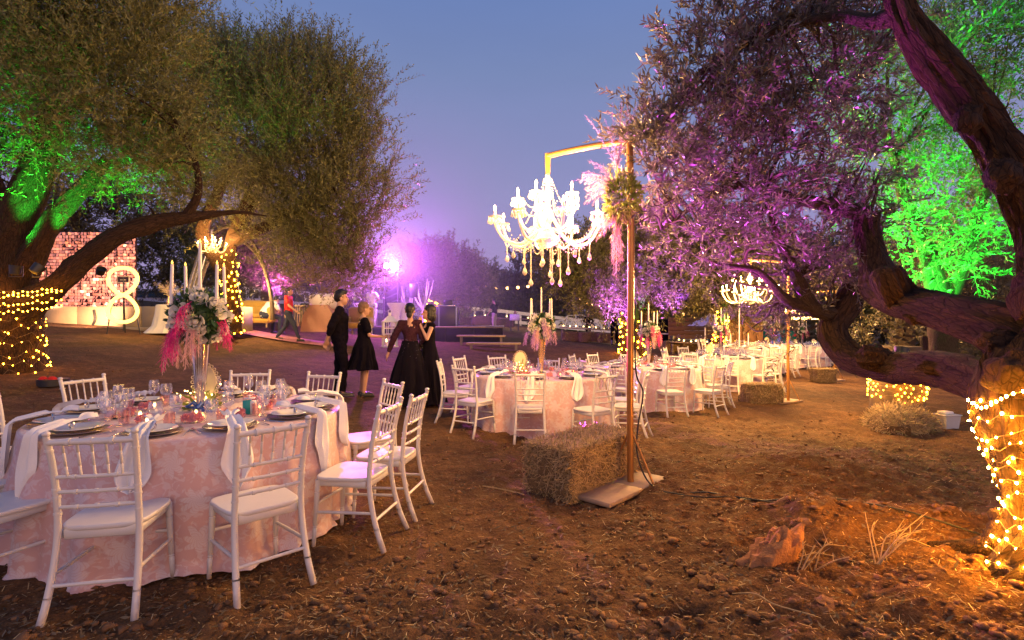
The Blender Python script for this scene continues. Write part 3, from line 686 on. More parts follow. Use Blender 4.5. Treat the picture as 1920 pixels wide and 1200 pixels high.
# ---- trees of the middle distance and background
tC, coreC = tree('olive_tree', 'purple-lit weeping olive right of the chandelier with lights round its trunk', 1185, 20,
     [[(1185, 668, 20, 22), (1183, 620, 20, 17), (1178, 570, 20, 16), (1165, 520, 20, 11), (1130, 470, 20, 6)], [(1180, 575, 20, 10), (1215, 520, 20, 8), (1260, 480, 20, 5)], [(1185, 655, 19.9, 12), (1207, 600, 19.9, 8), (1225, 540, 20, 5)]],
     [B(1110, 490, 19.6, 48), B(1090, 530, 19.6, 32), B(1160, 470, 20, 50), B(1210, 490, 19.6, 50), B(1260, 500, 19.8, 48), B(1200, 430, 20.5, 45), B(1290, 480, 20.5, 36), B(1140, 545, 19.6, 28), B(1230, 545, 19.8, 30), B(1060, 480, 20.4, 30)],
     5000, 16, .75, .14, .040, 'leaf_left', 61, up=-.2, bark='bark', br=4)
lowC = [q for q in coreC[:14] if q[0].z < P(0, 585, 20).z]
fairy_wrap('fairy_lights', 'warm fairy lights wound round the trunk under the purple-lit olive', lowC, .26, .22, .03, M['fairy_far'], 'fairy lights wrapped round olive trunks', Vector(tC.location), jit=.12, seed=10)
tD, coreD = tree('olive_tree', 'slim olive with lit trunk beside the brown partition', 1350, 19,
     [[(1345, 662, 19, 12), (1352, 620, 19, 9), (1360, 570, 19, 8), (1372, 520, 19, 5)]],
     [B(1340, 510, 19.5, 55), B(1390, 480, 19.6, 60), B(1300, 470, 20, 50), B(1430, 510, 20, 60), B(1375, 575, 19.2, 18)], 3200, 16, .75, .15, .045, 'leaf_dark', 63, up=.0, bark='bark')
lowD = [q for q in coreD[:12] if q[0].z < P(0, 590, 19).z]
fairy_wrap('fairy_lights', 'warm fairy lights round the slim trunk beside the brown partition', lowD, .2, .2, .028, M['fairy_far'], 'fairy lights wrapped round olive trunks', Vector(tD.location), jit=.1, seed=12)
tE, coreE = tree('olive_tree', 'dusky olive right of the purple stage lamp', 815, 30,
     [[(808, 628, 30, 10), (808, 580, 30, 8), (820, 535, 30, 6), (840, 505, 30, 4)], [(808, 580, 30, 6), (775, 540, 30, 4)]],
     [B(840, 510, 30, 42), B(800, 500, 30, 32), B(870, 535, 30, 34), B(780, 535, 30.5, 26), B(825, 545, 30, 36), B(900, 545, 31, 22), B(780, 500, 30, 22)], 3200, 16, .8, .17, .055, 'leaf_left', 65, up=.5)
lowE = [q for q in coreE[:12] if q[0].z < P(0, 558, 30).z]
fairy_wrap('fairy_lights', 'warm fairy lights round the trunk at the back corner of the stage', lowE, .3, .3, .045, M['fairy_far'], 'fairy lights wrapped round olive trunks', Vector(tE.location), jit=.15, seed=13)
bgt = [(985, 52, 70, 'wide dark tree behind the festoon bulbs left of the second candle bouquet', 'dark'), (1060, 58, 66, 'tall dark tree behind the purple-lit olive', 'left'), (930, 60, 34, 'small round tree under the first festoon bulbs', 'left'),
       (1290, 50, 90, 'dense dark tree beyond the fence right of the gilded pole', 'dark'), (1400, 56, 90, 'dark tree behind the brown partition', 'dark'), (1500, 60, 100, 'dark tree above the farthest tables', 'dark'),
       (1620, 40, 110, 'dim tree seen through the right-hand olive', 'dark'), (1760, 38, 120, 'tall dim tree at the back right', 'left'), (700, 48, 55, 'small tree behind the purple stage lamp', 'left'), (600, 50, 60, 'dark tree behind the walking man in red', 'dark'), (460, 46, 70, 'dark tree behind the mustard sofa', 'dark'), (1185, 60, 80, 'dark tree farthest back behind the purple-lit olive', 'dark'), (1880, 36, 130, 'dark tree at the far right edge', 'dark')]
for i, (px, Y, r, lb, k) in enumerate(bgt):
    g = G(px, Y); base = 600-(g.z-CAMZ)/Y*1000; top = 520 if r < 60 else 500; 
    if px > 1150: top = 470
    bl = []; rr = random.Random(i)
    for _ in range(8): bl.append(B(px+rr.uniform(-.75, .75)*r, rr.uniform(top, base-16), Y+rr.uniform(-2, 2), r*rr.uniform(.32, .5)))
    tree('tree', lb, px, Y, [[(px, base+2, Y, 7), (px+3, (base+top)/2, Y, 5), (px-2, top+10, Y, 3)]], bl, 1700, 14, 1.3, .36, .14, 'leaf_'+k, 70+i, bark='bark_far', seg=8, up=.4, br=1, group=None, gap=.1)
# low shrubs
def shrub(px, Y, r, h, lb, lm, seed, n=260, ll=.10, lw=.03):
    g = G(px, Y); rm = r*Y/1000; hm_ = h*Y/1000; t = thing('shrub', lb, 'shrub', g)
    Vq, p, d = sprays([(Vector((0, 0, hm_*.45)), rm, (1, .8, hm_*.5/rm)), (Vector((rm*.4, 0, hm_*.7)), rm*.6, (1, 1, hm_*.4/rm))], n, 12, rm*.5, ll, lw, seed, up=.5)
    o = quads_mesh('foliage', Vq, M[lm], t); o['kind'] = 'stuff'
    mb = MB(); mb.tube([(0, 0, -.05), (.02, 0, hm_*.3), (0, .02, hm_*.6)], [.04, .03, .015], 6); mb.build('stem', M['bark_far'], t)
shrub(848, 34, 22, 50, 'yellow-lit bush behind the man with folded arms', 'lime_leaf', 91, 300, .2, .06)
shrub(655, 27, 18, 66, 'pale lit bush behind the group left of the stage lamp', 'lime_leaf', 92, 300, .16, .05)
shrub(1080, 50, 55, 34, 'long dim bush behind the parked cars', 'leaf_dark', 93, 300, .25, .08)
shrub(1240, 48, 50, 30, 'dim bush behind the fence beside the waiter', 'leaf_dark', 94, 300, .25, .08)
shrub(960, 50, 60, 40, 'dim green bush under the festoon bulbs', 'leaf_dark', 95, 400, .25, .08)
shrub(560, 44, 60, 40, 'dark bush behind the white rail fence at left', 'leaf_dark', 96, 400, .22, .07)
# ================================================================ CHAIRS
wr = M['white_resin']
def ring_tube(mb, a, b, r0, r1, seg=10, rings=(.2, .28)):
    """turned leg with grooves at the given fractions"""
    a = Vector(a); b = Vector(b); pts = []; rs = []; fr = sorted([0, 1]+[f+e for f in rings for e in (-.012, -.004, .004, .012)])
    for f in fr:
        pts.append(a.lerp(b, f)); r = r0+(r1-r0)*f
        rs.append(r*(.72 if any(abs(abs(f-g)-.004) < 1e-6 for g in rings) else 1))
    mb.tube(pts, rs, seg)
def seat_mb(flat=False):
    mb = MB(); N1 = 28; vs = []
    def outl(s):
        o = []
        for k in range(N1):
            a = 2*PI*k/N1; c, sn = math.cos(a), math.sin(a); e = .42
            x = math.copysign(abs(c)**e, c); y = math.copysign(abs(sn)**e, sn)
            wx = .185+.022*(y*.5+.5); o.append((x*wx*s, y*.195*s))
        return o
    for s, z in ((.90, .428), (.97, .428), (1.0, .436), (1.0, .448), (.982, .4525), (.94, .4530), (.25, .447)):
        for x, y in outl(s): vs.append((x, y, z))
    fs = []
    for i in range(6):
        for k in range(N1): fs.append((i*N1+k, i*N1+(k+1) % N1, (i+1)*N1+(k+1) % N1, (i+1)*N1+k))
    fs.append(tuple(range(N1))[::-1]); fs.append(tuple(6*N1+k for k in range(N1))); mb._a(vs, fs); return mb
POST = [(.197, -.300, 0), (.186, -.245, .14), (.178, -.205, .30), (.174, -.19, .44), (.173, -.20, .60), (.177, -.225, .76), (.184, -.262, .905)]
def post_mb(s, seg=10, n=4):
    mb = MB(); sp_ = smooth_path([(x*s, y, z) for x, y, z in POST], n); pts = [Vector(p) for p in sp_]; rs = []
    for p in pts: rs.append(.0175-.003*min(p.z, .9)/.9)
    mb.tube(pts, rs, seg)
    for zc in (.135, .15, .50, .58, .66, .82): # turned rings
        q = min(pts, key=lambda v: abs(v.z-zc)); mb.tube([q-Vector((0, 0, .005)), q+Vector((0, 0, .005))], .0185, seg)
    mb.ball((POST[-1][0]*s, POST[-1][1], .917), (.018, .018, .014), seg, 6); return mb
def post_at(z):
    for a, b in zip(POST, POST[1:]):
        if a[2] <= z <= b[2]:
            f = (z-a[2])/(b[2]-a[2]); return a[0]+(b[0]-a[0])*f, a[1]+(b[1]-a[1])*f
def rail(mb, z, r, seg=8, beads=(-.5, 0, .5)):
    x, y = post_at(z); mb.tube([(-x, y, z), (0, y-.012, z), (x, y, z)], r, seg)
    for b in beads: mb.tube([(b*x-.007, y-.010, z), (b*x+.007, y-.010, z)], r*1.3, seg)
CHAIR_G = 'white chairs round the dining tables'
def make_chair(label, loc, rz):
    t = thing('chiavari_chair', label, 'chair', loc, rz, CHAIR_G)
    seat_mb().build('seat', wr, t)
    mb = MB(); mb.box((0, .172, .41), (.32, .018, .04), bev=.004); mb.box((0, -.175, .412), (.31, .018, .05), bev=.004)
    for s in (-1, 1): mb.box((s*.168, 0, .41), (.018, .33, .04), bev=.004)
    mb.build('seat_frame', wr, t)
    for s in (-1, 1):
        mb = MB(); ring_tube(mb, (s*.186, .188, 0), (s*.172, .165, .43), .0125, .0185, 10, (.28, .31, .82)); mb.build('leg', wr, t)
        post_mb(s).build('back_post', wr, t)
    mb = MB(); rail(mb, .875, .0155); mb.build('top_rail', wr, t)
    for z in (.70, .625, .55):
        mb = MB(); rail(mb, z, .0095); mb.build('cross_rail', wr, t)
    xa, ya = post_at(.86); xb, yb = post_at(.705)
    for k in range(5):
        u = -.66+.33*k; mb = MB(); ring_tube(mb, (u*xb, yb-.008, .705), (u*xa, ya-.010, .872), .0062, .0062, 6, (.3, .7)); mb.build('spindle', wr, t)
    for s in (-1, 1):
        xp, yp = post_at(.235); mb = MB(); mb.tube([(s*xp, yp, .235), (s*.181, 0, .228), (s*.18, .178, .222)], [.009, .0105, .009], 8); mb.build('stretcher', wr, t)
    xp, yp = post_at(.19); mb = MB(); mb.tube([(-xp, yp, .19), (xp, yp, .19)], .0095, 8); mb.build('stretcher', wr, t)
    mb = MB(); mb.tube([(-.178, .176, .27), (.178, .176, .27)], .0095, 8); mb.build('stretcher', wr, t)
    return t
def simple_chair_parts():
    a = MB(); rail(a, .875, .0155, 6, ()); [rail(a, z, .0095, 5, ()) for z in (.70, .625, .55)]
    xa, ya = post_at(.86); xb, yb = post_at(.705)
    for k in range(5):
        u = -.66+.33*k; a.tube([(u*xb, yb-.008, .705), (u*xa, ya-.010, .872)], .0062, 5)
    for s in (-1, 1):
        sp_ = [(x*s, y, z) for x, y, z in POST]; a.tube(sp_, .016, 6); a.ball((POST[-1][0]*s, POST[-1][1], .917), .017, 6, 4)
    b = MB()
    for s in (-1, 1): b.tube([(s*.186, .188, 0), (s*.172, .165, .43)], [.012, .018], 6); b.tube([(s*.19, -.23, .235), (s*.18, .178, .222)], .01, 5)
    b.tube([(-.19, -.24, .19), (.19, -.24, .19)], .01, 5)
    return a, seat_mb(), b
def face(c, p): # rz so that local +Y looks from p to c
    return math.atan2(c[1]-p[1], c[0]-p[0])-PI/2

# ================================================================ TABLE CLOTHS
cm_ = bpy.data.materials.new('damask_cloth'); cm_.use_nodes = True; N = NT(cm_)
uv = N.n("UVMap"); 
nzz = N.n("TexNoise", Scale=6.0, Detail=3.0); N.l(uv.outputs[0], nzz.inputs["Vector"])
vv = N.n("VectorMath", operation='MULTIPLY_ADD'); N.l(nzz.outputs["Color"], vv.inputs[0]); vv.inputs[1].default_value = (.10, .10, 0); N.l(uv.outputs[0], vv.inputs[2])
vo = N.n("TexVoronoi", Scale=4.6, Randomness=0.75, voronoi_dimensions='2D'); N.l(vv.outputs[0], vo.inputs["Vector"])
sc_ = N.n("VectorMath", operation='SCALE'); N.l(vv.outputs[0], sc_.inputs[0]); sc_.inputs["Scale"].default_value = 1.0
sb = N.n("VectorMath", operation='SUBTRACT'); N.l(sc_.outputs[0], sb.inputs[0]); N.l(vo.outputs["Position"], sb.inputs[1])
sx = N.n("SeparateXYZ"); N.l(sb.outputs[0], sx.inputs[0])
ang = N.math('ARCTAN2', sx.outputs[1], sx.outputs[0])
sc2 = N.n("SeparateColor"); N.l(vo.outputs["Color"], sc2.inputs[0])
ph = N.math('MULTIPLY', sc2.outputs[0], 6.28)
pet = N.math('ABSOLUTE', N.math('SINE', N.math('ADD', N.math('MULTIPLY', ang, 3.5), ph)))
rad = N.n("VectorMath", operation='LENGTH'); N.l(sb.outputs[0], rad.inputs[0])
lim = N.math('ADD', N.math('MULTIPLY', pet, 0.045), N.math('MULTIPLY_ADD', sc2.outputs[1], 0.03)); lim.node.inputs[1].links[0].from_node.inputs[2].default_value = 0.028
flower = N.math('MINIMUM', N.math('MAXIMUM', N.math('MULTIPLY', N.math('SUBTRACT', lim, rad.outputs["Value"]), 90.0), 0.0), 1.0)
veins = N.math('GREATER_THAN', N.math('ABSOLUTE', N.math('SINE', N.math('ADD', N.math('MULTIPLY', rad.outputs["Value"], 190.0), N.math('MULTIPLY', ang, 5.0)))), 0.38)
lf = N.n("TexNoise", Scale=17.0, Detail=2.5, Distortion=1.6); N.l(uv.outputs[0], lf.inputs["Vector"])
leafm = N.math('MULTIPLY', N.math('MINIMUM', N.math('MAXIMUM', N.math('MULTIPLY', N.math('SUBTRACT', lf.outputs[0], .52), 14.0), 0.0), 1.0), 0.6)
pat = N.math('MAXIMUM', N.math('MULTIPLY', flower, N.math('MULTIPLY_ADD', veins, .5)), leafm)
pat.node.inputs[0].links[0].from_node.inputs[1].links[0].from_node.inputs[2].default_value = 0.42
pat = N.math('MULTIPLY', pat, 0.66)
N.l(N.mix(pat, (0.56, 0.355, 0.355), (0.66, 0.62, 0.67)), N.bs.inputs["Base Color"])
wv = N.n("TexNoise", Scale=260.0); N.l(uv.outputs[0], wv.inputs["Vector"])
bpn = N.n("Bump", Strength=.25, Distance=.004); N.l(N.math('ADD', N.math('MULTIPLY', wv.outputs[0], .3), pat), bpn.inputs["Height"]); N.l(bpn.outputs[0], N.bs.inputs["Normal"])
N.bs.inputs["Roughness"].default_value = 0.5; N.bs.inputs["Sheen Weight"].default_value = 0.25
def cloth_obj(R, H, seed, seg=220, parent=None):
    """round cloth: flat top, folds growing toward the hem"""
    vs = []; fs = []; uvs = []
    rings = [(0.02, 0), (.3, 0), (.6, 0), (.85, 0), (.97, 0)]
    rows = [(R*q, H, 0.0) for q, _ in rings]+[(R*.99, H-.004, .0), (R, H-.014, .01)]
    nd = 26
    for i in range(1, nd+1): rows.append((R, H-.014-(H-.012)*i/nd, i/nd))
    L = 0; prev = None
    for j, (r, z, t) in enumerate(rows):
        if prev: L += math.hypot(r-prev[0], z-prev[1])
        prev = (r, z)
        for k in range(seg+1):
            a = 2*PI*k/seg; ca, sa = math.cos(a), math.sin(a)
            f = mnoise.noise(Vector((ca*2.6, sa*2.6, seed+t*.5)))*1.0+mnoise.noise(Vector((ca*6.5, sa*6.5, seed+9+t*.4)))*.8
            s_ = math.sin(a*19+3*mnoise.noise(Vector((ca*2, sa*2, seed+3)))); s_ = s_*.5+.5*abs(s_)
            amp = t**.8
            rr_ = r+amp*(.05+.075*f)+min(1, t*2.2)*(.02+.050*s_)*(.5+.5*amp)
            zz = z
            if t > .93: zz += .018*(mnoise.noise(Vector((ca*14, sa*14, seed+5)))+.3); rr_ += .03*(t-.93)/.07*(1+mnoise.noise(Vector((ca*20, sa*20, seed))))
            vs.append((rr_*ca, rr_*sa, max(zz, .006)))
            uvs.append((a*R, L) if t > 0 else (r*ca+7, r*sa))
    n1 = seg+1
    for j in range(len(rows)-1):
        for k in range(seg): fs.append((j*n1+k, j*n1+k+1, (j+1)*n1+k+1, (j+1)*n1+k))
    me = bpy.data.meshes.new('tablecloth'); me.from_pydata(vs, [], fs); ul = me.uv_layers.new(name='UVMap')
    li = np.zeros(len(me.loops), np.int32); me.loops.foreach_get("vertex_index", li); ul.data.foreach_set("uv", np.array(uvs, np.float32)[li].ravel())
    me.polygons.foreach_set("use_smooth", [True]*len(fs)); me.materials.append(cm_); return link(bpy.data.objects.new('tablecloth', me), parent)

# ================================================================ TABLEWARE (meshes shared)
def dm(mb, mats, nm):
    o = mb.build(nm, mats); me = o.data; COL.objects.unlink(o); return me
def lathe_mb(prof, seg=16): m = MB(); m.lathe(prof, seg, cap=False); return m
# wine glass: foot, stem, open bowl (outer then inner wall)
wine = dm(lathe_mb([(0, 0), (.034, .001), (.034, .003), (.006, .008), (.004, .02), (.004, .085), (.012, .095), (.034, .12), (.040, .15), (.037, .18), (.031, .205), (.0295, .205), (.036, .15), (.030, .12), (0, .10)]), M['glass'], 'wine_glass')
water = dm(lathe_mb([(0, 0), (.034, .001), (.034, .003), (.006, .008), (.0045, .02), (.0045, .055), (.014, .066), (.040, .09), (.045, .12), (.041, .15), (.036, .165), (.0345, .165), (.042, .12), (.036, .09), (0, .07)]), M['glass'], 'water_glass')
tumbler = dm(lathe_mb([(0, 0), (.030, .001), (.033, .01), (.037, .085), (.0355, .085), (.030, .012), (0, .010)], 14), M['pinkglass'], 'tumbler')
plate_m = MB(); plate_m.lathe([(0, .004), (.09, .004), (.105, .010), (.158, .020), (.160, .016), (.10, .0), (0, 0)], 32, cap=False)
charger_me = dm(plate_m, M['charger'], 'charger_plate')
plate_m = MB(); plate_m.lathe([(0, .012), (.075, .012), (.09, .020), (.130, .030), (.132, .027), (.085, .010), (0, .010)], 32, (0, 0, .008), cap=False)
plate_me = dm(plate_m, M['plate'], 'dinner_plate')
def cutlery(kind):
    m = MB(); m.tube([(0, -.10, .004), (0, -.02, .006), (0, .04, .005)], [.0045, .003, .0025], 6)
    if kind == 'knife': m.box((0, .075, .005), (.014, .085, .0022), bev=.001)
    else:
        m.box((0, .055, .005), (.018, .035, .003), bev=.001)
        for k in range(4): m.box((-.0075+.005*k, .09, .005), (.0024, .04, .002))
    return m
fork_me = dm(cutlery('fork'), M['silver'], 'fork'); knife_me = dm(cutlery('knife'), M['silver'], 'knife')
def napkin_mesh(R, H, rp, seed, dropl=.36):
    """cotton napkin: fan on the plate, pinched by a ring, then draped over the cloth edge. local -Y points outward"""
    rr = random.Random(seed); m = MB(); rows = []
    # path along r (towards -Y = outward). s: 0 fan tip (inward) .. 
    e = R-rp+.004 # distance from plate centre to edge
    pts = [(.10, .055, .045), (.05, .06, .06), (.01, .048, .022), (-.03, .05, .02), (-.09, .040, .045), (-e+.03, .022, .050), (-e-.012, .012, .050), (-e-.026, -.02, .055), (-e-.034, -.10, .072), (-e-.042, -.20, .090), (-e-.050, -.27, .062), (-e-.055, -dropl, .006)]
    pts = smooth_path(pts, 3); vs = []; fs = []; K = 12; sk = rr.uniform(-.25, .25)
    for i, (y, z, w) in enumerate(pts):
        for k in range(K+1):
            u = k/K*2-1; fold = .012*math.sin(u*7+seed)+.010*abs(math.sin(u*4.5+i*.05)); drop = max(0, -z)
            x = u*w+sk*drop*.6; 
            if z > 0: vs.append((x, y, z+fold*(1.2 if w > .03 else .5)))
            else: vs.append((x, y-fold*1.3, z+.03*abs(u)*(.5+math.sin(u*3+seed)*.4)))
    for i in range(len(pts)-1):
        for k in range(K): fs.append((i*(K+1)+k, i*(K+1)+k+1, (i+1)*(K+1)+k+1, (i+1)*(K+1)+k))
    m._a(vs, fs); return m
ringm = MB(); fr_ = [(.024*math.cos(a), 0, .024*math.sin(a)) for a in [2*PI*k/16 for k in range(17)]]; ringm.tube(fr_, .006, 6, cap=False)
ring_me = dm(ringm, M['silver'], 'napkin_ring')
# little tumbler of rosebuds with tulle
def rosebud(m, c, r, n=9, mi=0, seed=0):
    rr = random.Random(seed); c = Vector(c)
    for k in range(n):
        ly = k/n; a = k*2.4; rad = r*(.25+.75*ly); h = r*(1.1-.5*ly); vs = []; 
        for i in range(3):
            for j in range(4):
                u = (j/3-.5)*1.5*(.7+.3*ly); v = i/2; q = rad*(.55+.5*v+.25*v*v*ly); z = -r*.6+h*1.25*v-.25*r*v*v*ly*(abs(u)*1.5)
                vs.append(c+Vector((math.cos(a+u)*q, math.sin(a+u)*q, z)))
        m._a(vs, [(i*4+j, i*4+j+1, (i+1)*4+j+1, (i+1)*4+j) for i in range(2) for j in range(3)], mi)
    m.ball(c, (r*.35, r*.35, r*.5), 6, 4, mi)
rose_m = MB(); rosebud(rose_m, (0, 0, 0), .035, 11); rose_me = dm(rose_m, M['rose'], 'rose')
def cloudpuff(name, matk, r, seed, n=60):
    rg = np.random.default_rng(seed); d = unit(rg.normal(size=(n, 3))); d[:, 2] = abs(d[:, 2]); c = d*r*.6
    a = unit(rg.normal(size=(n, 3)))*r*.5; b = unit(np.cross(a, d))*r*.4
    o = quads_mesh(name, np.stack([c-a, c-b, c+a, c+b], 1), M[matk]); me = o.data; COL.objects.unlink(o); return me
M['tulle'] = glassmat('pink_tulle', (1.0, .72, .74), 0.30); 
_t = NT(M['tulle']); _g = [n for n in _t.t.nodes if n.type == 'BSDF_GLOSSY'][0]; _dn = _t.n("BsdfDiffuse"); _dn.inputs[0].default_value = (.85, .45, .5, 1); _t.l(_dn.outputs[0], _g.outputs[0].links[0].to_socket)
tulle_me = cloudpuff('tulle', 'tulle', .055, 5)
bud_m = MB(); rosebud(bud_m, (0, 0, .065), .020, 7, 0, 1); rosebud(bud_m, (.022, .008, .052), .016, 6, 0, 2); rosebud(bud_m, (-.018, .012, .052), .016, 6, 0, 3); buds_me = dm(bud_m, M['rose_pink'], 'rosebuds')
tea_m = MB(); tea_m.lathe([(0, 0), (.03, .0), (.034, .01), (.034, .05), (.030, .05), (.030, .012), (0, .012)], 14, cap=False); tea_me = dm(tea_m, M['glass'], 'candle_cup')
teaf = MB(); teaf.ball((0, 0, .030), (.010, .010, .014), 8, 5); teaf_me = dm(teaf, M['fairy_mini'], 'flame')
# ================================================================ FEATHERS, ROSES, CENTREPIECES
def feather(m, base, d, L, wid, seed, droop=.35, mi=0, nb=46):
    rr = random.Random(seed); d = Vector(d).normalized(); pts = []; p = Vector(base); st = L/10
    for i in range(11):
        pts.append(p.copy()); d = (d+Vector((rr.uniform(-.06, .06), rr.uniform(-.06, .06), -droop*.10))).normalized(); p = p+d*st
    m.tube(pts, [.0028*(1-i/11)+.0006 for i in range(11)], 4, cap=False, mi=mi)
    for k in range(nb):
        t = k/nb; i = min(int(t*10), 9); q = pts[i].lerp(pts[i+1], t*10-i); tt = (pts[i+1]-pts[i]).normalized(); s = tt.orthogonal().normalized()
        s = Matrix.Rotation(rr.uniform(0, 6.28), 3, tt) @ s; l = wid*(.5+.7*rr.random())*(math.sin(PI*min(1, .15+t*.85))**.5)
        e = q+s*l+tt*l*1.1+Vector((0, 0, -.3*l)); w = tt*.0028+s*.001
        mid = (q+e)/2+Vector((0, 0, .08*l)); m._a([q-w, q+w, mid+w*1.1, mid-w*1.1, e], [(0, 1, 2, 3), (3, 2, 4)], mi)
def greens(n, R, seed, c=(0, 0, 0), ll=.06, lw=.026):
    rg = np.random.default_rng(seed); d = unit(rg.normal(size=(n, 3))); p = np.array(c)+d*R*(.55+.4*rg.random((n, 1)))
    ld = unit(d+rg.normal(size=(n, 3))*.7); s = unit(np.cross(ld, rg.normal(size=(n, 3)))); l = ll*(.6+.8*rg.random((n, 1)))
    return np.stack([p, p+ld*l*.5+s*lw*.5, p+ld*l, p+ld*l*.5-s*lw*.5], 1)
def candle(par, loc, h, r=.011, lit='led_small', lean=(0, 0)):
    m = MB(); m.tube([(0, 0, 0), (lean[0]*h, lean[1]*h, h)], [r*1.1, r*.92], 10); c = m.build('candle', M['candle'], par, loc=loc)
    f = MB(); f.lathe([(0, 0), (.55, .25), (.5, .5), (.2, .85), (0, 1.1)], 8, cap=False); f.v = [(x*r*1.15+lean[0]*h, y*r*1.15+lean[1]*h, h+z*r*2.6) for x, y, z in f.v]; f.build('flame', M[lit], c)
    return c
def candelabra(loc, label, seed, vase='silver', ribbon=True, cands=4, hot='feather_hot', vh=.50, full=True):
    """mirror trumpet vase, ball of greenery and roses, feathers, tall led candles"""
    t = thing('flower_candelabra', label, 'centrepiece', loc, 0, 'tall candle bouquets on the dining tables'); rr = random.Random(seed)
    m = MB(); m.lathe([(0, 0), (.075, .0), (.075, .012), (.04, .022), (.022, .045), (.020, .07), (.030, .12), (.048, vh*.55), (.062, vh*.92), (.066, vh), (.058, vh), (.04, vh*.5), (0, vh*.3)], 24, cap=False)
    m.build('vase', M[vase], t)
    if ribbon:
        m = MB()
        for k in range(5):
            a = k*1.26; c, s = math.cos(a), math.sin(a)
            m.tube([(.01*c, .01*s, .035), (.05*c-.02*s, .05*s+.02*c, .07), (.085*c, .085*s, .045), (.05*c+.02*s, .05*s-.02*c, .03), (.01*c, .01*s, .035)], .011, 6)
        m.tube([(.0, -.02, .035), (.06, -.06, .02), (.13, -.08, .012)], .010, 6); m.build('ribbon', M['blue_ribbon'], t)
    R = .20; cz = vh+.20
    o = quads_mesh('greenery', greens(900 if full else 300, R, seed, (0, 0, cz)), M['greenery'], t); o['kind'] = 'stuff'
    core = MB(); core.ball((0, 0, cz), (R*.72, R*.72, R*.70), 16, 10); core.build('foam_ball', M['greenery'], t)
    for k in range(30 if full else 14):
        u = Vector((rr.gauss(0, 1), rr.gauss(0, 1)-.5, rr.gauss(0, .8))).normalized(); inst(rose_me, t, u*R*.95+Vector((0, 0, cz)), u.to_track_quat('Z', 'Y').to_euler(), rr.uniform(1.1, 1.9), 'rose')
    for k in range(10 if full else 6):
        a = rr.uniform(0, 6.28) if k > 2 else -1.57+(k-1)*.35; u = Vector((math.cos(a), math.sin(a), rr.uniform(-.5, .25)))
        m = MB(); mk = [hot, 'feather_pink', 'feather_pink', hot][k % 4]
        if k == 1: u = Vector((.10, -1, .6)); mk = hot
        for j in range(4 if full else 2): feather(m, Vector((0, 0, cz))+u.normalized()*R*(.75 if k != 1 else .95)+Vector((rr.uniform(-.03, .03),)*3), u+Vector((0, 0, -.5)), rr.uniform(.22, .36), .045, seed*50+k*5+j, 3.0)
        m.build('feather', M[mk], t)
    # arms and candles
    m = MB(); m.tube([(0, 0, cz), (0, 0, cz+R*1.0)], .008, 6)
    spots = [(-.165, -.08), (-.135, .05), (.155, -.06), (.13, .10), (0, -.12)][:cands]
    for x, y in spots:
        m.tube(smooth_path([(0, 0, cz-.05), (x*.6, y*.6, cz-.10), (x, y, cz+.02), (x, y, cz+.07)], 4), .006, 6); m.lathe([(0, 0), (.02, .0), (.028, .015), (.014, .02)], 10, (x, y, cz+.07))
    m.build('candle_arms', M[vase], t)
    candle(t, (0, 0, cz+R*.95), .36, .012)
    for x, y in spots: candle(t, (x, y, cz+.085), .30, .0115, lean=(rr.uniform(-.03, .03), 0))
    return t
def number_board(loc, label, seed, rz=0, full=True):
    t = thing('table_sign', label, 'table sign', loc, rz, 'oval cream table signs with fairy lights')
    m = MB(); ow, oh = .085, .125; n = 40; vs = []; 
    for yy in (-.003, .003):
        for k in range(n): a = 2*PI*k/n; vs.append((ow*math.cos(a), yy, .20+oh*math.sin(a)))
    fs = [tuple(range(n)), tuple(range(n, 2*n))[::-1]]+[(k, n+k, n+(k+1) % n, (k+1) % n) for k in range(n)]; m._a(vs, fs)
    for k in range(24): # scalloped lace border of rings
        a = 2*PI*k/24; c = Vector(((ow+.014)*math.cos(a), 0, .20+(oh+.014)*math.sin(a)))
        m.tube([c+Vector((.012*math.cos(b), 0, .012*math.sin(b))) for b in [2*PI*j/8 for j in range(9)]], .0032, 4, cap=False)
    m.box((0, .01, .05), (.012, .008, .12)); m.build('board', M['doily'], t)
    q = greens(90 if full else 40, .13, seed, (0, -.02, .03), .09, .02); q[..., 2] = abs(q[..., 2]); o = quads_mesh('sprig', q, M['lime_leaf'], t); o['kind'] = 'stuff'
    m = MB(); rr = random.Random(seed)
    for k in range(5 if full else 2): feather(m, (rr.uniform(-.08, .08), -.03, .06), (rr.choice((-1, 1))*rr.uniform(.6, 1.4), -.2, .6), rr.uniform(.16, .24), .035, seed+k, .6)
    m.build('feather', M['feather_pink'], t)
    b = MB(); b.ball((0, 0, 0), .0055 if full else .009, 6, 4); s0 = None
    for k in range(30 if full else 12):
        p = (rr.gauss(0, .075), -.03-.06*rr.random(), .03+abs(rr.gauss(0, .08)))
        if s0 is None: s0 = b.build('fairy_bulb', M['fairy_mini'], t, loc=p)
        else: inst(s0, t, p)
    return t

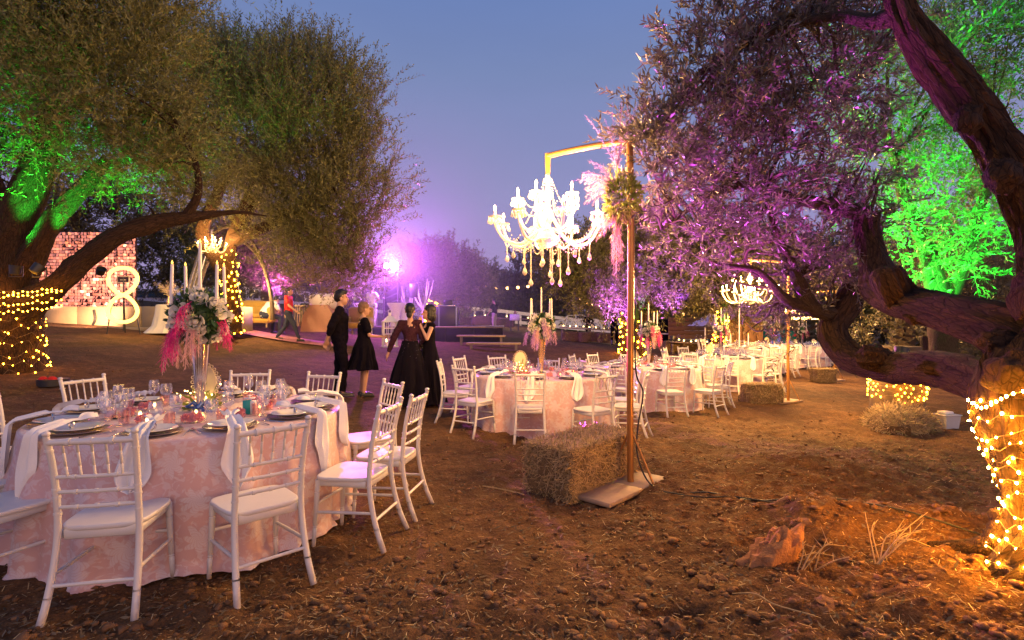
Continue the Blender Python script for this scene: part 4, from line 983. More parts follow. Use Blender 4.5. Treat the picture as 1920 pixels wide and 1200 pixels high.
# ================================================================ TABLES
Z_T = .77
SEATN = ['right', 'back right', 'right of the back', 'left of the back', 'back left', 'left', 'front left', 'left of the front', 'right of the front', 'front right']
def table(idx, X, Y, R, desc, gpart, seed, lvl):
    g = gz(X, Y); L = Vector((X, Y, g))
    t = thing('round_table', f'round dining table hidden under its pink cloth, the {desc}', 'table', L, 0, 'round dining tables')
    m = MB(); m.lathe([(0, 0), (R-.01, 0), (R-.01, .018), (0, .018)], 48, (0, 0, Z_T-.024), cap=False); m.build('table_top', M['plank'], t)
    for k in range(4):
        a = PI/4+k*PI/2; m = MB(); m.tube([(math.cos(a)*R*.72, math.sin(a)*R*.72, 0), (math.cos(a)*R*.66, math.sin(a)*R*.66, Z_T-.024)], .018, 8); m.build('leg', M['black'], t)
    c = cloth_obj(R, Z_T, seed, 220 if lvl == 0 else 120); c.location = L
    tag(c, f'pink damask cloth falling in folds over the {desc}', 'tablecloth', 'pink damask tablecloths')
    return L
T = {}
def setting(L, R, a, desc, place, seed, lvl, napmesh):
    """one place: plate, napkin with ring, glasses, cutlery"""
    rr = random.Random(seed); out = Vector((math.cos(a), math.sin(a), 0)); sd = Vector((-out.y, out.x, 0)); z = Z_T+.002
    rz = a+PI/2; rp = R-.20; c = L+out*rp+Vector((0, 0, z)); nm = f'at the {place} place, {desc}'
    t = thing('place_setting_plates', f'white plate on dark charger {nm}', 'plates', c, rz, 'plates on the dining tables')
    inst(charger_me, t, name='charger_plate'); inst(plate_me, t, name='dinner_plate')
    nk = thing('napkin', f'white napkin hanging over the edge {nm}', 'napkin', c+Vector((0, 0, .028)), rz+rr.uniform(-.15, .15), 'white napkins on the dining tables')
    inst(napmesh, nk, name='cloth'); inst(ring_me, nk, (0, -.03, .024), (0, 0, rr.uniform(-.3, .3)), name='napkin_ring')
    gg = 'clear glasses on the dining tables'
    def put(me, nm2, lb, cat, r, s, rot=0, grp=gg, zz=0):
        o = inst(me, None, L+out*r+sd*s+Vector((0, 0, z+zz)), (0, 0, rot), 1, nm2); tag(o, lb, cat, grp); return o
    put(wine, 'wine_glass', f'tall wine glass {nm}', 'wine glass', R-.43+rr.uniform(-.02, .02), .05+rr.uniform(-.02, .02))
    put(water, 'water_glass', f'squat goblet {nm}', 'goblet', R-.41+rr.uniform(-.02, .02), -.06+rr.uniform(-.02, .02))
    if lvl < 2:
        fm = put(tumbler, 'tumbler', f'rose-tinted tumbler {nm}', 'tumbler', R-.49+rr.uniform(-.03, .03), .0+rr.uniform(-.03, .03))
        f2 = thing('rosebud_favour', f'pink rosebuds in a cup {nm}', 'favour', L+out*(R-.56)+sd*rr.choice((-.1, .1))+Vector((0, 0, z)), rr.random()*6, 'rosebud favours on the dining tables')
        inst(tea_me, f2, name='cup'); inst(buds_me, f2, name='rosebuds', sc=.9); inst(tulle_me, f2, (.0, .03, .02), name='tulle')
    if lvl < 1:
        put(fork_me, 'fork', f'silver fork {nm}', 'fork', rp, -.19, rz, 'cutlery on the dining tables')
        put(knife_me, 'knife', f'silver knife {nm}', 'knife', rp, .19, rz+.1, 'cutlery on the dining tables')
def napmeshes(R, n):
    out = []
    for k in range(n):
        o = napkin_mesh(R, Z_T, R-.20, k*1.7+R, .30+.06*(k % 3)).build('napkin_cloth', M['napkin']); out.append(o.data); COL.objects.unlink(o)
    return out
R1 = 1.0; NM = napmeshes(R1, 4)

# ---- table 1 (nearest), chairs placed from the photograph
X1, Y1 = -2.316, 3.96; g1 = gz(X1, Y1)
L1 = table(1, X1, Y1, R1, 'nearest table', '', 3, 0)
def cp(ang, r): a = R_(ang); return (X1+r*math.cos(a), Y1+r*math.sin(a))
T1 = [(-77.5, 1.20, 'nearest white chair of all, back to the camera, at the lower left', 'front', 0),
      (-47.5, 1.29, 'white chair angled at the front right of the nearest table', 'front right', 3),
      (-16, 1.30, 'white chair seen side-on at the right of the nearest table', 'right', 6),
      (7, 1.36, 'white chair turned edge-on behind the side-on chair right of the nearest table', 'right rear', -16),
      (35, 1.26, 'white chair at the right rear of the nearest table, below the staff', 'rear right', 4),
      (76, 1.32, 'white chair at the back of the nearest table, right of the wine glasses', 'back', 0),
      (104, 1.34, 'white chair mostly hidden by the tall bouquet at the back of the nearest table', 'left of back', 0),
      (150, 1.46, 'white chair at the back left of the nearest table, only its back showing', 'back left', 14),
      (181, 1.40, 'white chair cut by the left photo edge, its post beside the cloth', 'left', 0),
      (-143, 1.20, 'white chair at the left photo edge with only its seat corner showing', 'front left', 0),
      (-113, 1.16, 'white chair cut by the lower left photo edge beside the nearest chair', 'left of front', 6)]
ch0 = None
for i, (a, r, lb, pl, tw_) in enumerate(T1):
    x, y = cp(a, r); rz = face((X1, Y1), (x, y))+R_(tw_); loc = (x, y, gz(x, y)+.0)
    if ch0 is None: ch0 = make_chair(lb, loc, rz)
    else: dup(ch0, loc, rz, lb)
    setting(L1, R1, R_(a), 'nearest table', pl, i, 0, NM[i % 4])
candelabra(L1+Vector((0, 0, Z_T+.002)), 'tall silver vase with blue ribbon, white roses and magenta feathers on the nearest table', 1)
number_board(L1+Vector((-.06, .17, Z_T)), 'oval lace-edged cream sign in glowing pampas behind the silver vase', 5)
for i, (dx, dy) in enumerate(((-.25, -.28), (.22, -.35), (-.05, -.5), (.42, .05), (-.42, .12), (.1, -.22))):
    t = thing('tea_light', f'small glass tea light, number {["left of","right of","nearest in front of","far right of","far left of","just in front of"][i]} the silver vase on the nearest table'.replace('number ', ''), 'tea light', L1+Vector((dx, dy, Z_T+.002)), 0, 'tea lights on the dining tables')
    inst(tea_me, t, name='candle_cup'); inst(teaf_me, t, name='flame')
t = thing('favour_box', 'small teal and white card box right of the blue ribbon on the nearest table', 'box', L1+Vector((.40, -.10, Z_T+.002)), .2)
m = MB(); m.box((0, 0, .05), (.05, .05, .10), bev=.003); m.build('sleeve', M['teal'], t); m = MB(); m.box((.042, 0, .047), (.034, .048, .094), bev=.003); m.build('box_side', M['paper'], t)
m = MB(); m.box((.015, 0, .112), (.07, .04, .008), bev=.002); m.tube([(.015, 0, .116), (.015, 0, .13)], .006, 6); m.lathe([(.0, 0), (.02, .003), (0, .008)], 8, (.015, 0, .128), cap=False); m.build('lid', M['paper'], t)
for i, (dx, dy) in enumerate(((-.42, -.25), (.12, -.62))):
    t = thing('phone' if i == 0 else 'note_card', ['dark phone lying left on the nearest table', 'small dark card lying near the front of the nearest table'][i], ['phone', 'card'][i], L1+Vector((dx+.3*i, dy+.12*i, Z_T+.004)), .7)
    m = MB(); m.box((0, 0, .004), (.07, .14*(1-.5*i), .008), bev=.002); m.build('body', M['black'], t); m = MB(); m.box((0, 0, .0085), (.062, .12*(1-.5*i), .001)); m.build('screen' if i == 0 else 'print', M['glass'] if i == 0 else M['charger'], t)

# ---- simple chairs for the far tables
_a, _b, _c = simple_chair_parts(); sa = dm(_a, wr, 'backrest'); sb_ = dm(_b, wr, 'seat'); sc3 = dm(_c, wr, 'legs')
def far_chair(label, loc, rz):
    t = thing('chiavari_chair', label, 'chair', loc, rz, CHAIR_G); inst(sa, t, name='backrest'); inst(sb_, t, name='seat'); inst(sc3, t, name='legs'); return t
TB = [ # px, Y, R, description, level, rotation of seats, chair radius
    (1015, 8.05, 1.0, 'hay-bale table', 0, 8, 1.24), (1216, 10.9, 1.0, 'gilded-pole table', 1, 20, 1.24),
    (1352, 14.0, 1.0, 'yellow-lit table', 2, 5, 1.24), (1400, 17.6, 1.0, 'candle-stand table', 2, 25, 1.24),
    (1452, 20.6, 1.0, 'sixth table', 3, 12, 1.24), (1504, 23.4, 1.0, 'seventh table', 3, 30, 1.24), (1536, 27.0, 1.0, 'farthest table', 3, 0, 1.24)]
cnt = 0
for ti, (px, Y, R, desc, lvl, rot, cr_) in enumerate(TB):
    X = (px-960)/1000*Y; L = table(ti+2, X, Y, R, desc, '', 20+ti, 0 if lvl == 0 else 1); rr = random.Random(ti+40)
    for k in range(10):
        a = R_(rot+36*k); r = cr_+rr.uniform(-.04, .12); x, y = X+r*math.cos(a), Y+r*math.sin(a); loc = (x, y, gz(x, y)-rr.uniform(0, .012)); rz = face((X, Y), (x, y))+rr.uniform(-.22, .22)
        lb = f'white chair at the {SEATN[k]} of the {desc}'
        if lvl < 2: dup(ch0, loc, rz, lb)
        else: far_chair(lb, loc, rz)
        setting(L, R, a, desc, SEATN[k], ti*20+k, lvl, NM[k % 4])
    pos = L+Vector((0, 0, Z_T+.002))
    if ti == 3: # plain tall candle stand
        t = thing('candle_stand', 'tall slim white candle stand on the fifth table', 'candle stand', pos+Vector((-.25, 0, 0))); m = MB(); m.lathe([(0, 0), (.10, .0), (.10, .02), (.02, .04), (.018, 1.35), (.05, 1.37), (.05, 1.39), (0, 1.39)], 12, cap=False); m.build('stem', M['white_paint'], t)
        for dx in (-.28, 0, .3): candle(t, (dx, 0, 1.39 if dx == 0 else .0), .3 if dx == 0 else .42, .018)
        continue
    candelabra(pos, f'candle bouquet of roses and {"magenta" if ti == 0 else "pink"} feathers on the {desc}', 10+ti, 'gold' if ti == 0 else 'silver', False, 4, 'feather_mauve' if ti == 0 else 'feather_hot', .52, lvl < 2)
    number_board(pos+Vector((-.32, -.05, 0)), f'glowing oval sign on the {desc}', 30+ti, 0, lvl < 2)
    if lvl < 2:
        for i, (dx, dy) in enumerate(((-.3, -.35), (.25, -.4), (.45, .1))):
            t = thing('tea_light', f'small glass tea light at {["front left", "front centre", "right"][i]} of the middle of the {desc}', 'tea light', pos+Vector((dx, dy, 0)), 0, 'tea lights on the dining tables'); inst(tea_me, t, name='candle_cup'); inst(teaf_me, t, name='flame')

# ================================================================ CHANDELIERS ON GILDED POLES
def lathe_me(prof, seg, mk, nm, cap=False): m = MB(); m.lathe(prof, seg, cap=cap); return dm(m, M[mk], nm)
drop_me = lathe_me([(0, 0), (.010, .006), (.016, .02), (.011, .036), (.003, .052), (0, .055)], 6, 'crystal', 'crystal_drop')
bob_me = lathe_me([(0, 0), (.02, -.004), (.050, .006), (.062, .022), (.055, .018), (.02, .006), (.014, .02), (0, .02)], 14, 'crystal', 'drip_pan')
cand_me = lathe_me([(0, 0), (.011, 0), (.011, .055), (0, .058)], 8, 'candle', 'candle_tube')
flame_me = lathe_me([(0, 0), (.008, .008), (.011, .018), (.008, .034), (.003, .048), (0, .052)], 8, 'chandelier_bulb', 'flame_bulb')
def bead_strand(a, b, sag, n, r=.0075):
    m = MB(); a = Vector(a); b = Vector(b)
    for k in range(n+1):
        t = k/n; p = a.lerp(b, t)+Vector((0, 0, -sag*4*t*(1-t))); m.ball(p, r, 5, 3)
    return m
def arm_mb(Rr, z0, z1, dip):
    p = smooth_path([(.03, 0, z0), (Rr*.22, 0, z0-dip*.2), (Rr*.5, 0, z0-dip), (Rr*.82, 0, z0-dip*.75), (Rr*1.0, 0, z0+(z1-z0)*.45), (Rr, 0, z1)], 5)
    m = MB(); m.tube(p, [.013]*(len(p)-1)+[.016], 8); return m
def chandelier(loc, label, full=True, pw=9.0, scale=1.0):
    t = thing('chandelier', label, 'chandelier', loc, 0, 'crystal chandeliers hung from gilded poles'); t.scale = (scale,)*3
    m = MB(); m.lathe([(0, .0), (.014, 0), (.03, -.03), (.045, -.05), (.02, -.07), (.016, -.12), (.04, -.16), (.05, -.20), (.022, -.24), (.02, -.30), (.05, -.34), (.058, -.40), (.03, -.44), (.025, -.50), (.06, -.54), (.10, -.57), (.12, -.60), (.09, -.64), (.03, -.67), (0, -.68)], 18, cap=False); m.build('stem', M['crystal'], t)
    m = MB(); m.tube([(.02*math.cos(a), 0, .02+.02*math.sin(a)) for a in [2*PI*k/12 for k in range(13)]], .004, 6, cap=False); m.build('hook', M['gold'], t)
    def arm(k, n, Rr, z0, z1, dip, off, src):
        a = 2*PI*k/n+off; ar = inst(src[0], t, (0, 0, 0), (0, 0, a), 1, 'arm'); c, s = math.cos(a), math.sin(a); p = Vector((Rr*c, Rr*s, z1))
        pan = inst(bob_me, t, p, name='drip_pan'); cd = inst(cand_me, t, p+Vector((0, 0, .012)), name='candle_tube'); inst(flame_me, cd, (0, 0, .058), name='flame_bulb')
        if full or k % 2 == 0:
            ld = bpy.data.lights.new('flame_light', 'POINT'); ld.energy = pw*(1 if full else 2); ld.color = (1, .52, .15); ld.shadow_soft_size = .012
            lo = bpy.data.objects.new('flame_light', ld); lo.location = (0, 0, .126); link(lo, cd)
        if full:
            for j in range(6): b = j*PI/3+a; inst(drop_me, pan, (.055*math.cos(b), .055*math.sin(b), -.05), name='crystal_drop')
    A = (dm(arm_mb(.50, -.50, -.42, .14), M['crystal'], 'arm'),); A2 = (dm(arm_mb(.28, -.38, -.23, .12), M['crystal'], 'arm'),)
    for k in range(8): arm(k, 8, .50, -.50, -.42, .14, .2, A)
    for k in range(5): arm(k, 5, .28, -.38, -.23, .12, .5, A2)
    if full:
        for k in range(8):
            a = 2*PI*k/8+.2; b = a+2*PI/8; bead_strand((.42*math.cos(a), .42*math.sin(a), -.55), (.42*math.cos(b), .42*math.sin(b), -.55), .10, 12).build('bead_strand', M['crystal'], t)
            bead_strand((.04*math.cos(a), .04*math.sin(a), -.04), (.24*math.cos(a), .24*math.sin(a), -.42) if k % 2 else (.06*math.cos(a), .06*math.sin(a), -.34), .03, 16, .0065).build('bead_strand', M['crystal'], t)
            c = .42; x, y = c*math.cos(a+.39), c*math.sin(a+.39); bead_strand((x*.92, y*.92, -.66), (x*.92, y*.92, -.72), 0, 4).build('bead_strand', M['crystal'], t)
            d = inst(drop_me, t, (x*.92, y*.92, -.80), name='crystal_drop', sc=1.3)
        for k in range(10):
            a = k*PI/5; b = a+PI/5; bead_strand((.27*math.cos(a), .27*math.sin(a), -.27), (.27*math.cos(b), .27*math.sin(b), -.27), .07, 10, .006).build('bead_strand', M['crystal'], t); bead_strand((.10*math.cos(a), .10*math.sin(a), -.58), (.44*math.cos(a), .44*math.sin(a), -.56), .13, 14, .006).build('bead_strand', M['crystal'], t)
        for k in range(16):
            a = k*.698; r = .10+.13*(k % 3)/2; l = .12+.09*((k*5) % 3); x, y = r*math.cos(a), r*math.sin(a)
            bead_strand((x, y, -.60), (x, y, -.66-l), 0, int(l/.013)+4).build('bead_strand', M['crystal'], t); inst(drop_me, t, (x, y, -.73-l), name='crystal_drop', sc=1.4)
    return t
def pole_stand(base, top_h, arm_end, desc, chain, arm_r=.028, flower=False):
    """square timber base, tall gilded pole and cantilevered arm"""
    L0 = Vector(base); t = thing('gilded_pole', f'tall gilded pole with cantilever arm, {desc}', 'pole stand', base, 0, 'gilded chandelier poles')
    m = MB(); m.tube(smooth_path([(0, 0, 0), (-.004, 0, top_h*.3), (.004, 0, top_h*.7), (-.006, 0, top_h)], 5), .030, 12); m.build('pole', M['polewood'], t)
    e = Vector(arm_end)-L0; m = MB(); s = Vector((0, 0, top_h-.02)); d = (e-s); p = smooth_path([tuple(s-d*.04), tuple(s+d*.3+Vector((0, 0, .02))), tuple(s+d*.7+Vector((0, 0, .015))), tuple(e)], 5); m.tube(p, [arm_r]*len(p), 12); m.build('arm', M['polewood'], t)
    m = MB(); m.tube([e+Vector((0, 0, .02)), e-Vector((0, 0, chain))], [.03, .022], 10); m.build('hanger', M['polewood'], t)
    for dx, dy in ((.13, -.10), (-.12, .12)):
        m = MB(); m.tube([(dx*1.3, dy*1.3, 0.02), (dx*.15, dy*.15, .42)], .011, 8); m.build('brace', M['polewood'], t)
    return t, e
pb = G(1182, 4.78); pb = Vector((1.062, 4.78, gz(1.062, 4.78)+.045))
ae = P(1027, 292, 5.37)
ps, _ = pole_stand(pb, P(0, 262, 4.78).z-pb.z, ae, 'standing beside the near hay bale', .18)
chandelier(ae-Vector((0, 0, .20)), 'large crystal chandelier blazing over the nearest hay bale', True, 46, 1.08)
# plank base
u = Vector((.68, .73, 0)).normalized(); ub = math.atan2(u.y, u.x)
t = thing('base_board', 'wide wooden base board weighted by the near hay bale under the gilded pole', 'board', pb+Vector((-.02, 0, -.045))-u*.08, ub)
m = MB(); m.box((-.26, -.02, .02), (.52, .34, .04), bev=.004); m.build('plank', M['plank'], t); m = MB(); m.box((.225, -.02, .021), (.44, .34, .04), bev=.004); m.build('plank', M['plank'], t)
# feathers and flowers tied to the pole under the arm
fb = P(1166, 380, 4.74); t = thing('pole_bouquet', 'lit spray of pampas feathers, yellow flowers and leaves tied to the near gilded pole', 'floral spray', fb)
o = quads_mesh('foliage', greens(900, .16, 4, (.0, -.02, .02), .06, .020)*np.array([1, 1, 1.35]), M['lime_leaf'], t); o['kind'] = 'stuff'
rr = random.Random(8)
for k in range(7): uu = Vector((-.8+rr.gauss(0, .5), -1, rr.gauss(0, .8))).normalized(); inst(rose_me, t, uu*.15+Vector((0, 0, .02)), uu.to_track_quat('Z', 'Y').to_euler(), rr.uniform(.7, 1.2), 'rose')
for k, (d, n, mk, L_) in enumerate((((-1, -.2, .6), 9, 'feather_pink', .34), ((-1, -.3, -.1), 8, 'feather_pink', .30), ((-.7, -.3, .9), 7, 'feather_mauve', .42), ((-.08, 0, 1.6), 8, 'feather_mauve', .55), ((.05, 0, -1.6), 8, 'feather_pink', .5), ((-.35, -.2, -1.2), 7, 'feather_pink', .38), ((-1, -.5, .25), 8, 'feather_pink', .36))):
    m = MB()
    for j in range(n): feather(m, Vector((-.04, 0, .12*(1 if d[2] > 0 else -1)+rr.uniform(-.05, .05)))+(Vector((0, 0, .18)) if d[2] > 1.5 else Vector()), Vector(d)+Vector([rr.gauss(0, .16) for _ in range(3)]), L_*rr.uniform(.7, 1.15), .04, k*20+j, .5 if d[2] > 1 else 1.0)
    m.build('feather', M[mk], t)
# poles 2, 3
for i, (px, Y, ex, ey, eY, lbp, lbc, sc_) in enumerate(((1478, 11.2, 1406, 488, 10.5, 'second from the camera, behind its own hay bale', 'second crystal chandelier glowing through the olive leaves', 1.0),
                                                  (1566, 16.0, 1508, 548, 16.4, 'third from the camera beside the magenta-lit trunk', 'third crystal chandelier low behind the forked branch', 1.0))):
    b = G(px, Y, .04); e = P(ex, ey, eY); pole_stand(b, e.z-b.z+.03, e, lbp, .2); chandelier(e-Vector((0, 0, .18)), lbc, False, 105, 1.02)
    t = thing('base_board', f'pale base board under the gilded pole {["second", "third"][i]} from the camera', 'board', b-Vector((.1, 0, .04)), .5)
    m = MB(); m.box((-.2, 0, .02), (.4, .34, .04), bev=.004); m.build('plank', M['plank'], t); m = MB(); m.box((.21, 0, .021), (.4, .34, .04), bev=.004); m.build('plank', M['plank'], t)
cb = thing('power_cable', 'black cable running down the near gilded pole and away across the soil', 'cable', pb); m = MB()
path = [(.035, -.03, 1.6), (.04, -.03, 1.0), (.10, -.05, .8), (.06, -.03, .5), (.05, -.05, .25), (.14, -.12, .02)]
for x, y in ((.30, -.30), (.55, -.42), (.85, -.52), (1.2, -.75), (1.6, -1.05), (2.0, -1.35)): path.append((x, y, gzd(pb.x+x, pb.y+y)-pb.z+.012))
m.tube([q for q in smooth_path(path, 6)], .007, 6); m.build('cord', M['cable'], cb)
cb2 = thing('power_cable', 'second black cable snaking over the tilled soil toward the right olive', 'cable', (1.2, 4.2, gz(1.2, 4.2))); L0 = Vector(cb2.location); m = MB()
path = []
for x, y in ((1.25, 4.4), (1.5, 4.25), (1.8, 4.3), (2.1, 4.1), (2.3, 3.8), (2.45, 3.9)): path.append(Vector((x, y, gzd(x, y)+.012))-L0)
m.tube(smooth_path([tuple(q) for q in path], 6), .006, 6); m.build('cord', M['cable'], cb2)

# ================================================================ HAY BALES
def bale(loc, rz, dims, label, n, seed, grp='hay bales beside the chandelier poles', sl=.07):
    t = thing('hay_bale', label, 'hay bale', loc, rz, grp); lx, ly, lz = dims; r = np.random.default_rng(seed)
    nx_, ny_, nz_ = 26, 14, 12; m = MB()
    def fc(ax, sgn, A, Bn):
        vs = []; fs = []
        for i in range(A+1):
            for j in range(Bn+1):
                a, b = i/A-.5, j/Bn-.5; p = [0, 0, 0]; p[ax] = sgn*.5; oth = [q for q in range(3) if q != ax]; p[oth[0]] = a; p[oth[1]] = b
                v = Vector((p[0]*lx, p[1]*ly, p[2]*lz)); k = 1-.10*(abs(p[0])*2)**6*(abs(p[1])*2)**6-.06*(abs(p[2])*2)**8*((abs(p[0])*2)**8+(abs(p[1])*2)**8)
                nn = mnoise.noise(v*5+Vector((seed, 0, 0)))*.11+mnoise.noise(v*22)*.04; v = v*k*(1+nn); v.z = max(v.z, -lz/2)+lz/2
                vs.append(v)
        for i in range(A):
            for j in range(Bn):
                q = (i*(Bn+1)+j, i*(Bn+1)+j+1, (i+1)*(Bn+1)+j+1, (i+1)*(Bn+1)+j); fs.append(q if sgn > 0 else q[::-1])
        m._a(vs, fs)
    for ax, A, Bn in ((0, ny_, nz_), (1, nx_, nz_), (2, nx_, ny_)):
        fc(ax, 1, A, Bn); fc(ax, -1, A, Bn)
    m.build('core', M['bale_core'], t)
    # straw
    ax = r.choice(3, n, p=[.18, .40, .42]); p = (r.random((n, 3))-.5); sg = np.where(r.random(n) < .5, -1, 1); sg = np.where(ax == 2, 1, sg)
    p[np.arange(n), ax] = sg*(.47+.055*r.random(n)); p *= np.array([lx, ly, lz]); nrm = np.zeros((n, 3)); nrm[np.arange(n), ax] = sg
    edge = (r.random(n) < .22)[:, None]
    d = unit(r.normal(size=(n, 3))*np.array([1, .8, .8])+nrm*np.where(edge, .9, -.0)+np.array([0, 0, -.15])); d -= nrm*(d*nrm).sum(-1, keepdims=True)*np.where(edge, 0, .6); L = sl*(.4+r.random((n, 1)))
    s = unit(np.cross(d, nrm+.01))*.0021; c = p+np.array([0, 0, lz/2])+nrm*.004
    q = np.stack([c-d*L*.5-s, c-d*L*.5+s, c+d*L*.5+s, c+d*L*.5-s], 1); q[..., 2] = np.maximum(q[..., 2], .004)
    o = quads_mesh('straw', q, M['straw'], t); o['kind'] = 'stuff'
    for yy in (-ly*.2, ly*.2):
        m = MB(); m.tube([(-lx/2-.012, yy, .02), (-lx/2-.012, yy, lz-.01), (0, yy, lz+.012), (lx/2+.012, yy, lz-.01), (lx/2+.012, yy, .02)], .003, 4); m.build('twine', M['plank'], t)
    return t
bc = Vector((.66, 4.92, 0)); bale((bc.x, bc.y, gz(bc.x, bc.y)-.01), ub, (1.06, .50, .44), 'big shaggy hay bale in the middle foreground beside the gilded pole', 15000, 1, sl=.10)
g = G(1428, 11.0); bale(g, .1, (.72, .45, .40), 'dark hay bale at the foot of the second gilded pole', 2600, 2)
g = G(1543, 15.6); bale(g, 0, (.62, .45, .40), 'small hay bale at the foot of the third gilded pole', 1500, 3)
# lit trunk with a straw heap beyond the lower limb, plastic tub
sx_, sy_ = 7.0, 9.7; g0 = gz(sx_, sy_); g = Vector((sx_-.50, sy_-.75, g0)); t = thing('straw_heap', 'heap of straw and brush at the foot of the lit trunk beyond the lower limb', 'straw heap', g)
m = MB(); m.ball((0, 0, .0), (.46, .42, .36), 20, 12); m.v = [tuple(Vector(v)*(1+.5*mnoise.noise(Vector(v)*4))) for v in m.v]; m.build('mound', M['bale_core'], t); r = np.random.default_rng(6); n = 3000; p = unit(r.normal(size=(n, 3)))*np.array([.52, .46, .40]); p[:, 2] = abs(p[:, 2])
d = unit(r.normal(size=(n, 3)))*.10; s = unit(np.cross(d, p+.01))*.003; o = quads_mesh('straw', np.stack([p-d-s, p-d+s, p+d+s, p+d-s], 1), M['straw'], t); o['kind'] = 'stuff'
core = [(Vector((sx_, sy_, g0+z)), .40-.03*z) for z in (0, .2, .4, .6, .8, 1.0)]
t = thing('tree_stump', 'thick old trunk ringed with fairy lights beyond the lower right-hand limb', 'tree trunk', (sx_, sy_, g0)); m = MB(); m.tube([(0, 0, 0), (0, 0, .3), (0, 0, .7), (0, 0, 1.35)], [.46, .42, .40, .36], 20); m.build('wood', M['bark_far'], t)
fairy_wrap('fairy_lights', 'warm fairy lights ringing the thick trunk seen under the lower right-hand limb', [(a, b) for a, b in core[2:]], .075, .085, .012, M['fairy_far'], 'fairy lights wrapped round olive trunks', Vector((sx_, sy_, g0)), jit=.03, keep=.8, seed=17)
g = Vector((7.5, 9.2, gz(7.5, 9.2))); t = thing('storage_box', 'pale plastic tub standing alone on the ground at the right', 'tub', g, .2); m = MB()
m._a([(x*(.13 if z == 0 else .155), y*(.10 if z == 0 else .12), z) for z in (0, .22) for x, y in ((-1, -1), (1, -1), (1, 1), (-1, 1))], [(0, 1, 5, 4), (1, 2, 6, 5), (2, 3, 7, 6), (3, 0, 4, 7), (0, 3, 2, 1)]); m.build('bin', M['greycloth'], t, smooth=False)
m = MB(); m.box((0, 0, .225), (.34, .27, .02), bev=.005); m.build('rim', M['greycloth'], t); m = MB(); m.box((-.03, 0, .262), (.18, .16, .05), bev=.02); m.build('bundle', M['paper'], t)
# dry twigs, sticks, stones in the foreground
def stick(lb, pts, r, nm='dry_stick', cat='stick'):
    L0 = Vector((pts[0][0], pts[0][1], gzd(pts[0][0], pts[0][1]))); t = thing(nm, lb, cat, L0); m = MB(); q = [Vector((x, y, gzd(x, y)+h))-L0 for x, y, h in pts]; m.tube(smooth_path([tuple(a) for a in q], 4), r, 6); m.build('stem', M['straw'], t); return t, L0
stick('thin pale stick lying left of the near hay bale', [(-.26, 4.75, .01), (-.05, 4.62, .02), (.10, 4.52, .015)], .006)
stick('curved pale twig at the bottom of the photo right of centre', [(1.17, 2.83, .01), (1.24, 2.72, .03), (1.29, 2.63, .01), (1.42, 2.50, .02)], .004)
for k, (bx, by) in enumerate(((2.12, 3.1), (1.72, 3.06), (1.62, 3.0), (2.3, 3.25))):
    L0 = Vector((bx, by, gzd(bx, by))); t = thing('dry_branch', f'dry branching weed stems {["rising right of the earth mound", "short, left of the tall dry stems", "smallest, nearest the orange earth bank", "bent low toward the lit trunk"][k]}', 'dry weed', L0); m = MB(); rr = random.Random(k)
    for j in range(7 if k == 0 else 4):
        e = Vector((rr.uniform(-.1, .42), rr.uniform(-.1, .15), rr.uniform(.08, .30)))*(1 if k in (0,) else .6); mid = e*.5+Vector((rr.uniform(-.04, .04), 0, rr.uniform(0, .07))); p = smooth_path([(rr.uniform(-.02, .02), 0, 0), tuple(mid), tuple(e)], 4); m.tube(p, [.0042*(1-.6*i/len(p)) for i in range(len(p))], 5)
        for b in range(2): q = Vector(p[-3-b*2]); m.tube([q, q+Vector((rr.uniform(-.06, .09), rr.uniform(-.05, .05), rr.uniform(.0, .07)))], [.0025, .001], 4)
    m.build('stems', M['straw'], t)
eb = Vector((1.55, 3.15, gz(1.55, 3.15)-.03)); t = thing('earth_clod', 'large broken block of orange earth standing up from the tilled ground', 'earth block', eb, .3); m = MB(); m.ball((0, 0, .05), (.17, .10, .16), 48, 30); m.v = [tuple(Vector((v[0]+v[2]*.3, v[1], v[2]))*(1+.75*mnoise.noise(Vector(v)*7)+.45*abs(mnoise.noise(Vector(v)*17))+.2*mnoise.noise(Vector(v)*45))) for v in m.v]; m.build('block', mat('orange_earth', (.36, .16, .06), rough=.95, vary=.3, nscale=12, bump=.6, bscale=60), t)
rr = random.Random(77); SD = ['flat pale', 'rounded brown', 'jagged dark', 'small reddish', 'broad yellowish', 'split grey', 'knobbly orange', 'chipped ochre']
for k in range(8):
    px, Y = [(1350, 3.0), (1330, 2.95), (1210, 3.6), (1500, 3.5), (1545, 2.6), (1120, 2.8), (1260, 2.55), (1640, 3.9)][k]
    g = G(px, Y); g.z = gzd(g.x, g.y); t = thing('stone', f'{SD[k]} lump of hard earth, {["left of the orange earth block", "just beside the flat pale lump", "right of the base board", "behind the orange earth block", "at the bottom edge right of the orange block", "below the base board", "at the bottom edge near the hole", "toward the lit stump"][k]}', 'stone', g, rr.random()*6)
    m = MB(); s = rr.uniform(.03, .06); m.ball((0, 0, s*.1), (s*1.3, s, s*.6), 22, 14); m.v = [tuple(Vector(v)*(.8+.7*mnoise.noise(Vector(v)*25+Vector((k, 0, 0)))+.6*abs(mnoise.noise(Vector(v)*60)))) for v in m.v]; m.build('rock', bpy.data.materials['clod'], t)
# red object by the left tree
g = G(100, 8.2); t = thing('cable_reel', 'dark coil with red-orange caps lying by the left lit trunk', 'cable reel', g); m = MB(); m.lathe([(.05, 0), (.20, .0), (.20, .10), (.06, .11)], 16); m.build('drum', M['black'], t)
for s in (-1, 1): m = MB(); m.ball((s*.07, -.10, .10), (.07, .05, .05), 10, 6); m.build('cap', M['red'], t)
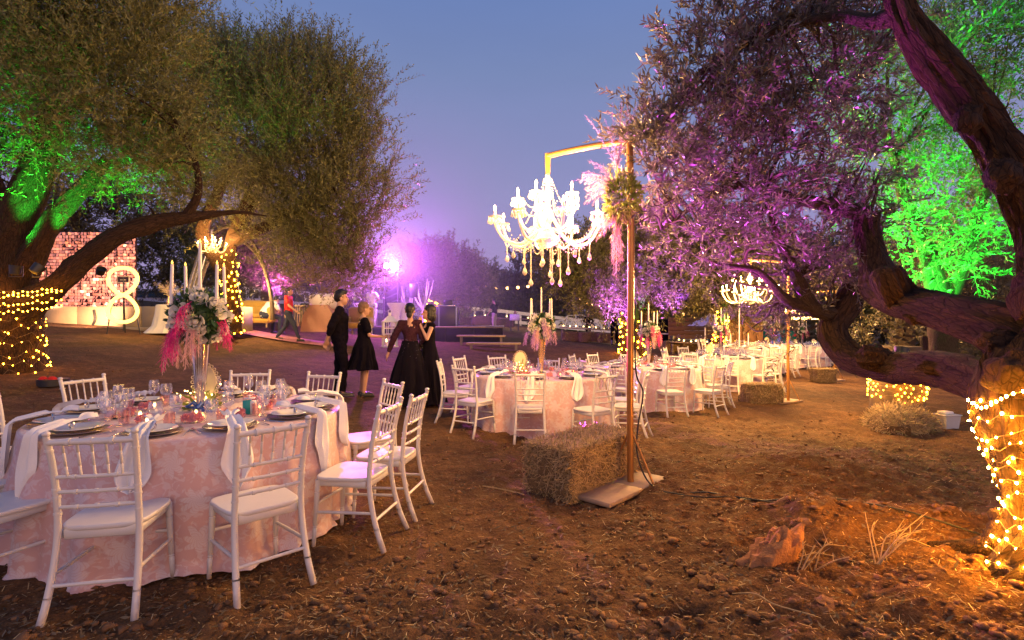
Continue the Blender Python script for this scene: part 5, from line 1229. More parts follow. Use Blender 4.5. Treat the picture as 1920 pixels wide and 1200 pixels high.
# ================================================================ PEOPLE
TXC = bpy.data.textures.new('folds', 'CLOUDS'); TXC.noise_scale = .085; TXC.noise_depth = 2
TXH = bpy.data.textures.new('strands', 'CLOUDS'); TXH.noise_scale = .03; TXH.noise_depth = 3
def J(**k):
    j = dict(pelvis=(0, 0, .94), waist=(0, 0, 1.08), chest=(0, .0, 1.28), neck=(0, -.01, 1.45), head=(0, .015, 1.60),
             shL=(-.18, 0, 1.40), shR=(.18, 0, 1.40), elL=(-.23, -.02, 1.12), elR=(.23, -.02, 1.12), wrL=(-.24, .05, .88), wrR=(.24, .05, .88),
             hpL=(-.09, 0, .92), hpR=(.09, 0, .92), knL=(-.10, .02, .50), knR=(.10, .02, .50), anL=(-.10, -.02, .08), anR=(.10, -.02, .08), fd=(0, 1, 0), hd=(0, 1, 0))
    j.update(k); return {a: Vector(b) for a, b in j.items()}
def remesh(o, vs, sm=4):
    md = o.modifiers.new('remesh', 'REMESH'); md.mode = 'VOXEL'; md.voxel_size = vs; md.use_smooth_shade = True
    s = o.modifiers.new('smooth', 'SMOOTH'); s.iterations = sm; s.factor = .5
    if o.name.split('.')[0] in ('shirt', 'dress_top', 'trousers', 'waistcoat', 'hair'):
        h = o.name.startswith('hair'); d = o.modifiers.new('folds', 'DISPLACE'); d.texture = TXH if h else TXC; d.strength = .022 if h else (.024 if 'dress' in o.name else .040); d.mid_level = .38; d.texture_coords = 'LOCAL'
def person(label, loc, rz, j, top='blackcloth', bottom='blackcloth', hair='hair_dark', hairstyle='short', dress=None, sleeves='long', scale=1.0, near=False, shoes='black', female=False, group=None, extra=None, vest=None):
    t = thing('person', label, 'person', loc, rz, group); t.scale = (scale,)*3
    vx = .009 if near else .018; sg = 14 if near else 10; sh = .80 if female else 1.0
    if female:
        for k_ in ('shL', 'shR'): j[k_] = Vector((j[k_].x*.84, j[k_].y, j[k_].z-.005))
        for k_ in ('elL', 'elR'): j[k_] = Vector((j[k_].x*.9, j[k_].y, j[k_].z))
    H = j['head']; hd = j['hd'].normalized(); rt_ = hd.cross(Vector((0, 0, 1))).normalized(); up = rt_.cross(hd); RM = Matrix((rt_, hd, up)).transposed()
    def hp(x, y, z): return H+RM@Vector((x, y, z))
    b = MB()
    # head: skull, jaw, nose, ears, neck
    b.ball(hp(0, -.012, .035), (.076, .096, .088), 18, 12, rot=RM); b.ball(hp(0, .022, -.035), (.056, .066, .078), 16, 10, rot=RM); b.ball(hp(0, .062, -.088), (.024, .022, .02), 10, 6, rot=RM)
    b.tube([hp(0, .088, .02), hp(0, .112, -.028)], [.010, .015], 8); b.ball(hp(0, .086, -.062), (.024, .012, .009), 10, 6, rot=RM)
    for s in (-1, 1): b.ball(hp(s*.078, -.005, -.01), (.010, .020, .032), 8, 6, rot=RM); b.ball(hp(s*.030, .082, .036), (.026, .012, .008), 8, 6, rot=RM)
    b.capsule(j['neck']-Vector((0, 0, .02)), hp(0, -.015, -.05), .056*sh, .050*sh, sg)
    # torso
    cR = .150*sh; b.ball(j['chest'], (cR, .105, .16), sg, 10); b.ball(j['waist'], (.125*sh, .092, .12), sg, 8); b.ball(j['pelvis'], (.150 if female else .140, .105, .12), sg, 8)
    b.capsule(j['shL'], j['shR'], .058*sh, .058*sh, sg); b.capsule(j['chest'], j['waist'], .12*sh, .11*sh, sg); b.capsule(j['waist'], j['pelvis'], .11*sh, .12, sg); b.capsule(j['chest'], j['neck'], .09, .055, sg)
    for s in 'LR':
        b.capsule(j['sh'+s], j['el'+s], .050*sh, .040*sh, sg); b.capsule(j['el'+s], j['wr'+s], .040*sh, .027*sh, sg)
        b.capsule(j['hp'+s], j['kn'+s], .082, .055, sg); b.capsule(j['kn'+s], j['an'+s], .055, .036, sg)
        f = Vector((j['fd'].x, j['fd'].y, 0)).normalized(); a = j['an'+s]
        b.capsule(a+Vector((0, 0, -.035)), a+f*.13+Vector((0, 0, -.05)), .036, .028, sg)
        # hand: palm, four fingers, thumb
        w = j['wr'+s]; d = (w-j['el'+s]).normalized()
        if 'hand'+s in j: d = j['hand'+s].normalized()
        n = d.cross(Vector((0, 1, .3)) if abs(d.y) < .8 else Vector((0, 0, 1))).normalized(); q = n.cross(d)
        pc = w+d*.055; b.capsule(w, pc, .026, .030, 8); b.capsule(pc-q*.018+d*.012, pc+q*.020+d*.012, .020, .020, 8)
        for i, (o_, l) in enumerate(((-.030, .055), (-.010, .072), (.010, .076), (.030, .066))):
            k0 = pc+q*o_+d*.025; k1 = k0+d*l*.55+n*.004; k2 = k1+(d*.8+n*.55).normalized()*l*.5; b.tube([k0, k1, k2], [.0098, .0092, .0075], 6); b.ball(k2, .0075, 6, 4)
        tb = w+d*.03+q*.024; b.tube([tb, tb+d*.03+q*.022, tb+d*.058+q*.026+n*.008], [.013, .0115, .009], 6)
    o = b.build('body', M['skin'], t); remesh(o, vx if near else .014, 3)
    if near or True:
        for s in (-1, 1): e = MB(); e.ball(hp(s*.030, .083, .022), (.012, .007, .006), 8, 5, rot=RM); e.build('eye', M['black'], t)
    # clothing
    g = 0.012
    def cloth(nm, segs, balls, mk, vs=.014):
        c = MB()
        for p, q, r0, r1 in segs: c.capsule(p, q, r0, r1, sg)
        for p, r in balls: c.ball(p, r, sg+2, 10)
        o = c.build(nm, M[mk], t); remesh(o, vs if near else .022, 4); return o
    T_ = [(j['shL'], j['shR'], .056*sh+g, .056*sh+g), (j['chest'], j['waist'], .125*sh+g, .12*sh+g), (j['chest'], j['chest'].lerp(j['neck'], .72), .10+g, .062)]
    Bl = [(j['chest'], (cR+g+.004, .100*min(1, sh+.08)+g+.004, .15)), (j['waist'], (.13*sh+g, .10+g, .13))]
    if not dress:
        T_ += [(j['waist'], j['pelvis'], .12*sh+g, .125+g)]; Bl.append((j['pelvis']+Vector((0, 0, .0)), (.150+g, .112+g, .11)))
    for s in 'LR':
        if sleeves == 'long': T_ += [(j['sh'+s], j['el'+s], .056*sh+g, .046+g*.8), (j['el'+s], j['wr'+s].lerp(j['el'+s], .12), .046+g*.8, .036)]
        elif sleeves == 'rolled': T_ += [(j['sh'+s], j['el'+s], .056*sh+g, .046+g), (j['el'+s], j['el'+s].lerp(j['wr'+s], .5), .046+g, .046)]
        elif sleeves == 'short': T_ += [(j['sh'+s], j['sh'+s].lerp(j['el'+s], .62), .056*sh+g, .056+g)]
    if top: cloth('dress_top' if dress else 'shirt', T_, Bl, top)
    if vest: cloth('waistcoat', [(j['chest'], j['waist'], .135+g, .13+g), (j['waist'], j['pelvis']+Vector((0, 0, .02)), .13+g, .13+g)], [(j['chest'], (.155, .125, .15))], vest)
    if dress:
        hem, fl, mk = dress; c = MB(); vs = []; fs = []; K = 64; top_ = j['waist'].z+.02; n = 18
        for i in range(n+1):
            f = i/n; z = top_+(hem-top_)*f; r = .135+.05*min(1, f*3.2)+fl*f**1.3; 
            for k in range(K):
                a = 2*PI*k/K; fd_ = 1+.06*f*math.sin(a*23+5*f)+(.05+.10*f)*math.sin(a*9+4*mnoise.noise(Vector((math.cos(a), math.sin(a), f))))*min(1, f*2); cx = j['pelvis'].x*(1-f)+(j['anL'].x+j['anR'].x)*.5*f; cy = j['pelvis'].y*(1-f)+(j['anL'].y+j['anR'].y)*.5*f
                vs.append((cx+r*fd_*math.cos(a), cy+r*.80*fd_*math.sin(a), z+.01*math.sin(a*5)*f))
        for i in range(n):
            for k in range(K): fs.append((i*K+k, i*K+(k+1) % K, (i+1)*K+(k+1) % K, (i+1)*K+k))
        c._a(vs, fs); c.build('skirt', M[mk], t)
    else:
        L_ = [(j['pelvis'], j['pelvis']+Vector((0, 0, .02)), .125+g, .125+g)]
        for s in 'LR': L_ += [(j['hp'+s], j['kn'+s], .088+g*.6, .062+g*.6), (j['kn'+s], j['an'+s]+Vector((0, 0, .03)), .062+g*.5, .050)]
        cloth('trousers', L_, [(j['pelvis'], (.150+g, .112+g, .12))], bottom)
    # shoes
    f = Vector((j['fd'].x, j['fd'].y, 0)).normalized()
    for s in 'LR':
        a = j['an'+s]; c = MB(); c.capsule(a+Vector((0, 0, -.030))-f*.03, a+f*.14+Vector((0, 0, -.046)), .044, .036, 10); c.box(a+f*.06+Vector((0, 0, -.072)), (.085, .27, .016), rz=math.atan2(f.y, f.x)-PI/2, bev=.006); o = c.build('shoe', M[shoes], t); remesh(o, .012, 2)
    # hair
    c = MB(); 
    c.ball(hp(0, -.026, .050), (.084, .096, .090), 18, 12, rot=RM)
    if hairstyle == 'quiff': c.ball(hp(0, .045, .105), (.055, .050, .035), 12, 8, rot=RM); c.ball(hp(0, -.05, .02), (.078, .075, .085), 12, 8, rot=RM); c.ball(hp(0, 0, .115), (.06, .08, .04), 12, 8, rot=RM)
    elif hairstyle == 'crop': c.ball(hp(0, -.025, .062), (.092, .102, .088), 14, 9, rot=RM); c.ball(hp(0, -.065, .0), (.080, .055, .085), 12, 8, rot=RM)
    elif hairstyle == 'bun': c.ball(hp(0, -.09, .035), (.072, .06, .085), 12, 8, rot=RM); c.ball(hp(0, -.10, -.06), (.05, .045, .055), 12, 8, rot=RM); c.ball(hp(.0, -.02, .10), (.07, .08, .045), 12, 8, rot=RM)
    elif hairstyle == 'bob': c.ball(hp(.0, -.04, .07), (.098, .108, .098), 14, 10, rot=RM); c.ball(hp(0, -.075, -.04), (.095, .07, .12), 14, 10, rot=RM); c.ball(hp(.07, -.02, -.02), (.032, .055, .10), 10, 8, rot=RM); c.ball(hp(-.07, -.02, -.02), (.032, .055, .10), 10, 8, rot=RM)
    else: c.ball(hp(0, -.04, .03), (.080, .086, .085), 12, 8, rot=RM)
    if hairstyle != 'bald':
        c.v = [tuple(Vector(v)*1.0+Vector((0, 0, 1))*.006*mnoise.noise(Vector(v)*40)) for v in c.v]; o = c.build('hair', M[hair], t); remesh(o, .010 if near else .016, 2)
    if extra: extra(t, j, hp)
    return t
def gp(px, Y, dz=0): return G(px, Y, dz)
GS = 'people standing near the tables'
# 1 man in black, rolled sleeves, seen from behind-left, hands behind his back, facing right
person('man in black shirt and trousers with quiffed hair, one hand behind his back', gp(637, 9.2), R_(-70),
       J(elL=(-.25, -.10, 1.13), wrL=(-.20, -.16, .88), elR=(.22, -.14, 1.14), wrR=(.12, -.20, .93), anL=(-.12, -.06, .08), anR=(.13, .04, .08), knL=(-.11, -.01, .50), knR=(.12, .06, .50), hd=(.15, 1, -.02), head=(.0, .03, 1.60)),
       sleeves='rolled', hairstyle='quiff', near=True, scale=1.05)
# 2 blond woman in black dress with lanyard holding lantern
def lanyard(t, j, hp):
    m = MB(); m.tube([(-.06, .02, 1.43), (-.05, .13, 1.30), (.0, .16, 1.10), (.05, .13, 1.30), (.06, .02, 1.43)], .005, 6); m.build('lanyard', M['paper'], t)
    m = MB(); m.box((-.16, .13, .93), (.09, .012, .16), rz=.5, bev=.004); m.build('badge', M['greycloth'], t)
    m = MB()
    for s in (-1, 1): m.tube([hp(s*.030+.018*math.cos(a), .098, .02+.015*math.sin(a)) for a in [2*PI*k/10 for k in range(11)]], .0022, 4, cap=False)
    m.tube([hp(-.012, .1, .02), hp(.012, .1, .02)], .002, 4); m.build('glasses', M['black'], t)
person('short-haired blond woman in a black knee-length dress holding out the white lantern', gp(682, 9.35), R_(-62),
       J(elL=(-.22, .08, 1.12), elR=(.22, .06, 1.12), wrL=(-.08, .34, 1.10), wrR=(.10, .32, 1.10), handL=(.3, 1, 0), handR=(-.2, 1, 0), hd=(0, 1, -.12)),
       hair='hair_blond', hairstyle='crop', dress=(.50, .13, 'blackcloth'), sleeves='short', female=True, near=True, scale=.95, extra=lanyard)
# lantern in her hands
wl = gp(682, 9.35); a = R_(-62)+PI/2; lc = wl+Vector((math.cos(a)*.46, math.sin(a)*.46, 1.00*.95))
t = thing('lantern', 'white wooden lattice lantern with peaked roof held by the blond woman', 'lantern', lc+Vector((0, 0, -.10)), R_(20)); w_ = .115; h_ = .42
m = MB(); m.box((0, 0, .012), (.27, .27, .024), bev=.004); m.build('base', M['white_paint'], t)
m = MB()
for sx in (-1, 1):
    for sy in (-1, 1): m.box((sx*w_, sy*w_, .024+h_/2), (.022, .022, h_))
for k in range(1, 4):
    for s in (-1, 1): m.box((0, s*w_, .024+h_*k/4), (2*w_-.022, .012, .014)); m.box((s*w_, 0, .024+h_*k/4), (.012, 2*w_-.022, .014))
for s in (-1, 1):
    for q in (-.04, .04): m.box((q, s*(w_+.001), .024+h_/2), (.010, .012, h_)); m.box((s*(w_+.001), q, .024+h_/2), (.012, .010, h_))
m.build('lattice', M['white_paint'], t)
m = MB(); m.box((0, 0, .455), (.27, .27, .022), bev=.004); m._a([(-.125, -.125, .466), (.125, -.125, .466), (.125, .125, .466), (-.125, .125, .466), (-.035, -.035, .56), (.035, -.035, .56), (.035, .035, .56), (-.035, .035, .56)], [(0, 1, 5, 4), (1, 2, 6, 5), (2, 3, 7, 6), (3, 0, 4, 7), (4, 5, 6, 7)]); m.box((0, 0, .59), (.05, .05, .06), bev=.004); m.tube([(.03*math.cos(x), 0, .64+.03*math.sin(x)) for x in [2*PI*k/12 for k in range(13)]], .005, 5, cap=False); m.build('roof', M['white_paint'], t, smooth=False)
candle(t, (-.06, -.02, .024), .07, .022, 'flame')
# 3 woman from behind in sheer sequinned black
M['lace'] = mat('sheer_sequin_black', (.045, .016, .025), rough=.9, vary=.95, nscale=38, spec=.1)
def seq(t, j, hp):
    r = random.Random(4); m = MB()
    for k in range(120): a = r.uniform(PI*.9, PI*2.1); z = r.uniform(.5, 1.15); q = .205+.05*(1.1-z); m.ball((q*math.cos(a), q*.84*math.sin(a), z), .0055, 4, 3)
    o = m.build('sequins', M['silver'], t); o['kind'] = 'stuff'
person('woman seen from behind in a long black sequinned gown with sheer lace back', gp(769, 8.9), R_(18),
       J(elL=(-.30, -.02, 1.16), wrL=(-.36, .02, .90), elR=(.24, .02, 1.13), wrR=(.2, .18, 1.0), hd=(.25, 1, 0)), top='lace', hairstyle='bun', dress=(.03, .22, 'blackcloth'), sleeves='long', female=True, near=True, scale=.98, extra=seq)
# 4 woman facing left, hand at chin
person('woman in a long sleeveless black gown turned left, one hand raised to her neck', gp(804, 9.1), R_(122),
       J(elL=(-.25, .13, 1.16), wrL=(-.10, .20, 1.40), handL=(.5, -.2, 1), elR=(.24, .0, 1.12), wrR=(.2, .12, .92), hd=(.1, 1, .02)), hairstyle='bob', dress=(.03, .16, 'blackcloth'), sleeves=None, female=True, near=True, scale=.97)
# 5 red shirt, walking right
person('man in a long red T-shirt and jeans striding to the right across the grass', gp(541, 17.4), R_(-88),
       J(anL=(-.08, -.38, .14), knL=(-.09, -.12, .50), anR=(.09, .36, .09), knR=(.09, .22, .52), elR=(.22, .10, 1.14), wrR=(.20, .30, .98), elL=(-.22, -.12, 1.14), wrL=(-.2, -.16, .9), head=(0, .04, 1.59)), top='red', bottom='navy', sleeves='short', scale=1.02)
# 6 seated man in white on sofa
person('man in a white T-shirt sitting hunched beside the sofa', gp(500, 18.2), R_(-30),
       J(pelvis=(0, -.1, .60), waist=(0, -.05, .72), chest=(0, .10, .88), neck=(0, .24, .99), head=(0, .36, 1.07), shL=(-.18, .18, .96), shR=(.18, .18, .96), elL=(-.24, .28, .70), elR=(.24, .28, .70), wrL=(-.06, .46, .62), wrR=(.06, .46, .62),
         hpL=(-.10, -.08, .57), hpR=(.10, -.08, .57), knL=(-.17, .36, .52), knR=(.17, .36, .52), anL=(-.17, .34, .08), anR=(.17, .34, .08), hd=(0, .75, -.65)), top='whitecloth', bottom='navy', sleeves='short', scale=1.08)
person('person in a pale patterned shirt bending behind the man in black', gp(627, 21.5, .0), R_(150), J(), top='whitecloth', sleeves='short', hairstyle='bun', scale=1.08)
person('dark-haired person in dark clothes behind the head of the man in black', gp(652, 22.5, .0), R_(-60), J(), scale=1.06, hairstyle='bob')
SZ = P(0, 612, 22).z   # stage floor height
def sp_(px, Y): return Vector(((px-960)/1000*Y, Y, SZ))
person('man in a white T-shirt and grey trousers standing left of the purple lamp post', sp_(697, 22.3)-Vector((0, 0, .05)), R_(-20), J(elR=(.30, .05, 1.18), wrR=(.12, .14, 1.10)), top='whitecloth', bottom='greycloth', sleeves='short', scale=1.0)
person('man in a pale T-shirt with folded arms standing before the lit bush', gp(857, 30.0, .0), R_(180), J(elL=(-.26, .06, 1.14), elR=(.26, .06, 1.14), wrL=(.08, .20, 1.16), wrR=(-.08, .21, 1.13)), top='greycloth', bottom='navy', sleeves='short', scale=1.0)
person('man in a black T-shirt and pale trousers standing half turned by the straw-bale buffet', gp(927, 29.0), R_(60), J(elL=(-.26, .08, 1.14), wrL=(-.2, .26, .94), hd=(-.2, 1, -.2)), top='blackcloth', bottom='beige', sleeves='short', hairstyle='crop', scale=1.03)
person('waiter in a white shirt and black waistcoat stepping past the buffet', gp(1152, 25.0), R_(165), J(anL=(-.1, -.16, .1), anR=(.1, .18, .08), knR=(.1, .14, .5)), top='whitecloth', bottom='blackcloth', vest='blackcloth', scale=1.0)
person('person in black behind the buffet of lanterns near the parked car', gp(1103, 33.0, -.1), R_(180), J(elL=(-.3, .1, 1.15), elR=(.3, .1, 1.15), wrL=(-.1, .3, 1.05), wrR=(.1, .3, 1.05)), scale=.98)
person('person in black bending over the dark counter at the back right', gp(1262, 27.0), R_(-80), J(waist=(0, .06, 1.06), chest=(0, .26, 1.18), neck=(0, .40, 1.24), head=(0, .52, 1.26), shL=(-.18, .34, 1.22), shR=(.18, .34, 1.22), elL=(-.22, .45, .98), elR=(.22, .45, .98), wrL=(-.15, .62, .90), wrR=(.15, .62, .90), hd=(0, .8, -.6)), scale=1.0)
# ================================================================ LOUNGE AT THE BACK LEFT
def flatbox(name, lb, cat, c, d, rz, mk, bev=.02, pn='body'):
    t = thing(name, lb, cat, c, rz); m = MB(); m.box((0, 0, d[2]/2), d, bev=bev); m.build(pn, M[mk], t); return t
# low rendered wall with a lower ledge
wz = P(0, 622, 15.6).z
t = thing('low_wall', 'long pale rendered wall with a lower ledge behind the neon sign', 'wall', (P(245, 0, 15.6).x, 16.1, wz), 0)
W_ = (430-60)/1000*15.8; zt = P(0, 574, 15.8).z-wz
nblk = 6
for k in range(nblk): m = MB(); m.box((-W_/2+W_*(k+.5)/nblk, .4, zt/2), (W_/nblk-.008, .9, zt), bev=.015); m.build('wall_block', M['stone'], t)
m = MB(); m.box((0, -.35, .06), (W_*1.02, .6, .14), bev=.015); m.build('ledge', M['stone'], t)
for k, px in enumerate((150,)): m = MB(); m.tube(smooth_path([(P(px, 0, 15.5).x-t.location.x, -.09, zt*.85), (P(px+3, 0, 15.5).x-t.location.x, -.10, zt*.5), (P(px-3, 0, 15.5).x-t.location.x, -.09, zt*.2)], 4), .035, 6); m.build('stain_hook', M['cable'], t)
# sequin shimmer wall behind (squares on a black grid)
M['sequin'] = mat('rose_sequin', (.92, .46, .36), rough=.35, metal=.35, vary=.12, nscale=3, island=.30)
M['grid'] = mat('dark_panel', (.05, .02, .03), rough=.7)
sw = thing('shimmer_wall', 'glittering rose-gold shimmer wall of hanging sequin squares behind the neon sign', 'backdrop', P(160, 582, 17.4)); L0 = Vector(sw.location)
x0, x1 = P(62, 0, 17.4).x, P(256, 0, 17.4).x; z1, z0_ = P(0, 436, 17.4).z, P(0, 584, 17.4).z
cols, rows = 34, 26; r = np.random.default_rng(3); dx = (x1-x0)/cols; dz = (z1-z0_)/rows; Q = []
src = None; sq = MB(); sq._a([(-dx*.44, 0, 0), (dx*.44, 0, 0), (dx*.44, 0, -dz*.86), (-dx*.44, 0, -dz*.86)], [(0, 1, 2, 3)])
for i in range(cols):
    for j in range(rows):
        px = x0+(i+.5)*dx; pz = z0_+(j+1)*dz; tilt = r.normal()*.33; yaw = r.normal()*.32; R3 = np.array((Matrix.Rotation(yaw, 3, 'Z')@Matrix.Rotation(tilt, 3, 'X')))
        q = np.array([(-dx*.44, 0, 0), (dx*.44, 0, 0), (dx*.44, 0, -dz*.9), (-dx*.44, 0, -dz*.9)])@R3.T+np.array([px-L0.x, -.05, pz-L0.z]); Q.append(q)
o = quads_mesh('sequins', np.array(Q), M['sequin'], sw); o['kind'] = 'stuff'
for k in range(4):
    m = MB(); ww = (x1-x0)/4; m.box((x0+ww*(k+.5)-L0.x, .02, (z0_+z1)/2-L0.z), (ww-.01, .04, z1-z0_), bev=.004); m.build('panel', M['grid'], sw)
# neon 8
M['neon'] = emit('warm_neon_tube', (1.0, .60, .12), 3.0); M['clear'] = glassmat('clear_acrylic', (1, 1, 1), 0.0)
for _q in M['clear'].node_tree.nodes:
    if _q.type == 'MATH' and _q.operation == 'MULTIPLY_ADD': _q.inputs[1].default_value = .05
ne = thing('neon_sign', 'glowing warm white neon sign in the shape of an 8 on a thin easel', 'neon sign', P(230, 628, 13.8)); L0 = Vector(ne.location)
pts = []
for k in range(97):
    a = 2*PI*k/96; zz = math.cos(a); xx = math.sin(2*a)
    pts.append(P(230+27.5*xx, 553-51*math.copysign(abs(zz)**1.45, zz), 13.8)-L0)
m = MB(); m.tube(pts, .046, 10, cap=False); m.build('tube', M['neon'], ne)
m = MB(); m.box(P(230, 553, 13.86)-L0, (.86, .012, 1.55)); m.build('clear_panel', M['clear'], ne)
m = MB()
for a, b in (((214, 540), (200, 629)), ((246, 540), (263, 627)), ((231, 520), (235, 624))): m.tube([P(*a, 13.95)-L0, P(*b, 13.9 if a[0] != 231 else 14.4)-L0], .013, 6)
m.build('easel', M['black'], ne)
t = thing('small_sign', 'small lit rectangular sign framed by the upper loop of the neon 8', 'sign', P(231, 524, 14.6)); m = MB()
for s in (-1, 1): m.box((0, 0, s*.085), (.34, .02, .022)); m.box((s*.16, 0, 0), (.022, .02, .15))
m.build('frame', M['doily'], t); m = MB(); m.box((0, .01, 0), (.30, .01, .14)); m.build('panel', M['grid'], t); m = MB(); m.box((0, -.004, -.01), (.16, .01, .03)); m.build('print', M['doily'], t)
m = MB(); m.tube([(0, .02, -.1), (0, .02, -1.4)], .02, 6); m.build('post', M['black'], t)
# pampas vase on a draped round stand
g = Vector((P(318, 0, 15.2).x, 15.2, P(0, 624, 15.2).z)); t = thing('draped_stand', 'round pedestal table in cream drape with a spray of pampas on top', 'pedestal table', g)
m = MB(); vs = []; K = 48
m.lathe([(0, .80), (.30, .80), (.33, .79), (.36, .5), (.42, .2), (.60, 0)], 40, cap=False); m.v = [((x*(1+.09*math.sin(math.atan2(y, x)*14)*(1-z/.8))), (y*(1+.09*math.sin(math.atan2(y, x)*14)*(1-z/.8))), z) for x, y, z in m.v]; m.build('drape', M['whitecloth'], t)
m = MB(); m.lathe([(0, .8), (.07, .8), (.09, .88), (.05, 1.0), (.06, 1.05)], 14, cap=False); m.build('vase', M['gold'], t)
m = MB()
for k in range(14): rr = random.Random(k); feather(m, (0, 0, 1.02), (rr.gauss(0, .45), rr.gauss(0, .3), 1), rr.uniform(.35, .6), .10, 900+k, .6)
m.build('pampas', M['doily'], t)
# round hoops of the arch, drape and back chandelier
t = thing('hoop_arch', 'pair of dark bentwood hoops framing the lounge behind the tall bouquet', 'arch', P(430, 600, 17)); L0 = Vector(t.location)
for cx, rx, ry in ((430, 80, 175), (440, 72, 150)):
    m = MB(); m.tube([P(cx-rx*math.cos(a), 600-ry*math.sin(a), 17)-L0 for a in [PI*k/24 for k in range(25)]], .05, 8); m.build('hoop', M['bark_far'], t)
t = thing('drape', 'sheer cream drape hanging beside the glowing chandelier in the back lounge', 'drape', P(362, 560, 16.6)); L0 = Vector(t.location); m = MB(); vs = []; fs = []
for i in range(15):
    for k in range(17):
        f = i/14; u = k/16; px = 385-f*42+u*(16+10*f); py = 430+f*130; p = P(px, py, 16.6+.08*math.sin(u*22))-L0; vs.append(p)
for i in range(14):
    for k in range(16): fs.append((i*17+k, i*17+k+1, (i+1)*17+k+1, (i+1)*17+k))
m._a(vs, fs); m.build('cloth', M['whitecloth'], t)
chandelier(P(398, 440, 14.9), 'small chandelier glowing yellow in the back-left lounge behind the tall bouquet', False, 16, .75)
# mustard sofa
g = Vector((P(463, 0, 18.4).x, 18.4, gz(P(463, 0, 18.4).x, 18.4))); g.z = P(0, 614, 18.4).z; t = thing('sofa', 'mustard yellow velvet sofa with rolled arms at the back left', 'sofa', g, .05)
m = MB(); m.box((0, .30, .55), (1.9, .22, .55), bev=.08); m.ball((0, .30, .80), (.95, .13, .16), 20, 8); m.build('backrest', M['mustard'], t); m = MB(); m.box((0, -.05, .24), (1.7, .70, .18), bev=.03); m.build('base', M['mustard'], t)
for s in (-1, 1):
    m = MB(); m.box((s*.42, -.10, .40), (.82, .62, .14), bev=.05); m.build('seat_cushion', M['mustard'], t); m = MB(); m.box((s*.93, -.05, .38), (.16, .72, .40), bev=.04); m.tube([(s*.95, -.42, .58), (s*.95, .30, .60)], .12, 12); m.build('arm', M['mustard'], t)
    for y in (-.33, .28): m = MB(); m.tube([(s*.80, y, 0), (s*.80, y, .15)], [.02, .035], 8); m.build('leg', M['plank'], t)
t = thing('armchair', 'mustard armchair partly hidden behind the man in black and blond woman', 'armchair', Vector((P(668, 0, 18.6).x, 18.6, P(0, 628, 18.6).z)), -.3)
m = MB(); m.box((0, .30, .60), (.95, .2, .75), bev=.09); m.build('backrest', M['mustard'], t); m = MB(); m.box((0, -.05, .34), (.75, .65, .22), bev=.06); m.build('seat', M['mustard'], t)
for s in (-1, 1):
    m = MB(); m.box((s*.42, -.05, .42), (.16, .70, .42), bev=.06); m.build('arm', M['mustard'], t)
    for y in (-.3, .3): m = MB(); m.tube([(s*.36, y, 0), (s*.36, y, .24)], .03, 8); m.build('leg', M['plank'], t)
M['peach'] = mat('peach_cloth', (.46, .26, .18), rough=.8); M['rug'] = mat('pink_rug', (.50, .20, .24), rough=.95, vary=.5, nscale=5, bump=.4)
t = thing('draped_counter', 'peach-draped counter behind the back of the man in black', 'counter', Vector((P(605, 0, 18.0).x, 18.0, P(0, 622, 18).z)), -.1); m = MB()
m._a([(x, y, z) for z, w in ((0, .62), (.55, .52), (.9, .30)) for x, y in ((-w, -.35), (w, -.35), (w, .35), (-w, .35))], [(0, 1, 5, 4), (1, 2, 6, 5), (2, 3, 7, 6), (3, 0, 4, 7), (4, 5, 9, 8), (5, 6, 10, 9), (6, 7, 11, 10), (7, 4, 8, 11), (8, 9, 10, 11)]); m.build('drape', M['peach'], t, smooth=False)
m = MB(); m.box((.05, .1, 1.02), (1.0, .5, .5), bev=.08); m.build('cushions', M['whitecloth'], t)
gx, gy = P(500, 0, 17.6).x, 17.6; t = thing('rug', 'pink patterned rug spread in front of the mustard sofa', 'rug', (gx, gy, gz(gx, gy)+.03)); m = MB(); vs = []
for i in range(9):
    for k in range(7): x, y = -1.2+3.6*i/8, -.45+1.1*k/6; vs.append((x, y, gz(gx+x, gy+y)-gz(gx, gy)+.012))
m._a(vs, [(i*7+k, i*7+k+1, (i+1)*7+k+1, (i+1)*7+k) for i in range(8) for k in range(6)]); m.build('pile', M['rug'], t)
t = thing('loudspeaker', 'dark speaker cabinet with rounded face beside the peach counter', 'speaker', Vector((P(578, 0, 18.6).x, 18.6, P(0, 614, 18.6).z))); m = MB(); m.box((0, 0, .42), (.42, .45, .84), bev=.03); m.build('cabinet', M['black'], t)
for z in (.28, .62): m = MB(); m.lathe([(.0, 0), (.14, .0), (.15, .02), (.12, .02), (0, .05)], 16, cap=False); m.v = [(x, -.225-z_, z+y) for x, y, z_ in m.v]; m.build('cone', M['charger'], t)
for k, (px, lb) in enumerate(((560, 'left'), (569, 'right'))):
    t = thing('wooden_stool', f'tall wooden bar stool beside the speaker cabinet, the {lb} of the two', 'stool', Vector((P(px, 0, 18.2).x, 18.2, P(0, 612, 18.2).z))); m = MB(); m.lathe([(0, .68), (.13, .68), (.13, .72), (0, .72)], 12, cap=False); m.build('seat', M['plank'], t)
    for q in range(4): a = q*PI/2+.7; m = MB(); m.tube([(.16*math.cos(a), .16*math.sin(a), 0), (.09*math.cos(a), .09*math.sin(a), .68)], .016, 6); m.build('leg', M['plank'], t)
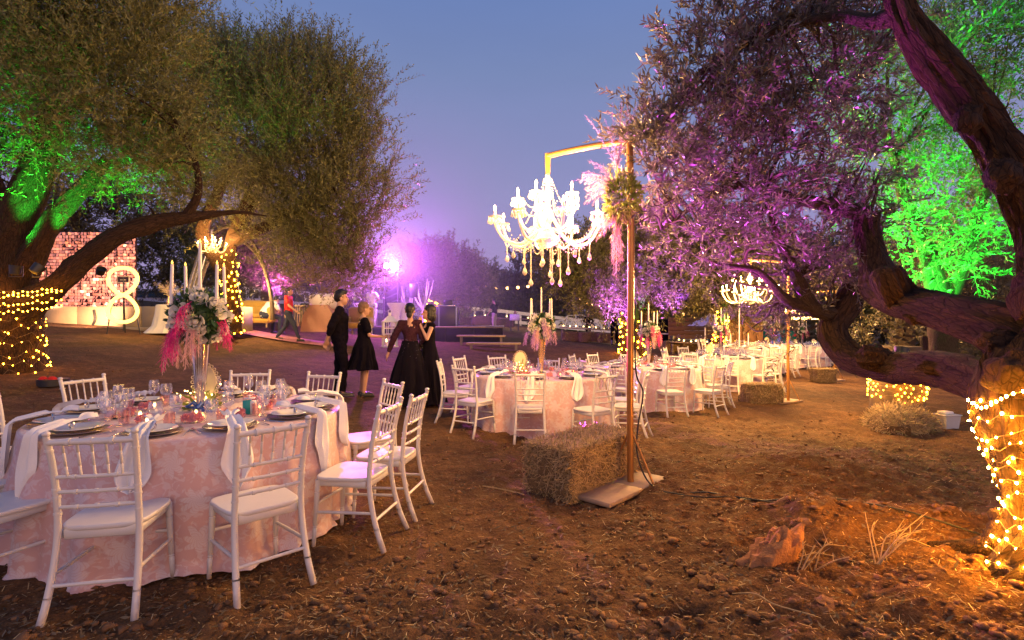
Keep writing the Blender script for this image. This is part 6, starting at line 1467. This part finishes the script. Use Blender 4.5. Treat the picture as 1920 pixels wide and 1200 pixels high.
# ================================================================ STAGE
st = thing('stage', 'low black-skirted stage with pale top edge behind the group in black', 'stage', Vector((P(800, 0, 22).x, 23.6, gz(-3.5, 22)-.1))); L0 = Vector(st.location); xa = P(672, 0, 22).x-L0.x; xb = P(943, 0, 22).x-L0.x; hz = SZ-L0.z
m = MB(); m.box(((xa+xb)/2, 0, hz-.03), (xb-xa, 3.2, .06), bev=.01); m.build('deck', M['charger'], st)
nsk = 5
for k in range(nsk): w_ = (xb-xa)/nsk; m = MB(); m.box((xa+w_*(k+.5), -1.58, hz/2-.035), (w_-.01, .03, hz-.07), bev=.005); m.build('skirt_panel', M['blackcloth'], st)
m = MB(); m.box((xa+(xb-xa)*.70, -1.60, hz-.025), ((xb-xa)*.36, .04, .045), bev=.005); m.build('edge_trim', M['plank'], st)
def step(c1, c2, Y, lb):
    a = P(*c1, Y); b = P(*c2, Y-.25); L0 = (a+b)/2; gr = gz(L0.x, L0.y); t = thing('wooden_step', lb, 'step', (L0.x, L0.y, gr)); d = b-a; d.z = 0; m = MB(); m.box((0, 0, L0.z-gr), (d.length, .36, .07), rz=math.atan2(d.y, d.x), bev=.01); m.build('tread', M['plank'], t)
    for s in (-.42, .42): m = MB(); m.box((d.x*s, d.y*s, (L0.z-gr-.04)/2), (.09, .26, L0.z-gr-.04)); m.build('support', M['charger'], t)
step((858, 628), (947, 632), 20.8, 'upper bare plank step in front of the black stage skirt'); step((876, 641), (976, 647), 19.6, 'lower and longer bare plank step in front of the stage')
# tower with purple lamp
t = thing('lighting_tower', 'dark truss tower carrying the blazing purple stage lamp', 'lighting tower', sp_(735, 23.2)); L0 = Vector(t.location); m = MB(); th = P(0, 512, 23.2).z-L0.z
for sx in (-1, 1):
    for sy in (-1, 1): m.tube([(sx*.32, sy*.2, 0), (sx*.28, sy*.2, th)], .035, 8)
for k in range(8): z = th*k/8; m.tube([(-.32, -.2, z), (.30, -.2, z+th/8)], .02, 6); m.tube([(.32, .2, z), (-.30, .2, z+th/8)], .02, 6)
m.build('truss', M['black'], t); m = MB(); m.box((0, .05, th*.42), (.58, .30, th*.84), bev=.02); m.build('black_sleeve', M['blackcloth'], t)
m = MB(); m.box((0, 0, th+.03), (.9, .5, .06), bev=.01); m.build('platform', M['black'], t)
M['purple_lamp'] = emit('purple_white_lamp', (1.0, .62, 1.0), 40.0)
for dx, r_ in ((.14, .20), (-.20, .13)): 
    m = MB(); m.lathe([(0, 0), (r_*.55, 0), (r_, .25), (r_*.98, .27), (0, .27)], 16, cap=False); m.v = [(x+dx, .12-z, th+.30+y) for x, y, z in m.v]; m.build('lamp_head', M['black'], t)
    m = MB(); m.ball((dx, -.16, th+.30), (r_*.95, .05, r_*.95), 16, 8); m.build('lamp_lens', M['purple_lamp'], t)
for k, (px, lb, top) in enumerate(((747, 'left', 548), (775, 'right', 538))):
    t = thing('speaker_stand', f'black speaker on a slim tripod stand on the stage, {lb} of the pair', 'speaker', sp_(px, 23.4)); h = P(0, top, 23.4).z-SZ; m = MB(); m.tube([(0, 0, 0), (0, 0, h-.4)], .02, 6); m.build('pole', M['black'], t); m = MB(); m.box((0, 0, h-.15), (.36 if k else .2, .3, .62 if k else .3), bev=.03); m.build('cabinet', M['black'], t)
    for q in range(3): a = q*2.1; m = MB(); m.tube([(0, 0, .5), (.4*math.cos(a), .4*math.sin(a), 0)], .014, 5); m.build('leg', M['black'], t)
def cocktail(px, Y, lb, z0):
    t = thing('cocktail_table', lb, 'cocktail table', Vector((P(px, 0, Y).x, Y, z0))); m = MB(); m.lathe([(0, 1.08), (.36, 1.08), (.36, 1.04), (.20, .75), (.16, .5), (.22, .25), (.34, 0)], 24, cap=False); m.build('stretch_cover', M['whitecloth'], t)
cocktail(742, 22.4, 'white stretch-covered cocktail table on the stage below the tower', SZ-.1); cocktail(757, 22.9, 'second white cocktail table just behind and right of the first on the stage', SZ-.1)
t = thing('dj_booth', 'white draped console behind the blond woman', 'console', sp_(676, 23)); m = MB(); m.box((0, 0, .5), (1.3, .6, 1.0), bev=.03); m.build('front', M['whitecloth'], t); m = MB(); m.box((0, 0, 1.06), (.8, .4, .12), bev=.02); m.build('mixer', M['black'], t)
def white_tree(px, Y, lb, h):
    t = thing('branch_tree', lb, 'decor tree', sp_(px, Y)); m = MB(); rr = random.Random(px); m.tube([(0, 0, 0), (.02, 0, h*.35)], [.07, .055], 8)
    for k in range(6): a = k*1.05; e = Vector((math.cos(a)*h*.22, math.sin(a)*h*.15, h*(.75+.25*rr.random()))); m.tube(smooth_path([(.02, 0, h*.33), tuple(e*.55+Vector((.05*math.cos(a), 0, h*.12))), tuple(e)], 4), [.045, .043, .04, .035, .03, .025, .02, .015, .012], 6)
    m.build('branches', M['white_paint'], t)
white_tree(793, 24.4, 'bare white-painted branch tree at the right rear of the stage', 2.2); white_tree(764, 24.6, 'bare pale branch tree between the stage speakers', 2.0)
t = thing('flight_case', 'dark flight case with pale metal edges on the stage beside the lit trunk', 'equipment case', sp_(836, 22.6)-Vector((0, 0, .02))); m = MB(); m.box((0, 0, .42), (.95, .6, .84), bev=.01); m.build('case', M['black'], t)
for x in (-.47, -.25, .47): m = MB(); m.box((x, -.30, .42), (.035, .03, .86)); m.build('edge', M['silver'], t)
m = MB(); m.box((0, -.05, .88), (.9, .55, .05), bev=.01); m.build('lid', M['silver'], t); m = MB(); m.box((.1, 0, 1.02), (.35, .3, .22), bev=.02); m.build('device', M['black'], t)

# ================================================================ WHITE RAIL FENCE
fp = [(330, 536, 34.5), (400, 537, 35), (487, 541, 36), (600, 551, 37), (700, 562, 38), (790, 569, 39), (870, 576, 40), (950, 583, 42), (1060, 596, 44), (1150, 604, 45), (1240, 612, 46), (1330, 620, 47), (1420, 628, 48)]
fpw = smooth_path([tuple(P(*q)) for q in fp], 4); H_F = 1.12
fe = thing('rail_fence', 'long white post-and-rail fence running behind the whole party', 'fence', tuple(fpw[0]-np.array([0, 0, H_F]))); L0 = Vector(fe.location)
acc = 0; last = Vector(fpw[0]); posts = [Vector(fpw[0])]
for a, b in zip(fpw, fpw[1:]):
    a, b = Vector(a), Vector(b); d = (b-a).length; n = max(1, round(d/1.9))
    for k in range(1, n+1): posts.append(a.lerp(b, k/n))
for p in posts: m = MB(); m.box((0, 0, -H_F/2-.15), (.14, .14, H_F+.35), bev=.01); m.build('post', M['white_paint'], fe, loc=p-L0+Vector((0, .06, .03)))
for a, b in zip(posts, posts[1:]):
    for h, w_ in ((.02, .26), (-.72, .24)):
        d = b-a; c = (a+b)/2-L0+Vector((0, 0, h-.08)); X_ = d.normalized(); Z_ = Vector((0, 0, 1)); Y_ = Z_.cross(X_).normalized(); Z2 = X_.cross(Y_); m = MB(); m.box((0, 0, 0), (d.length-.01, .05, w_), rot=Matrix((X_, Y_, Z2)).transposed()); m.build('rail', M['white_paint'], fe, loc=c)
t = thing('sawhorse', 'leaning white A-frame of timber behind the seated man', 'trestle', P(485, 585, 30)); L0 = Vector(t.location); m = MB(); m.tube([P(482, 541, 30)-L0, P(466, 570, 30)-L0], .06, 5); m.tube([P(485, 541, 30)-L0, P(492, 575, 30)-L0], .06, 5); m.build('frame', M['white_paint'], t)
# grass verge beyond the fence
t = MB(); vs = []; 
gv = mat('dry_grass', (.30, .27, .08), rough=.95, vary=.4, nscale=1.2, bump=.5, bscale=14)
for i in range(41):
    for k in range(5): x, y = -14+32*i/40, 41.2+(i/40)*4.5+k*1.5; vs.append((x, y, gz(x, y)+.05+.05*mnoise.noise(Vector((x, y, 0)))))
t._a(vs, [(i*5+k, (i+1)*5+k, (i+1)*5+k+1, i*5+k+1) for i in range(40) for k in range(4)]); tag(t.build('verge', gv), kind='structure')
# ================================================================ CARS
M['car_white'] = mat('white_car_paint', (.72, .72, .75), rough=.2, vary=.03); M['car_glass'] = mat('dark_car_glass', (.02, .025, .03), rough=.08); M['car_dark'] = mat('dark_car_paint', (.02, .025, .05), rough=.25); M['car_green'] = mat('green_car_paint', (.01, .20, .10), rough=.25)
def car(loc, rz, lb, mk):
    t = thing('parked_car', lb, 'car', loc, rz); prof = [(-2.15, .35), (-2.2, .62), (-2.05, .84), (-1.35, .92), (-.75, 1.36), (.55, 1.42), (1.35, 1.05), (2.1, .98), (2.2, .6), (2.15, .35)]; m = MB(); vs = []
    for y, k in ((-.84, 1), (-.70, 1.0), (.70, 1.0), (.84, 1)):
        for x, z in prof: q = .80 if (abs(y) > .8 and z > 1.0) else 1; vs.append((x*(.985 if abs(y) > .8 else 1), y*(q if z > 1 else 1), z if abs(y) < .8 else min(z, 1.36)))
    n = len(prof); fs = [tuple(range(n)), tuple(range(3*n, 4*n))[::-1]]
    for r in range(3):
        for k in range(n): fs.append((r*n+k, (r+1)*n+k, (r+1)*n+(k+1) % n, r*n+(k+1) % n))
    m._a(vs, fs); m.build('body', M[mk], t, smooth=True)
    for s in (-1, 1):
        for xs in (((-1.15, .93), (-.66, 1.29), (-.1, 1.32), (-.1, .93)), ((0, .93), (0, 1.32), (.5, 1.33), (1.1, 1.05), (1.1, .93))):
            m = MB(); m._a([(x, s*(.852-.17*(z-.93)/.4), z) for x, z in xs], [tuple(range(len(xs)))]); m.build('side_window', M['car_glass'], t)
    m = MB(); m._a([(-1.38, -.62, .935), (-1.38, .62, .935), (-.80, .55, 1.36), (-.80, -.55, 1.36)], [(0, 1, 2, 3)]); m.v = [(x-.03, y, z+.015) for x, y, z in m.v]; m.build('windscreen', M['car_glass'], t)
    for x in (-1.35, 1.35):
        for s in (-1, 1):
            m = MB(); m.lathe([(0, 0), (.32, 0), (.33, .05), (.33, .2), (0, .2)], 18, cap=False); m.v = [(x+a, s*.84+(b_z-.15)*s*.6, .33+b) for a, b, b_z in m.v]; w = m.build('wheel', M['black'], t); m = MB(); m.lathe([(0, 0), (.19, 0), (.2, .02), (0, .03)], 12, cap=False); m.v = [(x+a, s*(.885+bz*.3), .33+b) for a, b, bz in m.v]; m.build('rim', M['silver'], w)
    for s in (-1, 1): m = MB(); m.ball((-2.14, s*.6, .68), (.06, .16, .07), 8, 5); m.build('headlight', M['glass'], t); m = MB(); m.ball((2.16, s*.62, .78), (.05, .14, .08), 8, 5); m.build('tail_light', M['red'], t)
    return t
def carpos(px, py, Y): p = P(px, py, Y); return p
car(carpos(1078, 619, 48), .06, 'white saloon car parked beyond the fence behind the second bouquet', 'car_white')
car(carpos(1128, 622, 51), .06, 'pale car parked beyond the white saloon, nose hidden', 'car_white')
car(carpos(292, 590, 30), .1, 'pale car parked behind the low wall at the far left', 'car_white')
car(carpos(548, 578, 40.5), .0, 'dark car parked behind the white rails at the back left', 'car_dark')
car(carpos(1400, 655, 28), -.9, 'green car beside the brown partition', 'car_green')
# ================================================================ BUFFETS, PARTITION, FESTOONS
def small_bale(px, Y, lb, rz=0, dz=0, py=None, s=1.0):
    g = P(px, py, Y) if py else G(px, Y, dz); return bale(g, rz, (1.0*s, .48*s, .42*s), lb, 500, px, 'straw bales under the buffets', .09)
for px, py, Y, lb in ((905, 609, 29.5, 'straw bale left of the black-shirted man at the buffet'), (872, 611, 31, 'straw bale at the stage end of the buffet'), (945, 614, 30, 'straw bale right of the black-shirted man'), (1075, 640, 27, 'straw bale under the left end of the lantern buffet'), (1108, 641, 26.5, 'second straw bale under the lantern buffet'), (1142, 643, 26.3, 'straw bale under the right end of the lantern buffet'),
                      (1268, 660, 23.5, 'straw bale under the left end of the bottle counter'), (1300, 662, 23.2, 'straw bale in the middle under the bottle counter'), (1335, 664, 23, 'straw bale under the right end of the bottle counter')):
    small_bale(px, Y, lb, .1, 0, py, 1.15)
def buffet(x0, x1, y0, y1, Y, lb, items, ilb):
    a = P(x0, y0, Y); b = P(x1, y1, Y); c = (a+b)/2; t = thing('buffet_board', lb, 'buffet', c); d = b-a; m = MB(); m.box((0, 0, 0), (d.length, .7, .05), rot=Matrix(((1, 0, 0), (0, 1, 0), (0, 0, 1)))@Matrix.Rotation(-math.atan2(d.z, d.x), 3, 'Y'), bev=.01); m.build('board', M['plank'], t)
    for k in range(3): m = MB(); m.box((d.x*(k/2-.5)*.92, .1, -.42), (.07, .5, .8)); m.build('trestle', M['charger'], t)
    rr = random.Random(x0)
    for k in range(items):
        p = a.lerp(b, (k+.5)/items)+Vector((0, rr.uniform(-.25, .25), .028)); u = thing('jar_lantern', f'{ilb}, {["first", "second", "third", "fourth", "fifth", "sixth", "seventh", "eighth", "ninth", "tenth"][k]} from the left', 'jar', p, 0, ilb); h = rr.uniform(.12, .34); m = MB(); m.lathe([(0, 0), (.06, 0), (.07, h*.3), (.06, h*.8), (.035, h), (.035, h+.03)], 10, cap=False); m.build('glass', M['glass'], u); m = MB(); m.ball((0, 0, h*.3), .028, 6, 5); m.build('flame', M['fairy_mini'], u)
buffet(1050, 1162, 614, 620, 27, 'long board on bales set with jars beside the waiter', 9, 'glass jar light on the long buffet')
buffet(1256, 1345, 641, 646, 23.2, 'long board on bales set with glasses at the back right', 8, 'glass jar on the back-right counter')
buffet(880, 1000, 594, 599, 30.5, 'white-topped long board on bales beyond the stage', 6, 'glass jar on the white-topped board')
t = thing('white_chest', 'white chest on dark legs standing right of the black-shirted man', 'chest', P(965, 620, 29)); m = MB(); m.box((0, 0, .72), (.55, .4, .35), bev=.03); m.build('box', M['white_paint'], t)
for x in (-.2, .2): m = MB(); m.box((x, 0, .27), (.07, .3, .55)); m.build('leg', M['black'], t)
t = thing('lampshade_lamp', 'small lamp with peach shade on the white-topped board', 'lamp', P(966, 596, 30.5)); m = MB(); m.lathe([(.16, .12), (.03, .42)], 12, cap=False); m.build('lamp_shade', M['peach'], t); m = MB(); m.lathe([(0, 0), (.08, 0), (.02, .03), (.02, .3)], 10, cap=False); m.build('base', M['gold'], t)
t = thing('dark_counter', 'black draped counter beside the bending person at the back right', 'counter', P(1248, 642, 25.5)); m = MB(); m.box((0, 0, .55), (.85, .6, 1.1), bev=.03); m.build('drape', M['blackcloth'], t); m = MB(); m.box((0, -.31, .42), (.6, .02, .06)); m.build('label_strip', M['paper'], t)
M['brown_board'] = mat('brown_board', (.26, .13, .05), rough=.6, vary=.25, nscale=3, bump=.1)
t = thing('partition', 'tall brown board partition behind the tables at the back right', 'partition', P(1385, 665, 21)); L0 = Vector(t.location)
for k in range(7): x = P(1340+k*13, 0, 21).x-L0.x+.13; m = MB(); m.box((x, (k % 2)*.01, .80), (.262, .05, 1.75), bev=.008); m.build('board', M['brown_board'], t)
t = thing('wooden_crate', 'brown wooden crate wall at the back of the bottle counter', 'crate', P(1290, 640, 24.5))
for k in range(5): m = MB(); m.box((.2, 0, .20+k*.20), (2.2, .06, .19), bev=.008); m.build('board', M['brown_board'], t)
t = thing('gazebo_tent', 'pale peaked tent roof above the brown partition', 'tent', P(1370, 600, 22.5)); m = MB(); m._a([(-1.5, -1, -.25), (1.5, -1, -.25), (1.5, 1, -.25), (-1.5, 1, -.25), (0, 0, .75)], [(0, 1, 4), (1, 2, 4), (2, 3, 4), (3, 0, 4)]); m.build('canopy', M['whitecloth'], t, smooth=False)
for x in (-1.4, 1.4): m = MB(); m.tube([(x, -.9, -.3), (x, -.9, -1.6)], .03, 6); m.build('post', M['white_paint'], t)
def festoon(pts, Y, lb, r=.075, sag=6):
    L0 = P(*pts[0], Y); t = thing('festoon_lights', lb, 'string lights', L0, 0, 'festoon bulbs strung between the trees'); q = []
    for a, b in zip(pts, pts[1:]):
        for k in range(5): f = k/5; q.append(P(a[0]+(b[0]-a[0])*f, a[1]+(b[1]-a[1])*f-3+sag*.4*math.sin(PI*f), Y)-L0)
    q.append(P(pts[-1][0], pts[-1][1]-3, Y)-L0); m = MB(); m.tube(q, .012, 4, cap=False); m.build('cord', M['cable'], t); b = MB(); b.ball((0, 0, 0), r, 10, 7); s0 = None
    for p in pts:
        if s0 is None: s0 = b.build('bulb', M['festoon'], t, loc=P(*p, Y)-L0)
        else: inst(s0, t, P(*p, Y)-L0)
festoon([(886, 533), (909, 537), (930, 539), (951, 540), (971, 539), (990, 537)], 36, 'row of festoon bulbs against the trees left of the second bouquet', .10)
festoon([(1088, 561), (1100, 567), (1111, 571), (1124, 573), (1131, 561), (1143, 574), (1151, 569)], 34, 'cluster of festoon bulbs above the waiter', .08)
festoon([(1262, 578), (1281, 589), (1303, 597), (1327, 600)], 30, 'festoon bulbs descending toward the brown partition', .08); festoon([(1286, 575), (1310, 560), (1340, 556)], 33, 'faint festoon bulbs above the bottle counter', .07)
# floodlight fixtures
def par(loc, aim, lb, nm='floodlight'):
    t = thing(nm, lb, 'floodlight', loc); d = (Vector(aim)-Vector(loc)).normalized(); R3 = d.to_track_quat('Z', 'Y').to_matrix(); m = MB(); m.lathe([(0, -.14), (.07, -.12), (.09, .02), (.085, .02), (.07, -.02), (0, -.02)], 14, cap=False); m.v = [tuple(R3@Vector(v)) for v in m.v]; m.build('housing', M['black'], t); m = MB(); m.tube([(-.11, 0, 0), (-.11, 0, -.16), (.11, 0, -.16), (.11, 0, 0)], .01, 5); m.build('yoke', M['black'], t); return t
def spot(loc, aim, col, e, size=70, r=.05, blend=.5):
    ld = bpy.data.lights.new('floodlight_beam', 'SPOT'); ld.energy = e; ld.color = col; ld.spot_size = R_(size); ld.spot_blend = blend; ld.shadow_soft_size = r; o = bpy.data.objects.new('floodlight_beam', ld); o.location = loc; o.rotation_euler = (Vector(aim)-Vector(loc)).to_track_quat('-Z', 'Y').to_euler(); return link(o)
GR = (.03, 1, .06); PU = (.36, .07, 1.0); MG = (1.0, .13, .80)
l1 = P(30, 500, 8.6); par(l1, P(60, 200, 8.6), 'green floodlight strapped in the fork of the left olive'); spot(l1+Vector((.03, -.05, .10)), P(70, 200, 8.7), GR, 1000, 46)
l2 = P(74, 500, 8.4); par(l2, P(180, 400, 9), 'second green floodlight pointing right from the left olive fork'); spot(l2+Vector((.05, -.02, .08)), P(200, 350, 9.3), GR, 800, 50)
spot(P(190, 500, 11.0), P(250, 300, 10.0), GR, 900, 50); par(P(190, 505, 11.0), P(250, 300, 10.0), 'green floodlight on the back branch of the left olive'); spot(P(345, 540, 18), P(350, 30, 16.5), GR, 700, 50); par(P(345, 545, 18), P(350, 30, 16.5), 'green floodlight behind the arch aiming up')
# stage lamp throws magenta over the party
SL = P(735, 500, 22.7)
spot(SL+Vector((.0, -.1, 0)), P(1500, 60, 5), MG, 9000, 46, .15, .8)
spot(SL+Vector((-.2, -.1, 0)), P(560, 800, 5), MG, 2200, 36, .1, .6)
spot(P(1640, 560, 6.6), P(1660, 150, 7.4), GR, 1100, 60, .05)
spot(P(735, 500, 23.0)+Vector((0, .4, .3)), P(735, 380, 40), PU, 1500, 160, .2)
# purple under the weeping olive and in the background trees
spot(P(1150, 630, 18.6), P(1170, 470, 19.8), PU, 3400, 75, .1); par(P(1150, 640, 18.6), P(1170, 470, 19.8), 'purple floodlight at the foot of the weeping olive'); spot(P(1260, 620, 18.4), P(1250, 480, 19.8), PU, 2200, 60, .1); par(P(1260, 632, 18.4), P(1250, 480, 19.8), 'purple floodlight right of the weeping olive')
spot(P(1195, 625, 19.4), P(1200, 520, 20.0), GR, 260, 36, .1); spot(P(1352, 610, 18.6), P(1372, 565, 19.2), GR, 160, 50, .1); spot(P(1040, 590, 27), P(1040, 540, 30), GR, 200, 40)
spot(P(520, 560, 19.5), P(510, 450, 21), MG, 1500, 90, .1); par(P(520, 570, 19.5), P(510, 450, 21), 'magenta floodlight under the trees behind the lounge'); spot(P(650, 560, 18.5), P(660, 420, 15), MG, 700, 80, .1)
spot(P(790, 600, 27.5), P(790, 520, 30), PU, 500, 70, .1); spot(P(848, 600, 32.5), P(850, 555, 34), (1, .85, .3), 500, 70); spot(P(655, 590, 25.5), P(655, 530, 27), (1, .8, .4), 380, 60)
# magenta on the forked trunk and through the near olive
lm = G(1395, 11.2, .12); par(lm, P(1570, 560, 5.6), 'magenta floodlight hidden behind the second hay bale'); spot(lm+Vector((.02, -.05, .10)), P(1548, 585, 5.4), MG, 2600, 15, .05, .8)
spot(P(1500, 470, 6.2), P(1640, 545, 4.7), MG, 60, 40, .03)
lm2 = Vector((1.75, 9.5, gz(1.75, 9.5)+.10)); spot(lm2, P(1420, 100, 4.9), (.75, .14, 1.0), 2400, 50, .05); par(lm2, P(1420, 150, 4.9), 'added violet floodlight hidden between the hay-bale table and the gilded-pole table')  # unseen floodlight added to throw violet into the near olive crown
lm3 = Vector((.42, 5.55, gz(.42, 5.55)+.10)); spot(lm3+Vector((.03, 0, .06)), P(1420, 180, 4.8), (.85, .08, 1.0), 1900, 64, .04); par(lm3, P(1420, 180, 4.8), 'magenta floodlight tucked behind the near hay bale')
# green behind the right olive
lg = P(1690, 655, 7.2); par(lg, P(1740, 350, 7.6), 'green floodlight low between the right-hand limbs'); spot(lg, P(1740, 300, 7.6), GR, 2200, 100, .06); lg2 = P(1905, 640, 5.6); spot(lg2, P(1800, 330, 6.9), GR, 1300, 90, .06); par(lg2, P(1800, 350, 6.9), 'green floodlight hidden behind the big trunk at right')
# yellow fill light added on the low wall, backdrop and lounge
def pt(loc, col, e, r=.08):
    ld = bpy.data.lights.new('lamp_light', 'POINT'); ld.energy = e; ld.color = col; ld.shadow_soft_size = r; o = bpy.data.objects.new('lamp_light', ld); o.location = loc; return link(o)
pt(P(230, 553, 13.3), (1, .62, .14), 40, .3)
spot(P(160, 600, 14.9), P(160, 510, 17.4), (1, .50, .28), 520, 120, .2); spot(P(75, 560, 15.5), P(160, 500, 17.4), (1, .5, .35), 220, 120)
pt(P(470, 535, 16.6), (1, .62, .25), 260, .2)  # unseen point light added to brighten the sofa and the walking man
# haze ball added for the stage lamp's purple glow, partly lens bloom
sm = MB(); sm.ball((0, 0, 0), 9.0, 28, 16); vm_ = bpy.data.materials.new('glow_haze'); vm_.use_nodes = True; vt = vm_.node_tree; vt.nodes.clear(); vo_ = vt.nodes.new('ShaderNodeOutputMaterial'); vp = vt.nodes.new('ShaderNodeVolumePrincipled'); vp.inputs['Color'].default_value = (.9, .9, .92, 1); vtc = vt.nodes.new('ShaderNodeTexCoord'); vl = vt.nodes.new('ShaderNodeVectorMath'); vl.operation = 'LENGTH'; vt.links.new(vtc.outputs['Object'], vl.inputs[0]); vr = vt.nodes.new('ShaderNodeMapRange'); vr.interpolation_type = 'SMOOTHSTEP'; vr.inputs['From Min'].default_value = 0; vr.inputs['From Max'].default_value = 8.8; vr.inputs['To Min'].default_value = .040; vr.inputs['To Max'].default_value = 0; vt.links.new(vl.outputs['Value'], vr.inputs[0]); vt.links.new(vr.outputs[0], vp.inputs['Density']); vt.links.new(vp.outputs[0], vo_.inputs['Volume'])
so_ = sm.build('glow_haze', vm_, loc=P(745, 490, 23.0)); tag(so_, 'thin haze added for the glow around the purple stage lamp', 'smoke', kind='stuff')
pt(P(735, 500, 22.5), (.60, .15, 1.0), 1700, .15)
for _a, _b, _Y in ((909, 546, 36), (951, 549, 36), (985, 546, 36), (1100, 577, 34), (1131, 573, 34), (1281, 598, 30), (1315, 607, 30)): pt(P(_a, _b, _Y), (1, .62, .30), 110, .06)
# chandelier of the row that stands behind the camera
pt((-3.4, -1.6, 2.6), (1.0, .62, .34), 45, .4)
